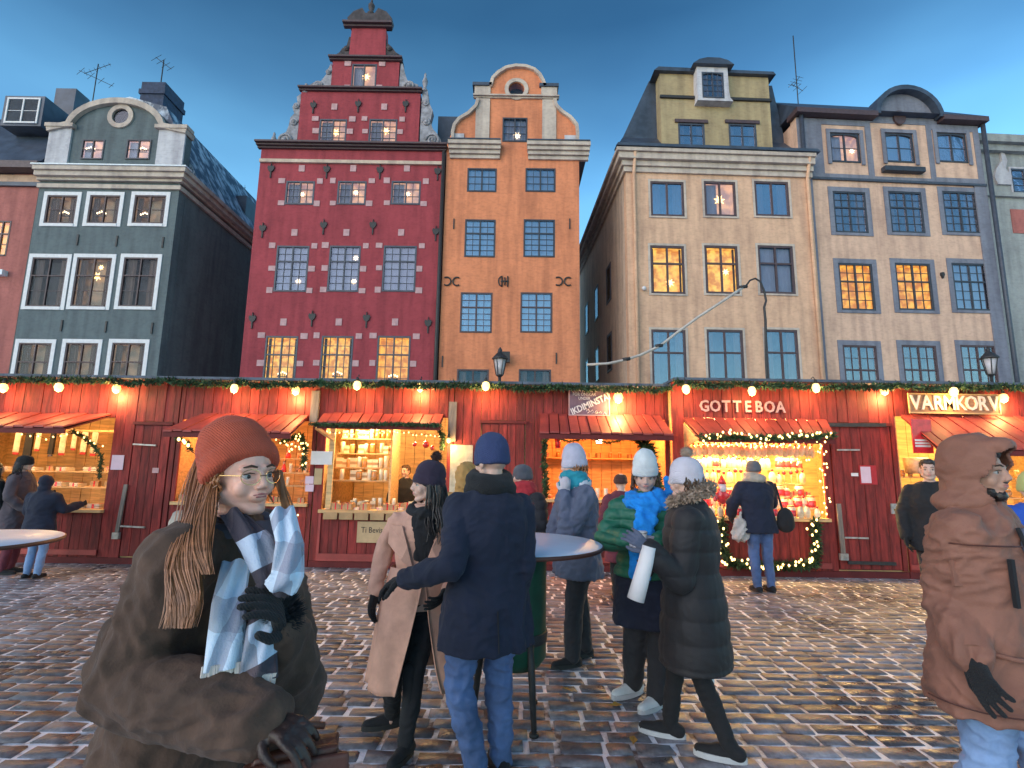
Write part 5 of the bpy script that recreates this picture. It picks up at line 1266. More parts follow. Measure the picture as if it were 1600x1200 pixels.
    def scarf(s, m, rings=((.0, .058, .034), (.022, .052, .030)), ends=(), name='scarf', disp=None, z0=.845, extra=None, fr=1.0):
        B = Blob(); H = s.H; c0 = s.ctr(z0 * H) + s.B(0, .012 + s.hunch * .6, 0)
        for dz, r, tr in rings:
            n = 18; pts = []
            for k in range(n + 1):
                a = 2 * PI * k / n; pts.append(c0 + rotz((r * H * math.cos(a), r * H * 1.05 * math.sin(a), dz * H + .012 * H * math.sin(a + dz * 90)), s.th))
            B.chain(pts, [tr * H * fr] * (n + 1), 10)
        for pts, r, fl in ends:
            P_ = [p if isinstance(p, Vector) else s.B(*p) + s.lean for p in pts]
            sd = rotz((1, 0, 0), s.th) if fl else V(0, 0, 0)
            for o_ in ((-1, -.33, .33, 1) if fl else (0,)):
                B.chain([p + sd * o_ * fl for p in P_], [r] * len(P_), 8)
        if extra: extra(B)
        return B.fuse(name, m, s.root, .008 if s.vox < .011 else .012, 3, disp or folds(.010, random.random() * 30, 9, 9))
    def short_hair(s, m, k=1.0):
        B = Blob(); S = s.s * k; y_ = T_yaw(s.T)
        B.ell(s.T @ V(0, .020 * S, .045 * S), (.082 * S, .095 * S, .082 * S), rz=y_); B.ell(s.T @ V(0, .045 * S, .0), (.078 * S, .068 * S, .080 * S), rz=y_); B.ell(s.T @ V(0, -.04 * S, .085 * S), (.058 * S, .045 * S, .032 * S), rz=y_)
        return B.fuse('hair', m, s.root, .007, 1, folds(.006, 3, 30, 30))
    def lock(s, guide, m, n=300, spread=(.018, .034), r=.0026, name='hair_lock', flat=.5, wave=.006):
        G = [Vector(g) for g in guide]; G = [G[0] * 2 - G[1]] + G + [G[-1] * 2 - G[-2]]; m_ = len(G) - 3; K_ = 16; P_ = []
        for i in range(K_ + 1):
            t = i / K_ * m_; j = min(m_ - 1, int(t)); f = t - j; a, b_, c, d = G[j:j + 4]
            P_.append(.5 * ((2 * b_) + (c - a) * f + (2 * a - 5 * b_ + 4 * c - d) * f * f + (3 * b_ - a - 3 * c + d) * f ** 3))
        b = MB()
        for k in range(n):
            u, v_ = random.gauss(0, .55), random.gauss(0, .55); ph = random.uniform(0, 6); e_ = random.uniform(.60, 1.0) if random.random() < .5 else random.uniform(.88, 1.0); pts = []; u2 = u + random.gauss(0, .25)
            for i, q in enumerate(P_):
                t = i / K_
                if t > e_: break
                sp = spread[0] + (spread[1] - spread[0]) * math.sin(PI * min(1, t * 1.15) * .9)
                pts.append(q + V((u + (u2 - u) * t) * sp + wave * math.sin(ph * .3 + u * 2 + 7 * t), v_ * sp * flat + wave * .5 * math.cos(u + 6 * t), 0))
            if len(pts) > 3: L_ = len(pts) - 1; b.tube(pts, [r * (1 - .75 * (i / L_) ** 3) for i in range(L_ + 1)], 3)
        return b.build(name, M[m], s.root)
    def hair(s, m, n=120, length=.25, side=.07, back=True, front=.02, r=.006, drape=None, name='hair', jit=.012, wave=.012):
        b = MB(); S = s.s
        cap = Blob(); cap.ell(s.T @ V(0, .018 * S, .028 * S), (.080 * S, .098 * S, .090 * S), rz=T_yaw(s.T)); 
        for k in range(n):
            a = random.uniform(-PI * .12, PI * 1.12) if back else random.choice((random.uniform(-.15, .4), random.uniform(PI - .4, PI + .15)))
            p0 = V(.081 * math.cos(a) * S, (.010 + .092 * math.sin(a)) * S, (.04 - random.uniform(0, .05)) * S); out = V(math.cos(a), math.sin(a), 0)
            L_ = length * random.uniform(.75, 1.1); pts = []; ph = random.uniform(0, 6)
            for j in range(9):
                t = j / 8; q = p0 + out * (.012 * math.sin(PI * min(1, t * 1.6)) + side * t * .35) * S + V(wave * math.sin(ph + t * 6) * t, -front * t * t * (1 if math.sin(a) < .5 else -.5) + wave * math.cos(ph + t * 5) * t, -L_ * t)
                q = s.T @ q
                if drape: q = drape(q, t)
                pts.append(q + V(random.uniform(-1, 1), random.uniform(-1, 1), 0) * jit * t)
            b.tube(pts, [r * (1 - .6 * (j / 8) ** 2) for j in range(9)], 5)
        o = b.build(name, M[m], s.root)
        cap.build('scalp_hair', M[m], s.root)
        return o
def PW(px, py, Y):
    r = ray(px, py); t = Y / r.y; return Vector((0, 0, CZ)) + r * t
def strap(parent, pts, w_, m, name='strap', th=.004):
    b = MB(); n = len(pts); P_ = [Vector(p) for p in pts]
    for i in range(n - 1):
        d = (P_[i + 1] - P_[i]).normalized(); sd = d.cross(V(0, 1, 0)).normalized() * w_ / 2; t_ = V(0, th, 0)
        a, c = P_[i], P_[i + 1]; vs = [a - sd - t_, a + sd - t_, c + sd - t_, c - sd - t_, a - sd + t_, a + sd + t_, c + sd + t_, c - sd + t_]
        b.add(vs, [(0, 1, 2, 3), (7, 6, 5, 4), (0, 4, 5, 1), (1, 5, 6, 2), (2, 6, 7, 3), (3, 7, 4, 0)])
    return b.build(name, M[m], parent)
fabric('cloth_brown', (.078, .042, .028), var=.35); fabric('cloth_camel', (.60, .33, .245)); fabric('cloth_navy', (.010, .014, .034)); fabric('denim', (.075, .125, .27), var=.35, scale=4, bump=.5)
fabric('denim_light', (.20, .30, .50), var=.3, scale=4, bump=.5); fabric('cloth_black', (.012, .012, .015)); fabric('cloth_slate', (.10, .115, .175)); fabric('cloth_charcoal', (.022, .022, .028))
fabric('puffer_green', (.012, .12, .07), rough=.5, sheen=0); fabric('cloth_blackcoat', (.016, .014, .016), rough=.7); fabric('parka', (.25, .105, .070), rough=.75, var=.12)
fabric('cloth_maroon', (.14, .028, .045)); fabric('cloth_ochre', (.40, .22, .07)); fabric('cloth_beige', (.36, .31, .26)); fabric('cloth_mauve', (.09, .07, .085)); fabric('cloth_blue', (.02, .08, .42))
fabric('fleece', (.62, .60, .66), bump=.8, bscale=90); fabric('scarf_blue', (.008, .24, .72)); fabric('scarf_teal', (.02, .26, .34)); fabric('scarf_red', (.45, .03, .04)); fabric('leather_brown', (.085, .028, .018), rough=.5, sheen=0)
fabric('fur_tan', (.40, .29, .22)); fabric('fur_light', (.50, .44, .40)); fabric('fur_dark', (.06, .025, .02)); fabric('fur_black', (.01, .01, .014))
knit('knit_rust', (.46, .075, .035)); knit('knit_plum', (.035, .022, .045)); knit('knit_blue', (.030, .045, .125)); knit('knit_lilac', (.50, .47, .58)); knit('knit_white', (.66, .68, .70)); knit('knit_pale', (.60, .55, .62))
knit('knit_grey', (.10, .10, .12)); knit('knit_lime', (.45, .50, .20)); knit('knit_black', (.012, .012, .014)); knit('knit_dusty', (.55, .50, .55))
# woven blocks of the big scarf: ice blue, charcoal and taupe
def plaid(k, c1, c2, c3, sc, rot):
    m, t, b = new_mat(k); N = t.nodes.new; K = t.links.new
    tx = N('ShaderNodeTexCoord'); mp_ = N('ShaderNodeMapping'); mp_.inputs['Rotation'].default_value = rot; mp_.inputs['Location'].default_value = (.031, .5, .017); K(tx.outputs['Object'], mp_.inputs['Vector'])
    sp = N('ShaderNodeSeparateXYZ'); K(mp_.outputs[0], sp.inputs[0])
    def band(sock, f, lo):
        a_ = N('ShaderNodeMath'); a_.operation = 'MULTIPLY'; a_.inputs[1].default_value = f; fr = N('ShaderNodeMath'); fr.operation = 'FRACT'; g_ = N('ShaderNodeMath'); g_.operation = 'GREATER_THAN'; g_.inputs[1].default_value = lo
        K(sock, a_.inputs[0]); K(a_.outputs[0], fr.inputs[0]); K(fr.outputs[0], g_.inputs[0]); return g_.outputs[0]
    x1 = N('ShaderNodeMix'); x1.data_type = 'RGBA'; x1.inputs['A'].default_value = (*c1, 1); x1.inputs['B'].default_value = (*c2, 1); K(band(sp.outputs['Z'], sc, .55), x1.inputs['Factor'])
    x2 = N('ShaderNodeMix'); x2.data_type = 'RGBA'; x2.inputs['B'].default_value = (*c3, 1); K(x1.outputs['Result'], x2.inputs['A'])
    mu = N('ShaderNodeMath'); mu.operation = 'MULTIPLY'; mu.inputs[1].default_value = .55; K(band(sp.outputs['X'], sc * 1.7, .62), mu.inputs[0]); K(mu.outputs[0], x2.inputs['Factor'])
    K(x2.outputs['Result'], b.inputs['Base Color']); b.inputs['Roughness'].default_value = .95
    n2 = N('ShaderNodeTexNoise'); n2.inputs['Scale'].default_value = 160; bp = N('ShaderNodeBump'); bp.inputs['Strength'].default_value = .6; bp.inputs['Distance'].default_value = .004
    K(tx.outputs['Object'], n2.inputs['Vector']); K(n2.outputs['Fac'], bp.inputs['Height']); K(bp.outputs[0], b.inputs['Normal']); M[k] = m
plaid('plaid', (.060, .050, .066), (.50, .58, .72), (.14, .10, .11), 4.4, (0, .5, 0)); plaid('plaid_pale', (.62, .72, .86), (.46, .50, .60), (.20, .18, .26), 6.0, (0, -.15, 0))
fabric('scarf_taupe', (.10, .085, .11)); fabric('leather_dark', (.035, .018, .014), rough=.45, sheen=0); fabric('fringe', (.62, .54, .50))
def drape_for(p, mar=.03):
    def f(q, t):
        z = q.z
        if z > .86 * p.H: return q
        rx, ry = sec(z, p.H, p.wide * 1.1); c = p.ctr(z); v = rotz((q.x - c.x, q.y - c.y, 0), -p.th); rx += mar; ry += mar
        e = math.hypot(v.x / rx, v.y / ry)
        if e < 1:
            k = 1 / max(.15, e); v = V(v.x * k, v.y * k, 0); w_ = rotz(v, p.th); return V(c.x + w_.x, c.y + w_.y, z)
        return q
    return f
def put(px, Y, py=730): return PW(px, py, Y).x
def loc(p, px, py, Y): return PW(px, py, Y) - p.root.location
def rel(x, y, px, py, Y): return PW(px, py, Y) - V(x, y, 0)

# 1 woman with the rust beanie, closest to the viewer
x, y = -1.08, 1.92
def wp(px, py, Y): return rel(x, y, px, py, Y)
HS = 1.14
p = Person('long-haired woman in rust beanie and checked scarf walking past close to the viewer', x, y, 1.745, 84, 57, lean=(.130, -.09), tilt=-.06, nod=.0, wide=1.12, vox=.0075, skin='skin_rosy',
           arms={'R': (wp(196, 1068, 1.60), wp(408, 1128, 1.45)), 'L': (wp(452, 1080, 1.82), wp(438, 985, 1.62))}, legs={'L': ((.06, .10, .28), (.06, .12, .045)), 'R': ((-.05, -.02, .28), (-.05, -.10, .05))})
p.body(hs=HS)
p.coat('cloth_brown', hem=.40, flare=1.35, thick=1.12, slv=1.55, disp=folds(.014, 3.3, 4.5, 8))
p.pants('cloth_charcoal'); p.shoes('cloth_black')
beanie(p.T, p.s * HS * 1.03, 'knit_rust', p.root, tall=.040, tilt=-.62, base=.016, wide=1.15)
p.hair('hair_fair', 70, .10, .04, True, .0, .0050)
p.lock([wp(328, 712, 1.86), wp(314, 760, 1.76), wp(300, 820, 1.60), wp(286, 880, 1.50), wp(290, 940, 1.44), wp(276, 1000, 1.40)], 'hair_fair', 1300, (.018, .026), .0017, wave=.012)
p.lock([wp(340, 712, 1.82), wp(330, 760, 1.74), wp(318, 810, 1.62), wp(312, 860, 1.52), wp(322, 910, 1.47)], 'hair_fair', 600, (.012, .018), .0017, wave=.008)
p.lock([wp(434, 735, 1.88), wp(444, 780, 1.86), wp(452, 830, 1.80), wp(450, 875, 1.72)], 'hair_fair', 120, (.008, .014), .0024)
p.scarf('scarf_taupe', rings=((-.020, .060, .040), (.004, .058, .034)), z0=.812, disp=folds(.012, 8.1, 5, 8), name='scarf')
def tail(pts, wd, th, name, m='plaid', fringe=False, seed=0):
    """flat woven scarf end"""
    P_ = [wp(*q) for q in pts]; n = 18; na = 10; Q = []
    for i in range(n + 1):
        t = i / n * (len(P_) - 1); j = min(len(P_) - 2, int(t)); f = t - j; Q.append(P_[j].lerp(P_[j + 1], f))
    vs = []; sd = V(.88, .47, 0)
    for i, q in enumerate(Q):
        d = (Q[min(n, i + 1)] - Q[max(0, i - 1)]).normalized(); s_ = (sd - d * sd.dot(d)).normalized(); nn = d.cross(s_); nn = nn if nn.y < 0 else -nn
        for k in range(na + 1):
            u = k / na * 2 - 1; vs.append(q + s_ * u * wd * (.75 + .25 * i / n) + nn * (th * (1 - u * u) + .010 * math.sin(u * 5 + i * .35 + seed) + .008 * NS(Vector((u * 2, i * .3, seed)))))
    m_ = len(vs); w2 = na + 1; fs = [(i * w2 + k, i * w2 + k + 1, (i + 1) * w2 + k + 1, (i + 1) * w2 + k) for i in range(n) for k in range(na)]
    bb = MB(); bb.add(vs + [v + V(0, .012, 0) for v in vs], fs + [tuple(z + m_ for z in f[::-1]) for f in fs], True)
    for i in range(n):
        for k in (0, na): a_, c_ = i * w2 + k, (i + 1) * w2 + k; bb.f.append((a_, c_, c_ + m_, a_ + m_)); bb.sm.append(False)
    o = bb.build(name, M[m], p.root)
    if fringe:
        fr = MB()
        for k in range(22):
            u = k / 21 * 2 - 1; a_ = Q[-1] + sd * u * wd * .97; L_ = random.uniform(.07, .11); fr.tube([a_ + V(0, -.004, .015), a_ + V(random.uniform(-.008, .008), -.006, -L_ * .5), a_ + V(random.uniform(-.016, .016), 0, -L_)], [.0045, .0045, .003], 5)
        fr.build('fringe', M['fringe'], o)
    return o
tail([(362, 805, 1.72), (400, 850, 1.60), (428, 905, 1.57), (420, 950, 1.58)], .050, .02, 'scarf_end', 'plaid', seed=1)
tail([(440, 800, 1.68), (452, 850, 1.58), (448, 900, 1.55), (436, 920, 1.56)], .046, .02, 'scarf_end', 'plaid_pale', seed=4)
tail([(368, 880, 1.62), (356, 940, 1.54), (352, 1000, 1.50), (350, 1046, 1.49)], .048, .015, 'scarf_end', 'plaid_pale', True, seed=7)
tail([(418, 930, 1.60), (408, 985, 1.54), (404, 1030, 1.52), (402, 1064, 1.51)], .046, .015, 'scarf_end', 'plaid', True, seed=9)
p.gloves('leather_dark', 'R', .75, palm={'R': V(.2, .3, -1)}, sc=1.12); p.gloves('knit_black', 'L', .9, palm={'L': V(-.6, -.1, -.3)}, sc=1.3)
fuzz(p.arms['L'][2] + V(-.01, -.01, .035), .080, 'fur_black', p.root, 'fur_cuff', 1500)
gb = MB(); T, s = p.T, p.s * HS
for q in (-1, 1):
    gb.tube([T @ Vector(((q * .033 + .025 * math.cos(t)) * s, (-.101 + .012 * max(0, q * math.cos(t))) * s, (.000 + .021 * math.sin(t)) * s)) for t in [2 * PI * k / 16 for k in range(17)]], .0013 * s, 5)
    gb.tube([T @ Vector((q * .058 * s, -.088 * s, .005 * s)), T @ Vector((q * .079 * s, -.02 * s, .006 * s)), T @ Vector((q * .081 * s, .02 * s, 0))], .0015 * s, 5)
gb.tube([T @ Vector((-.009 * s, -.103 * s, .003 * s)), T @ Vector((.009 * s, -.103 * s, .003 * s))], .0013 * s, 5)
gb.build('glasses', M['gilt'], p.root)
hb = p.arms['R'][2] + p.root.location
bag = empty('handbag', (hb.x + .09, hb.y + .02, hb.z - .17), R(20), 'dark brown leather bag carried low by the woman in the rust beanie', 'bag')
B = Blob(); B.box(-.13, .13, -.05, .05, -.18, .06); B.box(-.10, .10, -.04, .04, .06, .11); B.fuse('bag_body', 'leather_brown', bag, .010, 9, folds(.006, 2, 8, 9)); B = Blob(); B.box(-.125, .125, -.062, -.045, -.04, .10); B.fuse('flap', 'leather_brown', bag, .006, 4)
MB().tube([(-.10, 0, .06), (-.09, -.02, .12), (-.05, -.03, .16), (.0, -.03, .17), (.06, -.01, .15)], .009, 8).build('bag_handle', M['leather_brown'], bag)
MB().box(-.03, .03, -.072, -.055, .03, .035).build('buckle', M['gilt'], bag)

# 2 woman in the camel coat
x, y = -.585, 3.45
p = Person('woman in long belted camel coat and dark bobble hat looking to the left', x, y, 1.66, 2, -66, lean=(.045, 0), nod=.04, vox=.009, wide=.98,
           arms={'R': (rel(x, y, 602, 850, 3.50), rel(x, y, 586, 925, 3.42)), 'L': ((.16, .02, .63), (.10, .12, .56))},
           legs={'R': ((-.06, .05, .28), (-.08, -.07, .075)), 'L': ((.02, .05, .28), (.0, .08, .045))})
p.body(); p.coat('cloth_camel', hem=.50, flare=1.1, thick=.98, slv=1.0, collar=.0, waist=.90, disp=folds(.010, 4.4)); p.skirt('cloth_camel', .62, .215, 1.42, slit=56, slit_a=12, wide=1.08)
p.pants('cloth_black', .9); p.shoes('cloth_black', boot=.75, toe={'R': -70, 'L': -20})
beanie(p.T, p.s * 1.03, 'knit_plum', p.root, pom='fur_dark', tall=.02, tilt=-.22, base=.004)
p.hair('hair_dark', 150, .34, .08, True, .0, .0050, drape_for(p, .030))
p.scarf('cloth_black', rings=((-.018, .046, .026), (.0, .042, .022)), z0=.835, ends=(([(.0, .062, .81), (.0, .072, .74), (.0, .070, .66)], .018, .030),))
b = MB()
def lapel(sg):
    pts = [p.surf(sg * 8, .615 * p.H, .018), p.surf(sg * 20, .70 * p.H, .026), p.surf(sg * 34, .775 * p.H, .028), p.surf(sg * 66, .775 * p.H, .040), p.surf(sg * 62, .71 * p.H, .045), p.surf(sg * 30, .655 * p.H, .04)]
    n = len(pts); c = sum(pts, V(0, 0, 0)) / n; o_ = p.surf(sg * 30, .7 * p.H, .05) - p.surf(sg * 30, .7 * p.H, .045)
    b.add(pts + [q + o_ * 1.8 for q in pts], [tuple(range(n)), tuple(range(n, 2 * n))[::-1]] + [(i, (i + 1) % n, n + (i + 1) % n, n + i) for i in range(n)])
lapel(1); lapel(-1)
vb = MB(); NZ = 10; vs_ = []
for i in range(NZ + 1):
    t = i / NZ; z_ = (.628 + .215 * t) * p.H; ha_ = 2 + 30 * t ** .8
    for k in range(7): vs_.append(p.surf(6 + ha_ * (k / 3 - 1), z_, .020 + .004 * math.sin(k * 2 + i)))
vb.add(vs_, [(i * 7 + k, i * 7 + k + 1, (i + 1) * 7 + k + 1, (i + 1) * 7 + k) for i in range(NZ) for k in range(6)], True); vb.build('scarf_front', M['cloth_black'], p.root)
lp = b.build('lapels', M['cloth_camel'], p.root); tag(lp)
b = MB(); pts = [p.surf(a, .605 * p.H, .022) for a in range(-180, 181, 15)]
for i in range(len(pts) - 1):
    a, c = pts[i], pts[i + 1]; u = V(0, 0, .022); b.add([a - u, c - u, c + u, a + u], [(0, 1, 2, 3)])
k0 = p.surf(4, .605 * p.H, .030); b.box(k0.x - .025, k0.x + .025, k0.y - .012, k0.y + .012, k0.z - .022, k0.z + .022)
b.build('belt', M['cloth_camel'], p.root)
p.gloves('knit_black', 'R', .3); p.gloves('knit_black', 'L', .6)

# 3 man in the navy coat
x, y = -.13, 3.08
p = Person('man in dark navy coat, blue beanie and jeans seen from behind', x, y, 1.82, -160, -138, lean=(.02, 0), wide=1.02, vox=.009,
           arms={'L': (rel(x, y, 706, 885, 2.88), rel(x, y, 632, 905, 3.02)), 'R': (rel(x, y, 818, 890, 3.10), rel(x, y, 796, 950, 3.26))},
           legs={'L': ((.075, .01, .27), (.02, -.02, .045)), 'R': ((-.055, .03, .28), (-.07, .02, .045))})
p.body(); p.coat('cloth_navy', hem=.375, flare=1.18, thick=1.06, slv=1.06, collar=.0, disp=folds(.013, 7.7, 2.5, 6))
p.pants('denim', 1.06, disp=folds(.012, 3, 12, 10)); p.shoes('cloth_black')
beanie(p.T, p.s * 1.05, 'knit_blue', p.root, tall=.03, tilt=.08, fold=False)
p.scarf('knit_black', rings=((.0, .056, .030), (.018, .054, .028), (.036, .051, .024)), z0=.838, name='collar', disp=folds(.004, 1))
p.gloves('knit_black', 'L', .7, palm={'L': V(0, .3, -1)}, sc=1.2); p.gloves('knit_black', 'R', .5)
zb_ = p.T @ V(.02, .122, -.062); tx_ = MB()
for i, (a, h) in enumerate(((0, .018), (.022, .014), (.044, .02))): tx_.box(zb_.x + a - .02, zb_.x + a - .004, zb_.y - .012, zb_.y - .006, zb_.z, zb_.z + h)
b = MB(); b.tube([p.ctr(.50 * p.H) + p.B(0, -.105, 0), p.ctr(.39 * p.H) + p.B(0, -.125, 0)], .004, 5); b.build('coat_vent', M['cloth_black'], p.root)

# 4 woman in the slate coat raising a mitten
x, y = put(905, 4.8), 4.85
p = Person('woman in slate blue coat and lilac beanie lifting a pale mitten to her mouth', x, y, 1.80, -72, -86, lean=(-.02, 0), wide=1.05, vox=.010,
           arms={'L': (rel(x, y, 886, 838, 4.62), rel(x, y, 884, 772, 4.68)), 'R': ((-.12, .05, .64), (-.05, .11, .57))}, legs={'L': ((.05, .05, .28), (.05, .06, .045)), 'R': ((-.04, -.02, .28), (-.045, -.05, .05))})
p.body(); p.coat('cloth_slate', hem=.40, flare=1.15, thick=1.08, slv=1.25, disp=folds(.015, 9.2, 4, 8))
p.pants('cloth_charcoal', 1.15); p.shoes('cloth_black', boot=.25)
beanie(p.T, p.s * 1.05, 'knit_lilac', p.root, tall=.055, tilt=.10, base=.005)
p.scarf('scarf_teal', rings=((.0, .052, .032), (.024, .048, .028)))
B = Blob(); 
for a in range(-150, 151, 20):
    q = p.ctr(.835 * p.H) + rotz((math.sin(R(a + 180)) * .105, -math.cos(R(a + 180)) * .085, .01 + .01 * math.cos(R(a))), p.th); B.ell(q, (.050, .050, .056))
B.fuse('hood_lining', 'fleece', p.root, .010, 3, folds(.006, 3))
p.gloves('knit_dusty', 'L', .8, mit=True, palm={'L': V(0, .5, .3)}, sc=1.15); p.gloves('knit_dusty', 'R', .8, mit=True)
p.hair('hair_fair', 24, .12, .05, True, .0, .005)

# 5 woman with the bright blue scarf
x, y = put(1008, 4.1), 4.12
p = Person('woman in green puffer jacket, bright blue scarf and white beanie looking down at her cup', x, y, 1.735, -18, -12, lean=(0, -.02), nod=-.0, wide=1.04, vox=.010,
           arms={'L': ((.165, .04, .65), (.05, .17, .665)), 'R': ((-.17, .05, .65), (-.065, .185, .665))}, legs={'L': ((.05, .03, .28), (.03, .06, .045)), 'R': ((-.05, .02, .28), (-.07, -.02, .05))})
p.T = p.T @ Matrix.Rotation(.28, 4, 'X')
p.body(); p.coat('puffer_green', hem=.50, flare=1.05, thick=1.08, slv=1.28, disp=quilt(.020, .085, 2))
p.coat('cloth_navy', hem=.30, flare=1.25, thick=.98, slv=.7, name='long_vest', disp=folds(.010, 2.2))
p.pants('cloth_charcoal', 1.30); p.shoes('knit_white', sole='sole', big=1.10, toe={'R': -60, 'L': -50})
beanie(p.T, p.s * 1.05, 'knit_white', p.root, tall=.050, tilt=-.16, base=.012)
p.hair('hair_brown', 50, .14, .06, True, .02, .005)
p.scarf('scarf_blue', rings=((-.030, .068, .034), (-.008, .060, .032), (.010, .054, .024)), z0=.828, ends=(([(.02, .09, .80), (.0, .13, .72), (-.02, .125, .60), (-.02, .12, .52)], .030, .05), ([(.10, -.03, .82), (.105, .0, .87), (.10, .02, .91)], .026, .02)), disp=folds(.016, 6, 6, 8))
p.gloves('knit_pale', 'LR', .8, palm={'L': V(-1, 0, 0), 'R': V(1, 0, 0)})
cl = (p.arms['L'][2] + p.arms['R'][2]) / 2 + p.root.location + rotz((0, -.075, .01), p.th)
M['cup'] = mat('cup', (.72, .68, .66), .6, .05); M['cup_red'] = mat('cup_red', (.5, .03, .05), .6, .08)
cup = empty('paper_cup', cl + V(0, 0, .0), 0, 'white and red paper cup held by the woman in the blue scarf', 'cup')
MB().lathe([(.030, -.06), (.042, .055)], (0, 0, 0), 16).build('cup_body', M['cup'], cup); MB().lathe([(.034, -.03), (.0405, .02)], (0, 0, 0), 16).build('cup_band', M['cup_red'], cup, (0, 0, .0)).scale = (1.04, 1.04, 1)
MB().lathe([(.045, .055), (.045, .064), (.038, .068)], (0, 0, 0), 16).build('lid', M['cup'], cup)

# 6 woman in the long black quilted coat
x, y = put(1076, 3.45), 3.45
p = Person('woman in long black quilted coat and pale bobble hat, back half turned', x, y, 1.72, -112, -98, lean=(0, 0), wide=1.12, vox=.009,
           arms={'R': ((-.16, .0, .63), (-.07, .14, .60)), 'L': (rel(x, y, 1062, 905, 3.25), rel(x, y, 1012, 858, 3.18))}, legs={'L': ((.05, -.01, .27), (.045, -.10, .05)), 'R': ((-.05, .07, .28), (-.05, .10, .045))})
p.body(); p.coat('cloth_blackcoat', hem=.285, flare=1.16, thick=1.08, slv=1.25, disp=quilt(.012, .13, 5))
p.pants('cloth_black', .86); p.shoes('cloth_black', sole='sole', big=1.08)
beanie(p.T, p.s * 1.06, 'knit_pale', p.root, pom='fur_tan', tall=.015, tilt=.05)
p.hair('hair_brown', 60, .12, .06, True, .0, .006)
b = MB()
hc_ = p.ctr(.845 * p.H)
for k in range(3600):
    a = R(random.uniform(25, 335)); rr_ = random.uniform(.085, .125); c = hc_ + rotz((math.sin(a) * rr_ * 1.05, -math.cos(a) * rr_ - .02 * math.cos(a), .03 + .055 * (-math.cos(a)) + random.uniform(-.03, .03)), p.th)
    u = Vector((random.gauss(0, 1), random.gauss(0, 1), random.gauss(0, 1))).normalized(); t = c + u * random.uniform(.030, .050); sd = u.orthogonal().normalized() * .008; c = c + u * .012; b.add([c - sd, c + sd, t], [(0, 1, 2)])
b.build('fur_trim', M['fur_tan'], p.root)
p.gloves('knit_black', 'R', .6)
p.gloves('cloth_slate', 'L', .9, palm={'L': V(-.3, .9, 0)})
e_ = p.arms['L'][2] + p.root.location
rl = empty('paper_sleeve', (e_.x - .05, e_.y - .035, e_.z - .09), 0, 'long white paper sleeve held slanting by the woman in the black coat', 'paper bag')
MB().tube([(.050, 0, .11), (.03, 0, .03), (.0, 0, -.07), (-.035, 0, -.185)], [.040, .043, .046, .049], 14).build('sleeve_paper', M['paper'], rl)


# 7 man in the brown hooded parka
x, y = 2.065, 2.42
p = Person('bearded man in brown hooded parka and light jeans at the right edge', x, y, 1.80, 34, 26, lean=(.03, 0), hunch=.0, wide=1.12, vox=.0085, skin='skin_tan',
           arms={'R': (rel(x, y, 1478, 930, 2.42), rel(x, y, 1520, 1030, 2.22)), 'L': ((.15, .05, .64), (.13, .12, .52))}, legs={'L': ((.05, .07, .28), (.05, .12, .05)), 'R': ((-.055, .0, .28), (-.055, -.09, .05))})
p.body()
p.coat('parka', hem=.385, flare=1.14, thick=1.10, slv=1.34, disp=folds(.017, 5.5, 7, 7))
T, s = p.T, p.s; B = Blob()
B.ell(T @ V(0, .012 * s, .035 * s), (.122 * s, .140 * s, .135 * s), rz=T_yaw(T), seg=28, n=16); B.ell(T @ V(0, .02 * s, -.07 * s), (.115 * s, .115 * s, .11 * s), rz=T_yaw(T), seg=24)
B.ell(T @ V(0, -.085 * s, .110 * s), (.075 * s, .055 * s, .040 * s), rz=T_yaw(T)); B.ell(T @ V(0, .05 * s, -.13 * s), (.15 * s, .12 * s, .07 * s), rz=T_yaw(T))
hd = B.fuse('hood', 'parka', p.root, .009, 5, folds(.010, 2.2, 6, 7))
bm = bmesh.new(); bm.from_mesh(hd.data); Ti = T.inverted()
dead = []
for v in bm.verts:
    q = Ti @ v.co
    q = q / s
    e2 = (q.x / .090) ** 2 + ((q.z + .018) / .118) ** 2
    if q.y < .0 and e2 < 1: dead.append(v)
bmesh.ops.delete(bm, geom=dead, context='VERTS'); bm.to_mesh(hd.data); bm.free()
so = hd.modifiers.new('thick', 'SOLIDIFY'); so.thickness = .012; so.offset = -1
B = Blob()
for c, r in (((0, -.066, -.094), (.030, .026, .024)), ((.034, -.040, -.080), (.022, .030, .024)), ((-.034, -.040, -.080), (.022, .030, .024)), ((.050, -.015, -.060), (.014, .022, .032)), ((-.050, -.015, -.060), (.014, .022, .032)), ((0, -.092, -.0385), (.024, .008, .005))):
    B.ell(p.T @ Vector([q * p.s for q in c]), [q * p.s for q in r], rz=T_yaw(p.T))
B.fuse('beard', 'hair_dark', p.root, .005, 1, folds(.003, 2, 40, 40))
p.short_hair('hair_dark', .98)
B = Blob()
for a in (-22, -12, -2): B.cap(p.surf(a + 8, .79 * p.H, .05), p.surf(a * .4 + 4, .60 * p.H, .050), .020, .016)
B.fuse('hoodie_front', 'cloth_slate', p.root, .008, 2, folds(.008, 4))
strap(p.root, [p.surf(-44, .735 * p.H, .066), p.surf(-42, .63 * p.H, .066)], .014, 'cloth_black', 'pocket_zip', .010)
for sg, a0 in ((1, 10), (-1, -14)):
    b = MB(); b.tube([p.surf(a0 * 1.6, .80 * p.H, .052), p.surf(a0, .70 * p.H, .062), p.surf(a0 * .3, .58 * p.H, .066), p.surf(0, .44 * p.H, .075)], .008, 6); b.build('front_zip', M['cloth_black'], p.root)
b = MB(); q0 = p.surf(-62, .53 * p.H, .060); b.tube([p.surf(-80, .535 * p.H, .064), p.surf(-50, .525 * p.H, .066), p.surf(-30, .52 * p.H, .066)], .010, 6); b.build('pocket_flap', M['parka'], p.root)
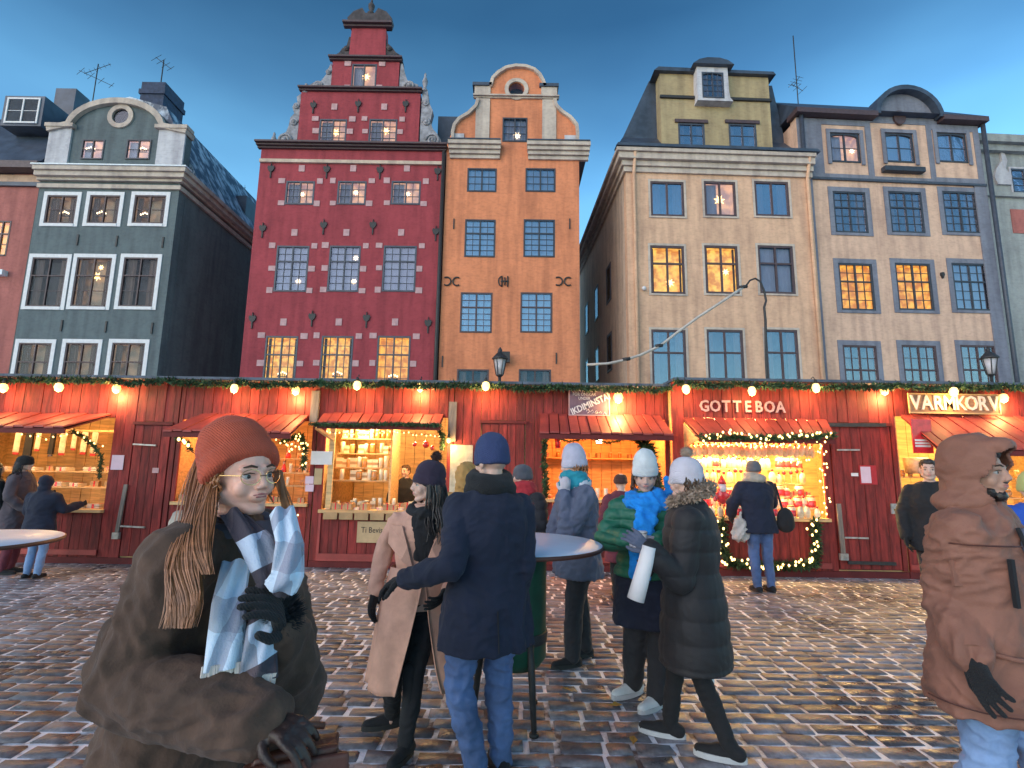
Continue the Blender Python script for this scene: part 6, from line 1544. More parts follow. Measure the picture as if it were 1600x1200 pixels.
for pts_ in ([p.surf(a_, .762 * p.H, .070) for a_ in range(-100, -20, 10)], [p.surf(a_, .415 * p.H, .105) for a_ in range(-120, 30, 10)]):
    b = MB(); b.tube(pts_, .0035, 5); b.build('seam', M['leather_brown'], p.root)
sh_, el_, ha_ = p.arms['R']; d_ = (ha_ - el_).normalized(); b = MB(); b.tube([ha_ - d_ * .075, ha_ - d_ * .02], [.072, .066], 20, cap=False); b.build('cuff', M['parka'], p.root)
b = MB(); c_ = sh_.lerp(el_, .55) + V(-.035, -.085, 0); b.box(c_.x - .045, c_.x + .04, c_.y - .012, c_.y + .004, c_.z - .06, c_.z + .05, .004); b.build('sleeve_pocket', M['parka'], p.root)
p.pants('denim_light', 1.15, disp=folds(.012, 5, 12, 10)); p.shoes('leather_brown')
p.gloves('knit_black', 'R', .45, sc=1.2); p.gloves('knit_black', 'L', .4)

# background people
def simple(label, px, Y, H, th, coat, pants, hat=None, hth=None, hem=.42, scarf=None, hair=None, hl=.12, wide=1.02, arms=None, legs=None, disp=None, shoe='cloth_black', hood=None, vox=.014, shoes_sole='sole_dark', lean=(0, 0), nod=0, pr=1.0, face=True, flare=1.1, slv=1.15, glove='knit_black', skin='skin'):
    x = put(px, Y)
    p = Person(label, x, Y, H, th, hth, wide=wide, vox=vox, arms=arms, legs=legs, lean=lean, nod=nod, skin=skin)
    p.body(face=False)
    if face: face_bits(p.T, p.s, p.root)
    hd = None
    if hood:
        def hd(B):
            T, s = p.T, p.s; B.ell(T @ V(0, .03 * s, .02 * s), (.105 * s, .115 * s, .125 * s), rz=T_yaw(T)); B.ell(T @ V(0, .05 * s, -.09 * s), (.10 * s, .09 * s, .08 * s), rz=T_yaw(T))
    p.coat(coat, hem=hem, flare=flare, thick=1.05, slv=slv, disp=disp, hood=hd)
    p.pants(pants, pr); p.shoes(shoe, sole=shoes_sole)
    if hat: beanie(p.T, p.s * 1.04, hat[0], p.root, pom=hat[1], tall=hat[2])
    if hair and hl < .13: p.short_hair(hair)
    elif hair: p.hair(hair, 60, hl, .07, True, .0, .007, drape_for(p, .02))
    if scarf: p.scarf(scarf)
    if glove: p.gloves(glove)
    return p
bent = {'L': ((.15, .02, .64), (.06, .15, .66)), 'R': ((-.15, .02, .64), (-.06, .15, .66))}
simple('person in grey-beige coat hidden behind the woman in the rust beanie', 352, 2.95, 1.66, 170, 'cloth_beige', 'cloth_charcoal', hat=('knit_grey', None, 0), wide=1.15, face=False, disp=folds(.016, 11, 6, 8), slv=1.5)
g_ = simple('person in navy jacket and jeans reaching towards the candy counter, seen from behind', 1183, 7.62, 1.80, 186, 'cloth_navy', 'denim', hat=('knit_grey', None, 0), hem=.44, wide=1.08, arms={'L': ((.17, .05, .66), (.15, .12, .56)), 'R': ((-.16, .06, .66), (-.10, .18, .60))}, scarf='cloth_beige', face=False, lean=(-.03, .02), slv=1.3)
pos = g_.root.location
sb = empty('shoulder_bag', (pos.x + .33, pos.y - .06, .98), 0, 'black shoulder bag hanging at the side of the man at the candy stall', 'bag')
B = Blob(); B.ell((0, 0, 0), (.12, .07, .17)); B.ell((0, 0, -.06), (.13, .07, .12)); B.fuse('bag_body', 'cloth_black', sb, .012, 2)
strap(sb, [(-.03, 0, .12), (-.12, 0, .50)], .03, 'cloth_black', 'bag_strap')
pb = empty('plastic_bag', (pos.x - .31, pos.y - .05, .84), 0, 'pale plastic carrier bag held low beside the man at the candy stall', 'bag')
B = Blob(); B.ell((0, 0, 0), (.11, .07, .17)); B.ell((0, 0, -.08), (.13, .08, .10)); B.cap((0, 0, .1), (.03, 0, .24), .03, .012); B.fuse('bag_body', 'fur_light', pb, .012, 1, folds(.02, 4, 9, 12))
simple('person in ochre hooded jacket standing behind the navy-coated man', 730, 5.1, 1.68, 165, 'cloth_ochre', 'cloth_charcoal', hood=True, face=False, slv=1.35, disp=folds(.018, 6, 6, 8))
simple('person in dark jacket, striped grey beanie and red scarf behind the round table', 818, 5.3, 1.68, -42, 'cloth_charcoal', 'cloth_black', hat=('knit_grey', None, .0), hth=-50, scarf='scarf_red', arms=bent, disp=quilt(.015, .09, 3), slv=1.3, vox=.012, wide=1.08)
simple('person in maroon coat and dark hat with their back turned at the orange-glowing stall', 970, 6.95, 1.60, 188, 'cloth_maroon', 'cloth_black', hat=('fur_dark', None, -.02), hem=.30, face=False, shoe='leather_brown', disp=quilt(.014, .12, 1))
simple('person in mauve-grey coat standing sideways at the textile stall', 36, 8.0, 1.72, 105, 'cloth_mauve', 'cloth_maroon', hair='hair_dark', hl=.22, hem=.30, arms={'L': ((.15, .03, .64), (.10, .17, .66)), 'R': ((-.16, .02, .64), (-.12, .12, .54))}, hat=('knit_black', None, -.01))
simple('short person in dark navy hooded jacket and pale jeans facing the textile stall', 76, 7.75, 1.42, 178, 'cloth_navy', 'denim_light', hood=True, face=False, hem=.40, slv=1.3, wide=1.2, arms={'L': ((.17, .02, .64), (.16, .10, .55)), 'R': ((-.18, .05, .66), (-.2, .22, .70))})
simple('dark-clad person at the very left end of the textile stall', -8, 7.9, 1.62, 160, 'cloth_black', 'cloth_black', hair='hair_dark', hl=.2, face=False)
simple('vendor with brown hair and dark jacket inside the soap stall', 634, 9.95, 1.66, 8, 'cloth_black', 'cloth_black', hair='hair_brown', hl=.10, hth=-25, vox=.012)
simple('dark-haired man in black jacket standing beside the sausage stall', 1450, 6.3, 1.83, -35, 'cloth_black', 'cloth_charcoal', hair='hair_dark', hl=.04, vox=.012)
simple('person in bright blue jacket and yellow-green hat behind the man in the brown parka', 1606, 4.6, 1.66, -20, 'cloth_blue', 'cloth_black', hat=('knit_lime', None, .03), slv=1.4, arms=bent)

# ------------------------------------------------------------ round standing tables
M['table_top'] = mat('table_top', (.64, .76, .90), .42, .05, 3); M['tub_green'] = mat('tub_green', (.008, .075, .045), .45, .2, 6)
def table(x, y, zt, r, label):
    t = empty('standing_table', (x, y, 0), 0, label, 'table', None)
    MB().lathe([(.01, zt - .026), (r - .01, zt - .026), (r, zt - .018), (r, zt - .004), (r - .006, zt), (.01, zt)], (0, 0, 0), 56).build('tabletop', M['table_top'], t)
    MB().lathe([(r + .001, zt - .030), (r + .007, zt - .026), (r + .007, zt - .006), (r + .001, zt - .003)], (0, 0, 0), 56).build('edge_band', M['leather_brown'], t)
    MB().lathe([(.01, .33), (.17, .34), (.215, .40), (.215, zt - .09), (.20, zt - .03), (.01, zt - .028)], (0, 0, 0), 28).build('tub', M['tub_green'], t)
    MB().lathe([(.219, .50), (.222, .51), (.222, .56), (.219, .57)], (0, 0, 0), 28).build('hoop', M['iron'], t)
    for k in range(3):
        a = R(-62 + 120 * k); c, s_ = math.cos(a), math.sin(a)
        b = MB(); b.tube([(c * .20, s_ * .20, .62), (c * .235, s_ * .235, .35), (c * .27, s_ * .27, .02)], [.020, .024, .018], 8); b.tube([(c * .05, s_ * .05, .38), (c * .23, s_ * .23, .40)], .018, 6); b.build('leg', M['iron'], t)
        MB().lathe([(.03, 0), (.03, .02)], (c * .27, s_ * .27, 0), 10).build('foot', M['sole_dark'], t)
    return t
table(put(806, 3.78, 850), 3.80, 1.135, .60, 'round white-topped standing table with green tub beside the navy-coated man')
table(put(-76, 3.75, 850), 3.75, 1.10, .60, 'round white-topped standing table cut by the left edge')
# ------------------------------------------------------------ signs and fittings on the stalls
def at(F, px, py, off=-.05): return F.o + Matrix.Rotation(F.a, 3, 'Z') @ P3(F, px, py, off)
def board(F, x0, y0, x1, y1, m, label, cat='sign', name='sign', off=-.05, th=.015, frame=None):
    c = at(F, (x0 + x1) / 2, (y0 + y1) / 2, off); a = F.L(x0, (y0 + y1) / 2, off)[0]; b_ = F.L(x1, (y0 + y1) / 2, off)[0]; za = F.L((x0 + x1) / 2, y1, off)[1]; zb_ = F.L((x0 + x1) / 2, y0, off)[1]
    w2, h2 = (b_ - a) / 2, (zb_ - za) / 2; e = empty(name, c, F.a, label, cat)
    MB().box(-w2, w2, -th / 2, th / 2, -h2, h2).build('board', M[m], e)
    if frame:
        b = MB(); t = .018
        b.box(-w2 - t, -w2, -th, th / 2, -h2, h2); b.box(w2, w2 + t, -th, th / 2, -h2, h2); b.box(-w2 - t, w2 + t, -th, th / 2, h2, h2 + t); b.box(-w2 - t, w2 + t, -th, th / 2, -h2 - t, -h2); b.build('border', M[frame], e)
    return e, w2, h2, th / 2
M['sign_slate'] = mat('sign_slate', (.17, .10, .14), .7, .15, 8); M['sign_white'] = mat('sign_white', (.72, .66, .68), .7, .05); M['sign_wood'] = mat('sign_wood', (.34, .17, .09), .7, .2, 5, stretch=(1, 5, 8))
M['poster_cream'] = mat('poster_cream', (.52, .44, .32), .8, .2, 9); M['letter_cream'] = mat('letter_cream', (.85, .68, .55), .6, .05)
e, w2, h2, t = board(FA, 890, 606, 951, 648, 'sign_slate', 'dark slate info sign with chalk-white hand lettering above the awning', off=-.10, frame='quoin')
for i, (s_, fs_) in enumerate((('DETA KYGGAR', .075), ('FÖR ÖNSKAR', .075), ('UNDER', .07))): text(s_, fs_, 'sign_white', (-w2 * .25, -t - .004, h2 * (.80 - .30 * i)), 0, e, 'lettering', .002, sx=.85)
text('IKDIMINSTAI', .155, 'sign_white', (.02, -t - .006, -.05), 0, e, 'lettering', .003, tilt=-.42, sx=.80, bold=.003)
b = MB()
for k in range(5):
    x_ = -.05 + .07 * k; b.tube([(x_, -t - .004, -.17 - .012 * k), (x_ + .03, -t - .004, -.13 - .012 * k), (x_ + .055, -t - .004, -.175 - .01 * k), (x_ + .02, -t - .004, -.20)], .005, 4)
b.build('flourish', M['sign_white'], e)
# lettering of the candy stall: single letters fixed to the wall
lets = 'GOTTEBOA'; a0 = EL(1092, 636)[0]; a1 = EL(1227, 636)[0]
e = empty('wall_lettering', at(FE, 1160, 636, -.045), FE.a, 'pale pink capital letters GOTTEBOA on the red plank wall', 'sign')
for i, ch in enumerate(lets): text(ch, .262, 'quoin', ((i + .5) / 8 * (a1 - a0) - (a1 - a0) / 2, 0, 0), 0, e, 'letter', .012, sx=.86, bold=.006)
e, w2, h2, t = board(FE, 1421, 617, 1560, 645, 'sign_wood', 'carved wooden sign reading VARMKORV above the sausage awning', off=-.12, frame='pine')
for i, ch in enumerate('VARMKORV'): text(ch, .33, 'letter_cream', (-w2 + (i + .5) / 8 * 2 * w2, -t - .010, 0), 0, e, 'letter', .010, sx=.80, bold=.006)
e, w2, h2, t = board(FA, 558, 815, 612, 848, 'card', 'brown cardboard sign with handwriting on the front of the soap stall', off=-.06)
text('Ti Bevis', .13, 'ink', (-.04, -t - .002, .03), 0, e, 'lettering', .0015, sx=.85)
board(FA, 486, 705, 519, 726, 'paper', 'cream notice board at the left edge of the soap stall', off=-.06)[0]
board(FA, 477, 744, 490, 756, 'pink_paper', 'upper small pale pink notice left of the soap stall', 'notice', 'notice', -.04, .004)
board(FA, 477, 757, 490, 768, 'pink_paper', 'lower small pale pink notice left of the soap stall', 'notice', 'notice', -.04, .004)
board(FA, 491, 732, 503, 757, 'card', 'faded brown notice beside the pale pink notices', 'notice', 'notice', -.04, .004)
board(FA, 174, 711, 193, 734, 'pink_paper', 'pale lilac notice on the post right of the textile stall', 'notice', 'notice', -.04, .004)
board(FA, 238, 731, 248, 739, 'quoin', 'tiny pale label on the barred door beside the textile stall', 'label', 'notice', -.04, .004)
board(FA, 703, 695, 738, 772, 'poster_cream', 'large lit cream poster beside the soap stall', 'poster', 'poster', -.05, .006)
e, w2, h2, t = board(FE, 1343, 727, 1370, 757, 'scarf_red', 'red-edged notice on the broad plank door', 'notice', 'notice', -.05, .004); MB().box(-w2 * .85, w2 * .3, -t - .003, -t - .0005, -h2 * .85, h2 * .85).build('sheet', M['pink_paper'], e)
board(FE, 1330, 739, 1341, 744, 'paper', 'tiny white label on the broad plank door', 'label', 'notice', -.05, .004)
def bar(F, x0, y0, x1, y1, m, label, w_=.045, off=-.06, cat='door bar', name='door_bar', end=None):
    a, c = at(F, x0, y0, off), at(F, x1, y1, off); e = empty(name, a, 0, label, cat); d = c - a; b = MB()
    n = d.normalized(); sd = V(-n.z, 0, n.x) * w_ / 2; vs = []
    for yy in (-.012, .012):
        for q in (V(0, 0, 0) - sd, V(0, 0, 0) + sd, d + sd, d - sd): vs.append(q + V(0, yy, 0))
    b.add(vs, [(0, 1, 2, 3), (7, 6, 5, 4), (0, 4, 5, 1), (1, 5, 6, 2), (2, 6, 7, 3), (3, 7, 4, 0)]); b.build('bar', M[m], e)
    if end: MB().box(d.x - w_ * .9, d.x + w_ * .9, -.03, .02, d.z - .07, d.z + .03).build('padlock_box', M['steel'], e)
    return e
bar(FA, 197, 757, 182, 835, 'grey_wood', 'grey upright locking bar on the door beside the textile stall', .06, end=1)
bar(FA, 208, 694, 244, 696, 'steel', 'upper pale strap hinge on the door beside the textile stall', .025, cat='hinge', name='hinge'); bar(FA, 188, 822, 226, 824, 'steel', 'lower pale strap hinge on the door beside the textile stall', .025, cat='hinge', name='hinge')
bar(FE, 1310, 787, 1318, 868, 'grey_wood', 'grey upright locking bar on the broad plank door', .07, end=1)
bar(FE, 1308, 703, 1343, 703, 'steel', 'upper dull strap hinge on the broad plank door', .025, cat='hinge', name='hinge'); bar(FE, 1320, 840, 1357, 841, 'steel', 'middle dull strap hinge on the broad plank door', .025, cat='hinge', name='hinge')
bar(FE, 1325, 879, 1400, 881, 'iron', 'dark lower crossbar on the broad plank door', .05, cat='crossbar', name='crossbar')
bar(FE, 1294, 664, 1384, 664, 'iron', 'long black rail above the broad plank door', .06, off=-.08, cat='rail', name='rail')
e = empty('door_lock', at(FE, 1398, 795, -.05), FE.a, 'round brass lock plate at the right side of the broad plank door', 'lock'); MB().box(-.06, .06, -.012, .012, -.08, .08).build('lock_plate', M['steel'], e); MB().lathe([(.025, -.03), (.03, 0)], (0, -.02, 0), 10).build('knob', M['gilt'], e)
for (px, y0, y1, lb) in ((494, 611, 660, 'weathered wooden post between the figurine and soap stalls'), (708, 628, 690, 'weathered wooden post right of the soap stall')):
    a, c = at(FA, px, y0, -.06), at(FA, px, y1, -.06); MBx = MB().box(-.065, .065, -.03, .03, c.z - a.z, 0); o = MBx.build('wooden_post', M['grey_wood']); o.location = a; tag(o, lb, 'post')
# timber frame pieces round the soap stall opening
sf = MB(); x0 = FL(513, 740)[0]
sf.box(x0, x0 + .09, -.05, -.021, FL(600, 795)[1], oC[3] - .02); sf.build('frame_post', M['pine'], SC)
b = MB(); a, c = P3(FA, 494, 668, -.06), P3(FA, 522, 688, -.06); b.tube([a, c], .035, 4); b.build('brace', M['pine'], SC)
# soap stall lower panel border
pz0, pz1 = FL(600, 877)[1], FL(600, 803)[1]; px0, px1 = FL(497, 840)[0], FL(700, 840)[0]; b = MB()
b.box(px0, px0 + .04, -.05, -.021, pz0, pz1); b.box(px0 + .04, px1, -.05, -.021, pz0, pz0 + .05); b.build('panel_moulding', M['red_awning'], SC)

# cable pole with a white hose light
Fq = Face(13.2, 0, 1197); pp = Fq.W(1197, 600)
e = empty('cable_pole', (pp.x, 13.2, 0), 0, 'slim dark pole with curved top behind the candy stall', 'pole')
pts = [(0, 0, 0)] + [Fq.W(a, c) - V(pp.x, 13.2, 0) for a, c in ((1197, 560), (1196, 500), (1194, 480), (1197, 470), (1194, 455), (1188, 440), (1180, 435), (1172, 438), (1166, 446))]
MB().tube(pts, [.034] * 3 + [.032, .03, .028, .026, .025, .024, .024], 8).build('pole', M['iron'], e)
e = empty('hose_light', Fq.W(1165, 446), 0, 'pale hose hanging in a long slack curve from the curved pole', 'cable'); o = e.location
pts = [Fq.W(a, c) - o for a, c in ((1165, 446), (1130, 470), (1090, 496), (1060, 518), (1036, 537), (1024, 544), (1000, 555), (978, 562), (950, 568), (917, 570))]
MB().tube(pts, .034, 8).build('hose', M['fur_light'], e)
for a, c in ((1162, 449), (1030, 541), (979, 562)):
    q = Fq.W(a, c) - o; MB().tube([q - V(.10, 0, -.0), q + V(.09, 0, .03)], .046, 8).build('clip', M['iron'], e)

# ------------------------------------------------------------ goods
M['soap_cream'] = mat('soap_cream', (.74, .62, .42), .6, .15, 5, rnd=.12); M['soap_pink'] = mat('soap_pink', (.70, .42, .36), .6, .15, 5, rnd=.1); M['kraft'] = mat('kraft', (.42, .26, .13), .8, .15, 5, rnd=.1)
M['jar_amber'] = mat('jar_amber', (.45, .20, .06), .2, .2, 5, rnd=.2, coat=.4); M['wax'] = mat('wax', (.80, .72, .55), .45, .08, 5); M['candy_red'] = mat('candy_red', (.60, .03, .04), .25, .2, 8, rnd=.2, coat=.5)
M['candy_green'] = mat('candy_green', (.10, .30, .06), .3, .2, 8, coat=.4); M['cloth_goods'] = mat('cloth_goods', (.60, .50, .38), .9, .3, 6, rnd=.3); M['wood_toy'] = mat('wood_toy', (.60, .24, .10), .5, .25, 5, rnd=.2); M['bauble_red'] = mat('bauble_red', (.55, .02, .02), .12, .1, coat=1.0)
M['cello'] = mat('cello', (.80, .66, .45), .15, .3, 9, rnd=.3, coat=.6)
def lat(name, prof, m, seg=10): return MB().lathe(prof, (0, 0, 0), seg).mesh(name, M[m])
def two(kind, parts): return (kind, parts)
K_ = {
 'soap_box': [('box', MB().box(-.045, .045, -.03, .03, 0, .13).mesh('box', M['soap_cream'])), ('label_band', MB().box(-.046, .046, -.031, .031, .04, .08).mesh('label_band', M['kraft']))],
 'gift_box': [('box', MB().box(-.06, .06, -.05, .05, 0, .09).mesh('box', M['kraft'])), ('ribbon', MB().box(-.010, .010, -.052, .052, 0, .094).mesh('ribbon', M['candy_red']))],
 'candle': [('wax', lat('wax', [(.032, 0), (.032, .15), (.028, .155)], 'wax')), ('wick', lat('wick', [(.002, .15), (.002, .17)], 'ink', 5))],
 'jar': [('glass_body', lat('glass_body', [(.035, 0), (.042, .02), (.042, .10), (.030, .115)], 'jar_amber')), ('lid', lat('lid', [(.034, .115), (.034, .135), (.03, .138)], 'soap_cream'))],
 'soap_bar': [('bar', MB().box(-.045, .045, -.03, .03, 0, .035, .003).mesh('bar', M['soap_pink'])), ('wrap', MB().box(-.018, .018, -.033, .033, -.001, .038).mesh('wrap', M['soap_cream']))],
 'figurine': [('robe', lat('robe', [(.045, 0), (.038, .06), (.018, .12), (.016, .13)], 'candy_red')), ('head', lat('head', [(.002, .125), (.022, .14), (.020, .165), (.004, .18)], 'soap_pink')), ('cap', lat('cap', [(.024, .165), (.012, .20), (.001, .235)], 'wood_toy'))],
 'wooden_horse': [('torso', MB().box(-.05, .04, -.015, .015, .05, .09).box(-.045, -.03, -.012, .012, 0, .05).box(.02, .035, -.012, .012, 0, .05).mesh('torso', M['wood_toy'])), ('neck', MB().prism([(.02, .085), (.045, .085), (.065, .15), (.08, .14), (.085, .155), (.05, .175), (.035, .15)], -.012, .012).mesh('neck', M['wood_toy']))],
 'candy_bag': [('cello_bag', MB().lathe([(.02, -.02), (.055, .02), (.06, .09), (.04, .15), (.010, .17)], (0, 0, 0), 8, .6).mesh('cello_bag', M['cello'])), ('tie', lat('tie', [(.011, .165), (.014, .18), (.03, .205), (.001, .20)], 'candy_red', 8))],
 'sweet_jar': [('glass_body', lat('glass_body', [(.06, 0), (.066, .02), (.066, .15), (.05, .17)], 'cello')), ('sweets', lat('sweets', [(.062, .012), (.0685, .03), (.0685, .12), (.05, .13)], 'candy_red')), ('lid', lat('lid', [(.053, .17), (.053, .195), (.01, .20)], 'wood_toy'))],
 'lollipop': [('stick', lat('stick', [(.004, 0), (.004, .16)], 'wax', 5)), ('sweet', MB().ball((0, 0, .18), .035, 8, 1, .4).mesh('sweet', M['candy_red']))],
 'folded_cloth': [('fold', MB().box(-.11, .11, -.09, .09, 0, .035, .006).box(-.108, .108, -.088, .088, .036, .065, .006).mesh('fold', M['cloth_goods'])), ('band', MB().box(-.02, .02, -.094, .094, -.001, .068).mesh('band', M['candy_red']))],
 'hanging_scarf': [('cloth', MB().box(-.05, .05, -.012, .012, -.42, 0, .008).mesh('cloth', M['cloth_goods'])), ('fringe', MB().box(-.048, .048, -.01, .01, -.47, -.425, .004).mesh('fringe', M['scarf_red']))],
 'dark_scarf': [('cloth', MB().box(-.06, .06, -.02, .02, -.50, 0, .012).mesh('cloth', M['cloth_black'])), ('fringe', MB().box(-.055, .055, -.015, .015, -.55, -.505, .006).mesh('fringe', M['cloth_mauve']))],
 'bauble': [('globe', MB().ball((0, 0, -.05), .045, 12).mesh('globe', M['bauble_red'])), ('cap', lat('cap', [(.012, -.01), (.012, .01)], 'gilt', 8))],
 'pastry': [('bun', MB().ball((0, 0, .025), .05, 10, .5).mesh('bun', M['wood_toy'])), ('icing', MB().ball((0, 0, .036), .036, 8, .5).mesh('icing', M['wax']))],
}
NG = [0]
def good(kind, loc_, label, group, rz=0, s=1.0):
    e = empty(kind, loc_, rz, label, kind.replace('_', ' '), group); e.scale = (s, s, s)
    for nme, me in K_[kind]: inst(nme, me, e)
    NG[0] += 1; return e
def shelf(S, F, xa, xb, z, y0, y1, m='pine', th=.022, name='shelf'): MB().box(xa, xb, y0, y1, z - th, z).build(name, M[m], S)
def row(F, kinds, xa, xb, z, y, label, group, step=.13, s=1.0, jy=.03, skip=.08):
    x_ = xa + step * .5
    while x_ < xb:
        k = random.choice(kinds)
        if random.random() > skip:
            lb, gp = (label[k], group[k]) if isinstance(label, dict) else (label, group)
            good(k, F.o + Matrix.Rotation(F.a, 3, 'Z') @ Vector((x_, y + random.uniform(-jy, jy), z + .001)), lb, gp, F.a + random.uniform(-.3, .3), s * random.uniform(.85, 1.15))
        x_ += step * random.uniform(.85, 1.15)
def lab(where, **kw): return {k: v + ' ' + where for k, v in kw.items()}
def grp(where, *ks): return {k: (k.replace('_', ' ') + ('es ' if k.endswith('x') else 'ies ' if k.endswith('y') else 's ') + where).replace('pastryies', 'pastries') for k in ks}
# soap stall: three stepped shelves at the left, counter display
xa, xb = oC[0] + .04, oC[0] + 1.02; zc = FL(600, 797)[1]
for i, (zp, y_) in enumerate(((683, .75), (706, .62), (728, .50), (748, .38))):
    z_ = FL(560, zp + 2, y_)[1]; shelf(SC, FA, xa, xb, z_, y_ - .10, y_ + .10)
    w_ = 'on the %s shelf of the soap stall' % ('top', 'second', 'third', 'lowest')[i]
    row(FA, ['soap_box', 'jar', 'candle', 'soap_box'], xa, xb, z_, y_, lab(w_, soap_box='cream soap carton with brown band', jar='amber jar with pale lid', candle='pale pillar candle'), grp(w_, 'soap_box', 'jar', 'candle'), .095, 1.15)
MB().box(xb + .01, xb + .04, .25, .9, zc, oC[3]).build('shelf_side', M['pine'], SC)
for k, (y_, kk) in enumerate(((.02, ['soap_bar', 'gift_box']), (.17, ['soap_bar', 'soap_box', 'jar']), (.31, ['soap_box', 'gift_box', 'candle']))):
    w_ = 'in the %s counter row of the soap stall' % ('front', 'middle', 'back')[k]
    row(FA, kk, oC[0] + .05, oC[1] - .08, zc, y_, lab(w_, soap_box='cream soap carton with brown band', jar='amber jar with pale lid', candle='pale pillar candle', soap_bar='pink soap bar in a cream wrap', gift_box='kraft gift box with red ribbon'), grp(w_, *kk), .115, 1.0, .01)
for i in range(8):
    q = FL(520 + 24 * i, 803)[0]; MB().box(q - .11, q + .11, -.13, -.105, zc - .05 - .10, zc - .04, .004).build('counter_card', M['kraft'], SC)
for px, py in ((666, 688), (648, 690), (676, 696)): good('bauble', at(FA, px, py, .1), 'red glass bauble hanging under the soap stall awning', 'red baubles in the soap stall opening', 0, 1.4 if px == 666 else .9)
# figurine stall
xa, xb = oB[0] + .02, oB[1] - .05; zc = FL(400, 785)[1]
for i, (zp, y_) in enumerate(((712, .55), (734, .45), (754, .35))):
    z_ = FL(460, zp + 4, y_)[1]; shelf(SB, FA, xa, xb, z_, y_ - .10, y_ + .10)
    w_ = 'on the %s shelf of the figurine stall' % ('top', 'middle', 'lowest')[i]
    row(FA, ['figurine', 'wooden_horse', 'candle'], FL(420, 740)[0], xb, z_, y_, lab(w_, figurine='red robed gnome figurine', wooden_horse='small orange wooden horse', candle='pale pillar candle'), grp(w_, 'figurine', 'wooden_horse', 'candle'), .12, 1.0)
row(FA, ['figurine', 'gift_box'], FL(420, 740)[0], xb, zc, .1, lab('on the counter of the figurine stall', figurine='red robed gnome figurine', gift_box='kraft gift box with red ribbon'), grp('on the counter of the figurine stall', 'figurine', 'gift_box'), .14)
row(FA, ['figurine', 'gift_box'], xa, FL(330, 740)[0], zc, .1, lab('at the counter end of the figurine stall', figurine='red robed gnome figurine', gift_box='kraft gift box with red ribbon'), grp('at the counter end of the figurine stall', 'figurine', 'gift_box'), .14)
# textile stall
xa, xb = oA[0] + .05, oA[1] - .05; zc = FL(120, 795)[1]
for i, (zp, y_) in enumerate(((736, .9), (760, .7))):
    z_ = FL(120, zp, y_)[1]; shelf(SA, FA, xa, xb, z_, y_ - .14, y_ + .14)
    w_ = 'on the %s shelf of the textile stall' % ('upper', 'lower')[i]
    row(FA, ['folded_cloth', 'gift_box'], xa, xb, z_, y_, lab(w_, folded_cloth='folded cloth with red band', gift_box='kraft gift box with red ribbon'), grp(w_, 'folded_cloth', 'gift_box'), .27, 1.0, .02)
row(FA, ['folded_cloth'], xa, xb, zc, .15, 'folded cloth with red band on the counter of the textile stall', 'folded cloths on the counter of the textile stall', .28)
MB().box(xa, xb, 1.0, 1.02, FL(100, 674, 1.0)[1], FL(100, 671, 1.0)[1]).build('hanging_rail', M['pine'], SA)
for px in (30, 48, 62, 84, 101, 118, 134, 150, -20, -45, -70): good(*((('hanging_scarf', at(FA, px, 675, 1.0), 'pale patterned scarf hanging from the rail of the textile stall', 'pale scarves hanging in the textile stall') if px % 4 else ('dark_scarf', at(FA, px, 675, 1.0), 'black scarf hanging from the rail of the textile stall', 'black scarves hanging in the textile stall'))), random.uniform(-.3, .3), random.uniform(.7, 1.0))
garland(FA, [P3(FA, a, c, .05) for a, c in ((112, 672), (130, 682), (146, 696), (158, 712), (155, 745))], .07, 500, 'dark green garland drooping over the textile stall opening')
# orange stall
garland(FA, [P3(FA, a, c, -.04) for a, c in ((852, 682), (850, 720), (853, 760), (850, 800))], .09, 900, 'pine bough tied down the left side of the orange-glowing stall')
garland(FA, [P3(FA, a, c, -.04) for a, c in ((1000, 686), (1014, 700), (1020, 730), (1030, 780))], .15, 1300, 'thick pine bough at the right side of the orange-glowing stall')
garland(FA, [P3(FA, a, c, .05) for a, c in ((866, 683), (890, 690), (920, 684), (950, 692), (980, 685), (1005, 690))], .05, 450, 'thin twig garland along the top of the orange-glowing opening')
for px, py in ((872, 692), (936, 686)):
    e = empty('hanging_lantern', at(FA, px, py, .1), 0, 'small red lantern hanging %s in the orange-glowing stall' % ('at the left' if px < 900 else 'near the middle'), 'lantern')
    MB().lathe([(.045, -.07), (.055, .05)], (0, 0, 0), 6).build('lamp_shade', M['red_lamp' if px > 900 else 'candy_red'], e); MB().lathe([(.065, .05), (.03, .09), (.008, .14)], (0, 0, 0), 6).build('cap', M['candy_red'], e); MB().lathe([(.05, -.09), (.05, -.07)], (0, 0, 0), 6).build('base', M['candy_red'], e)
zc = FL(940, 780)[1]
row(FA, ['candle', 'jar', 'pastry'], oD[0] + .05, oD[1] - .05, zc, .08, lab('on the counter of the orange-glowing stall', candle='pale pillar candle', jar='amber jar with pale lid', pastry='round iced bun'), grp('on the counter of the orange-glowing stall', 'candle', 'jar', 'pastry'), .13)
shelf(SD, FA, oD[0] + .1, oD[1] - .1, FL(940, 716, 1.9)[1], 1.6, 2.0); row(FA, ['jar', 'gift_box'], oD[0] + .1, oD[1] - .1, FL(940, 716, 1.9)[1], 1.8, lab('on the back shelf of the orange-glowing stall', jar='amber jar with pale lid', gift_box='kraft gift box with red ribbon'), grp('on the back shelf of the orange-glowing stall', 'jar', 'gift_box'), .2)
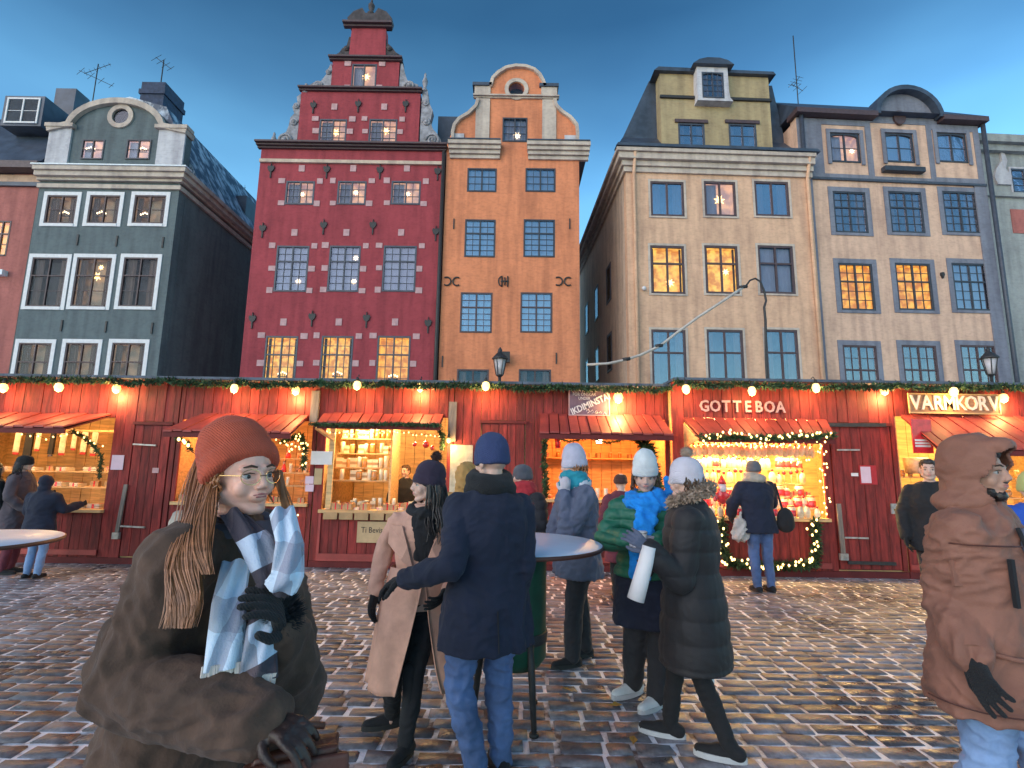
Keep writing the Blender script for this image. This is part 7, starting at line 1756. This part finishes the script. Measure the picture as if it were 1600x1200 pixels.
# candy stall
zc = EL(1180, 808)[1]; xa, xb = oE[0] + .05, oE[1] - .06
MB().box(xa, xb, .10, .12, EL(1180, 690, .1)[1], EL(1180, 688, .1)[1]).build('hanging_rail', M['pine'], SE)
for i in range(24):
    q = FE.o + Vector((xa + .04 + i * (xb - xa - .08) / 23, .11, EL(1180, 692, .1)[1] - .21 + random.uniform(-.02, .02))); good('candy_bag', q, 'cellophane candy bag hanging in the top row of the candy stall', 'candy bags hanging in the candy stall', random.uniform(-.4, .4), 1.0)
for i, (zp, y_) in enumerate(((728, .62), (750, .48), (772, .34), (790, .20))):
    z_ = EL(1180, zp + 4, y_)[1]; shelf(SE, FE, xa, xb, z_, y_ - .09, y_ + .09)
    w_ = 'on the %s shelf of the candy stall' % ('top', 'second', 'third', 'lowest')[i]
    row(FE, [['sweet_jar', 'candy_bag'], ['candy_bag', 'lollipop'], ['sweet_jar', 'gift_box'], ['candy_bag', 'sweet_jar']][i], xa, xb, z_, y_, lab(w_, sweet_jar='glass jar of red sweets', candy_bag='cellophane candy bag with red tie', lollipop='red lollipop on a pale stick', gift_box='kraft box with red ribbon'), grp(w_, 'sweet_jar', 'candy_bag', 'lollipop', 'gift_box'), .105, 1.0, .02)
row(FE, ['sweet_jar', 'candy_bag', 'gift_box'], xa, xb, zc, -.02, lab('on the front counter of the candy stall', sweet_jar='glass jar of red sweets', candy_bag='cellophane candy bag with red tie', gift_box='kraft box with red ribbon'), grp('on the front counter of the candy stall', 'sweet_jar', 'candy_bag', 'gift_box'), .14)
sp = at(FE, 1128, 775, -.12); e = empty('santa_doll', sp, 0, 'red and white plush santa doll at the left of the candy counter', 'doll')
B = Blob(); B.ell((0, 0, 0), (.10, .08, .13)); B.ell((0, 0, .05), (.085, .07, .10)); B.cap((-.08, -.02, .03), (-.13, -.05, -.06), .035, .03); B.cap((.08, -.02, .03), (.13, -.05, -.06), .035, .03); B.fuse('suit', 'candy_red', e, .010, 2)
B = Blob(); B.ell((0, -.03, .17), (.06, .055, .06)); B.ell((0, -.07, .12), (.055, .03, .055)); B.fuse('beard', 'fleece', e, .010, 1); MB().lathe([(.07, .19), (.05, .25), (.01, .33)], (0, -.02, 0), 10).build('cap', M['candy_red'], e)
# fairy lights
zA = lambda px, py, off: P3(FE, px, py, off)
garland(FE, [zA(1092, 682, -.64), (zA(1200, 684, -.64)), zA(1304, 680, -.64)], .085, 1300, 'light-strung garland along the front of the candy awning')
string_light(FE, [zA(1092, 684, -.66), zA(1150, 672, -.66), zA(1200, 684, -.66), zA(1250, 676, -.66), zA(1304, 682, -.66)], 46, .017, 'upper string of tiny lights along the candy awning', .05)
string_light(FE, [zA(1100, 690, -.62), zA(1200, 694, -.62), zA(1300, 690, -.62)], 26, .015, 'lower string of tiny lights under the candy awning edge', .035)
string_light(FE, [zA(1284, 690, -.1), zA(1290, 720, -.1), zA(1284, 750, -.1), zA(1290, 790, -.1), zA(1284, 806, -.1)], 22, .015, 'string of tiny lights down the right side of the candy opening', .06)
garland(FE, [zA(1128, 812, -.10), zA(1128, 850, -.10), zA(1140, 880, -.10), zA(1200, 884, -.10), zA(1274, 882, -.10), zA(1276, 850, -.10), zA(1274, 812, -.10)], .12, 2200, 'bushy evergreen garland framing the front of the candy counter')
string_light(FE, [zA(1125, 812, -.2), zA(1130, 850, -.2), zA(1126, 880, -.2), zA(1150, 876, -.2), zA(1200, 884, -.2), zA(1272, 876, -.2), zA(1276, 850, -.2), zA(1268, 830, -.2), zA(1274, 812, -.2)], 56, .018, 'string of tiny lights on the garland below the candy counter', .06)
string_light(FE, [zA(1120, 700, .2), zA(1160, 720, .2), zA(1200, 705, .2), zA(1240, 725, .2), zA(1280, 705, .2)], 30, .014, 'tiny lights swagged inside the candy stall', .05)
string_light(FA, [P3(FA, a, c, -.05) for a, c in ((506, 672), (560, 680), (620, 674), (690, 682))], 26, .012, 'string of tiny lights along the top of the soap stall opening', .02)
garland(FA, [P3(FA, a, c, -.50) for a, c in ((484, 662), (540, 664), (600, 662), (690, 664))], .06, 1300, 'evergreen garland along the front edge of the soap stall awning')
garland(FA, [P3(FA, a, c, -.1) for a, c in ((684, 668), (692, 680), (690, 700))], .08, 350, 'short pine bough in the upper right corner of the soap stall')
garland(FA, [P3(FA, a, c, -.05) for a, c in ((440, 690), (455, 684), (470, 680), (476, 700), (474, 730))], .08, 700, 'lit pine garland at the right corner of the figurine stall')
string_light(FA, [P3(FA, a, c, -.12) for a, c in ((434, 688), (456, 690), (452, 705), (470, 676), (466, 700), (478, 690), (474, 730))], 30, .014, 'string of tiny lights at the right corner of the figurine stall', .05)
garland(FA, [P3(FA, a, c, -.5) for a, c in ((276, 684), (292, 690), (298, 704))], .07, 250, 'small pine sprig at the left corner of the figurine awning')
string_light(FA, [P3(FA, a, c, -.55) for a, c in ((278, 684), (296, 694))], 4, .026, 'few bright bulbs on the pine sprig at the left of the figurine awning', .02)
string_light(FA, [P3(FA, a, c, -.1) for a, c in ((464, 800), (462, 825), (456, 850))], 6, .014, 'short vertical string of lights below the figurine counter', .02)
string_light(FA, [P3(FA, a, c, -.0) for a, c in ((30, 676), (70, 684), (120, 676), (165, 700))], 12, .013, 'sparse string of tiny lights in the textile stall', .02)
# sausage stall
e, w2, h2, t = board(FE, 1425, 655, 1456, 708, 'candy_red', 'red menu board with slanted top and white print in the sausage stall', off=-.45)
for i in range(3): MB().box(-w2 * .8, w2 * .75, -t - .004, -t - .0005, -.08 - .045 * i, -.05 - .045 * i).build('print_line', M['paper'], e)
xa, xb = oF[0] + .05, oF[1] - .2; zc = EL(1450, 810)[1]
for i, zp in enumerate((745, 775)):
    z_ = EL(1440, zp, .5)[1]; shelf(SF, FE, xa, xb, z_, .38, .62); row(FE, ['jar', 'gift_box'], xa, xb, z_, .5, lab('on the %s shelf of the sausage stall' % ('upper', 'lower')[i], jar='amber jar with pale lid', gift_box='kraft box with red ribbon'), grp('on the %s shelf of the sausage stall' % ('upper', 'lower')[i], 'jar', 'gift_box'), .16)
row(FE, ['pastry', 'jar'], xa, xb, zc, .1, lab('on the counter of the sausage stall', pastry='round iced bun', jar='amber jar with pale lid'), grp('on the counter of the sausage stall', 'pastry', 'jar'), .16)
MB().lathe([(.01, 0), (.16, 0), (.19, .26), (.17, .27)], (0, 0, 0), 20).build('pot', M['steel'], None, at(FE, 1433, 740, .5)); po = C.objects[-1]; tag(po, 'dented steel sausage pot inside the sausage stall', 'pot')

# ------------------------------------------------------------ litter and leaves
M['leaf'] = mat('leaf', (.40, .22, .04), .8, .3, 9)
for i, (px, py) in enumerate(((962, 1105), (990, 1160), (885, 1080))):
    gx = ray(px, py); t_ = -CZ / gx.z; q = V(0, 0, CZ) + gx * t_
    b = MB(); b.add([(-.05, 0, .0), (0, -.025, .008), (.05, 0, .004), (0, .03, .012)], [(0, 1, 2, 3)]); b.add([(-.07, 0, .002), (-.05, 0, .002), (-.05, .004, .003)], [(0, 1, 2)])
    o = b.build('fallen_leaf', M['leaf']); o.location = (q.x, q.y, .012); o.rotation_euler = (.1, 0, i * 1.3); tag(o, 'yellow fallen leaf on the setts near the white sneakers', 'leaf', 'fallen leaves on the setts')
r_ = ray(1104, 1070); q = V(0, 0, CZ) + r_ * (-CZ / r_.z); b = Blob(); b.ell((0, 0, .02), (.07, .045, .018)); b.ell((.03, .01, .03), (.04, .03, .02)); o = b.fuse('crumpled_napkin', 'paper', None, .006, 1, folds(.008, 1, 20, 20)); o.location = (q.x, q.y, .002); tag(o, 'crumpled white napkin lying on the setts right of the black coat', 'napkin')
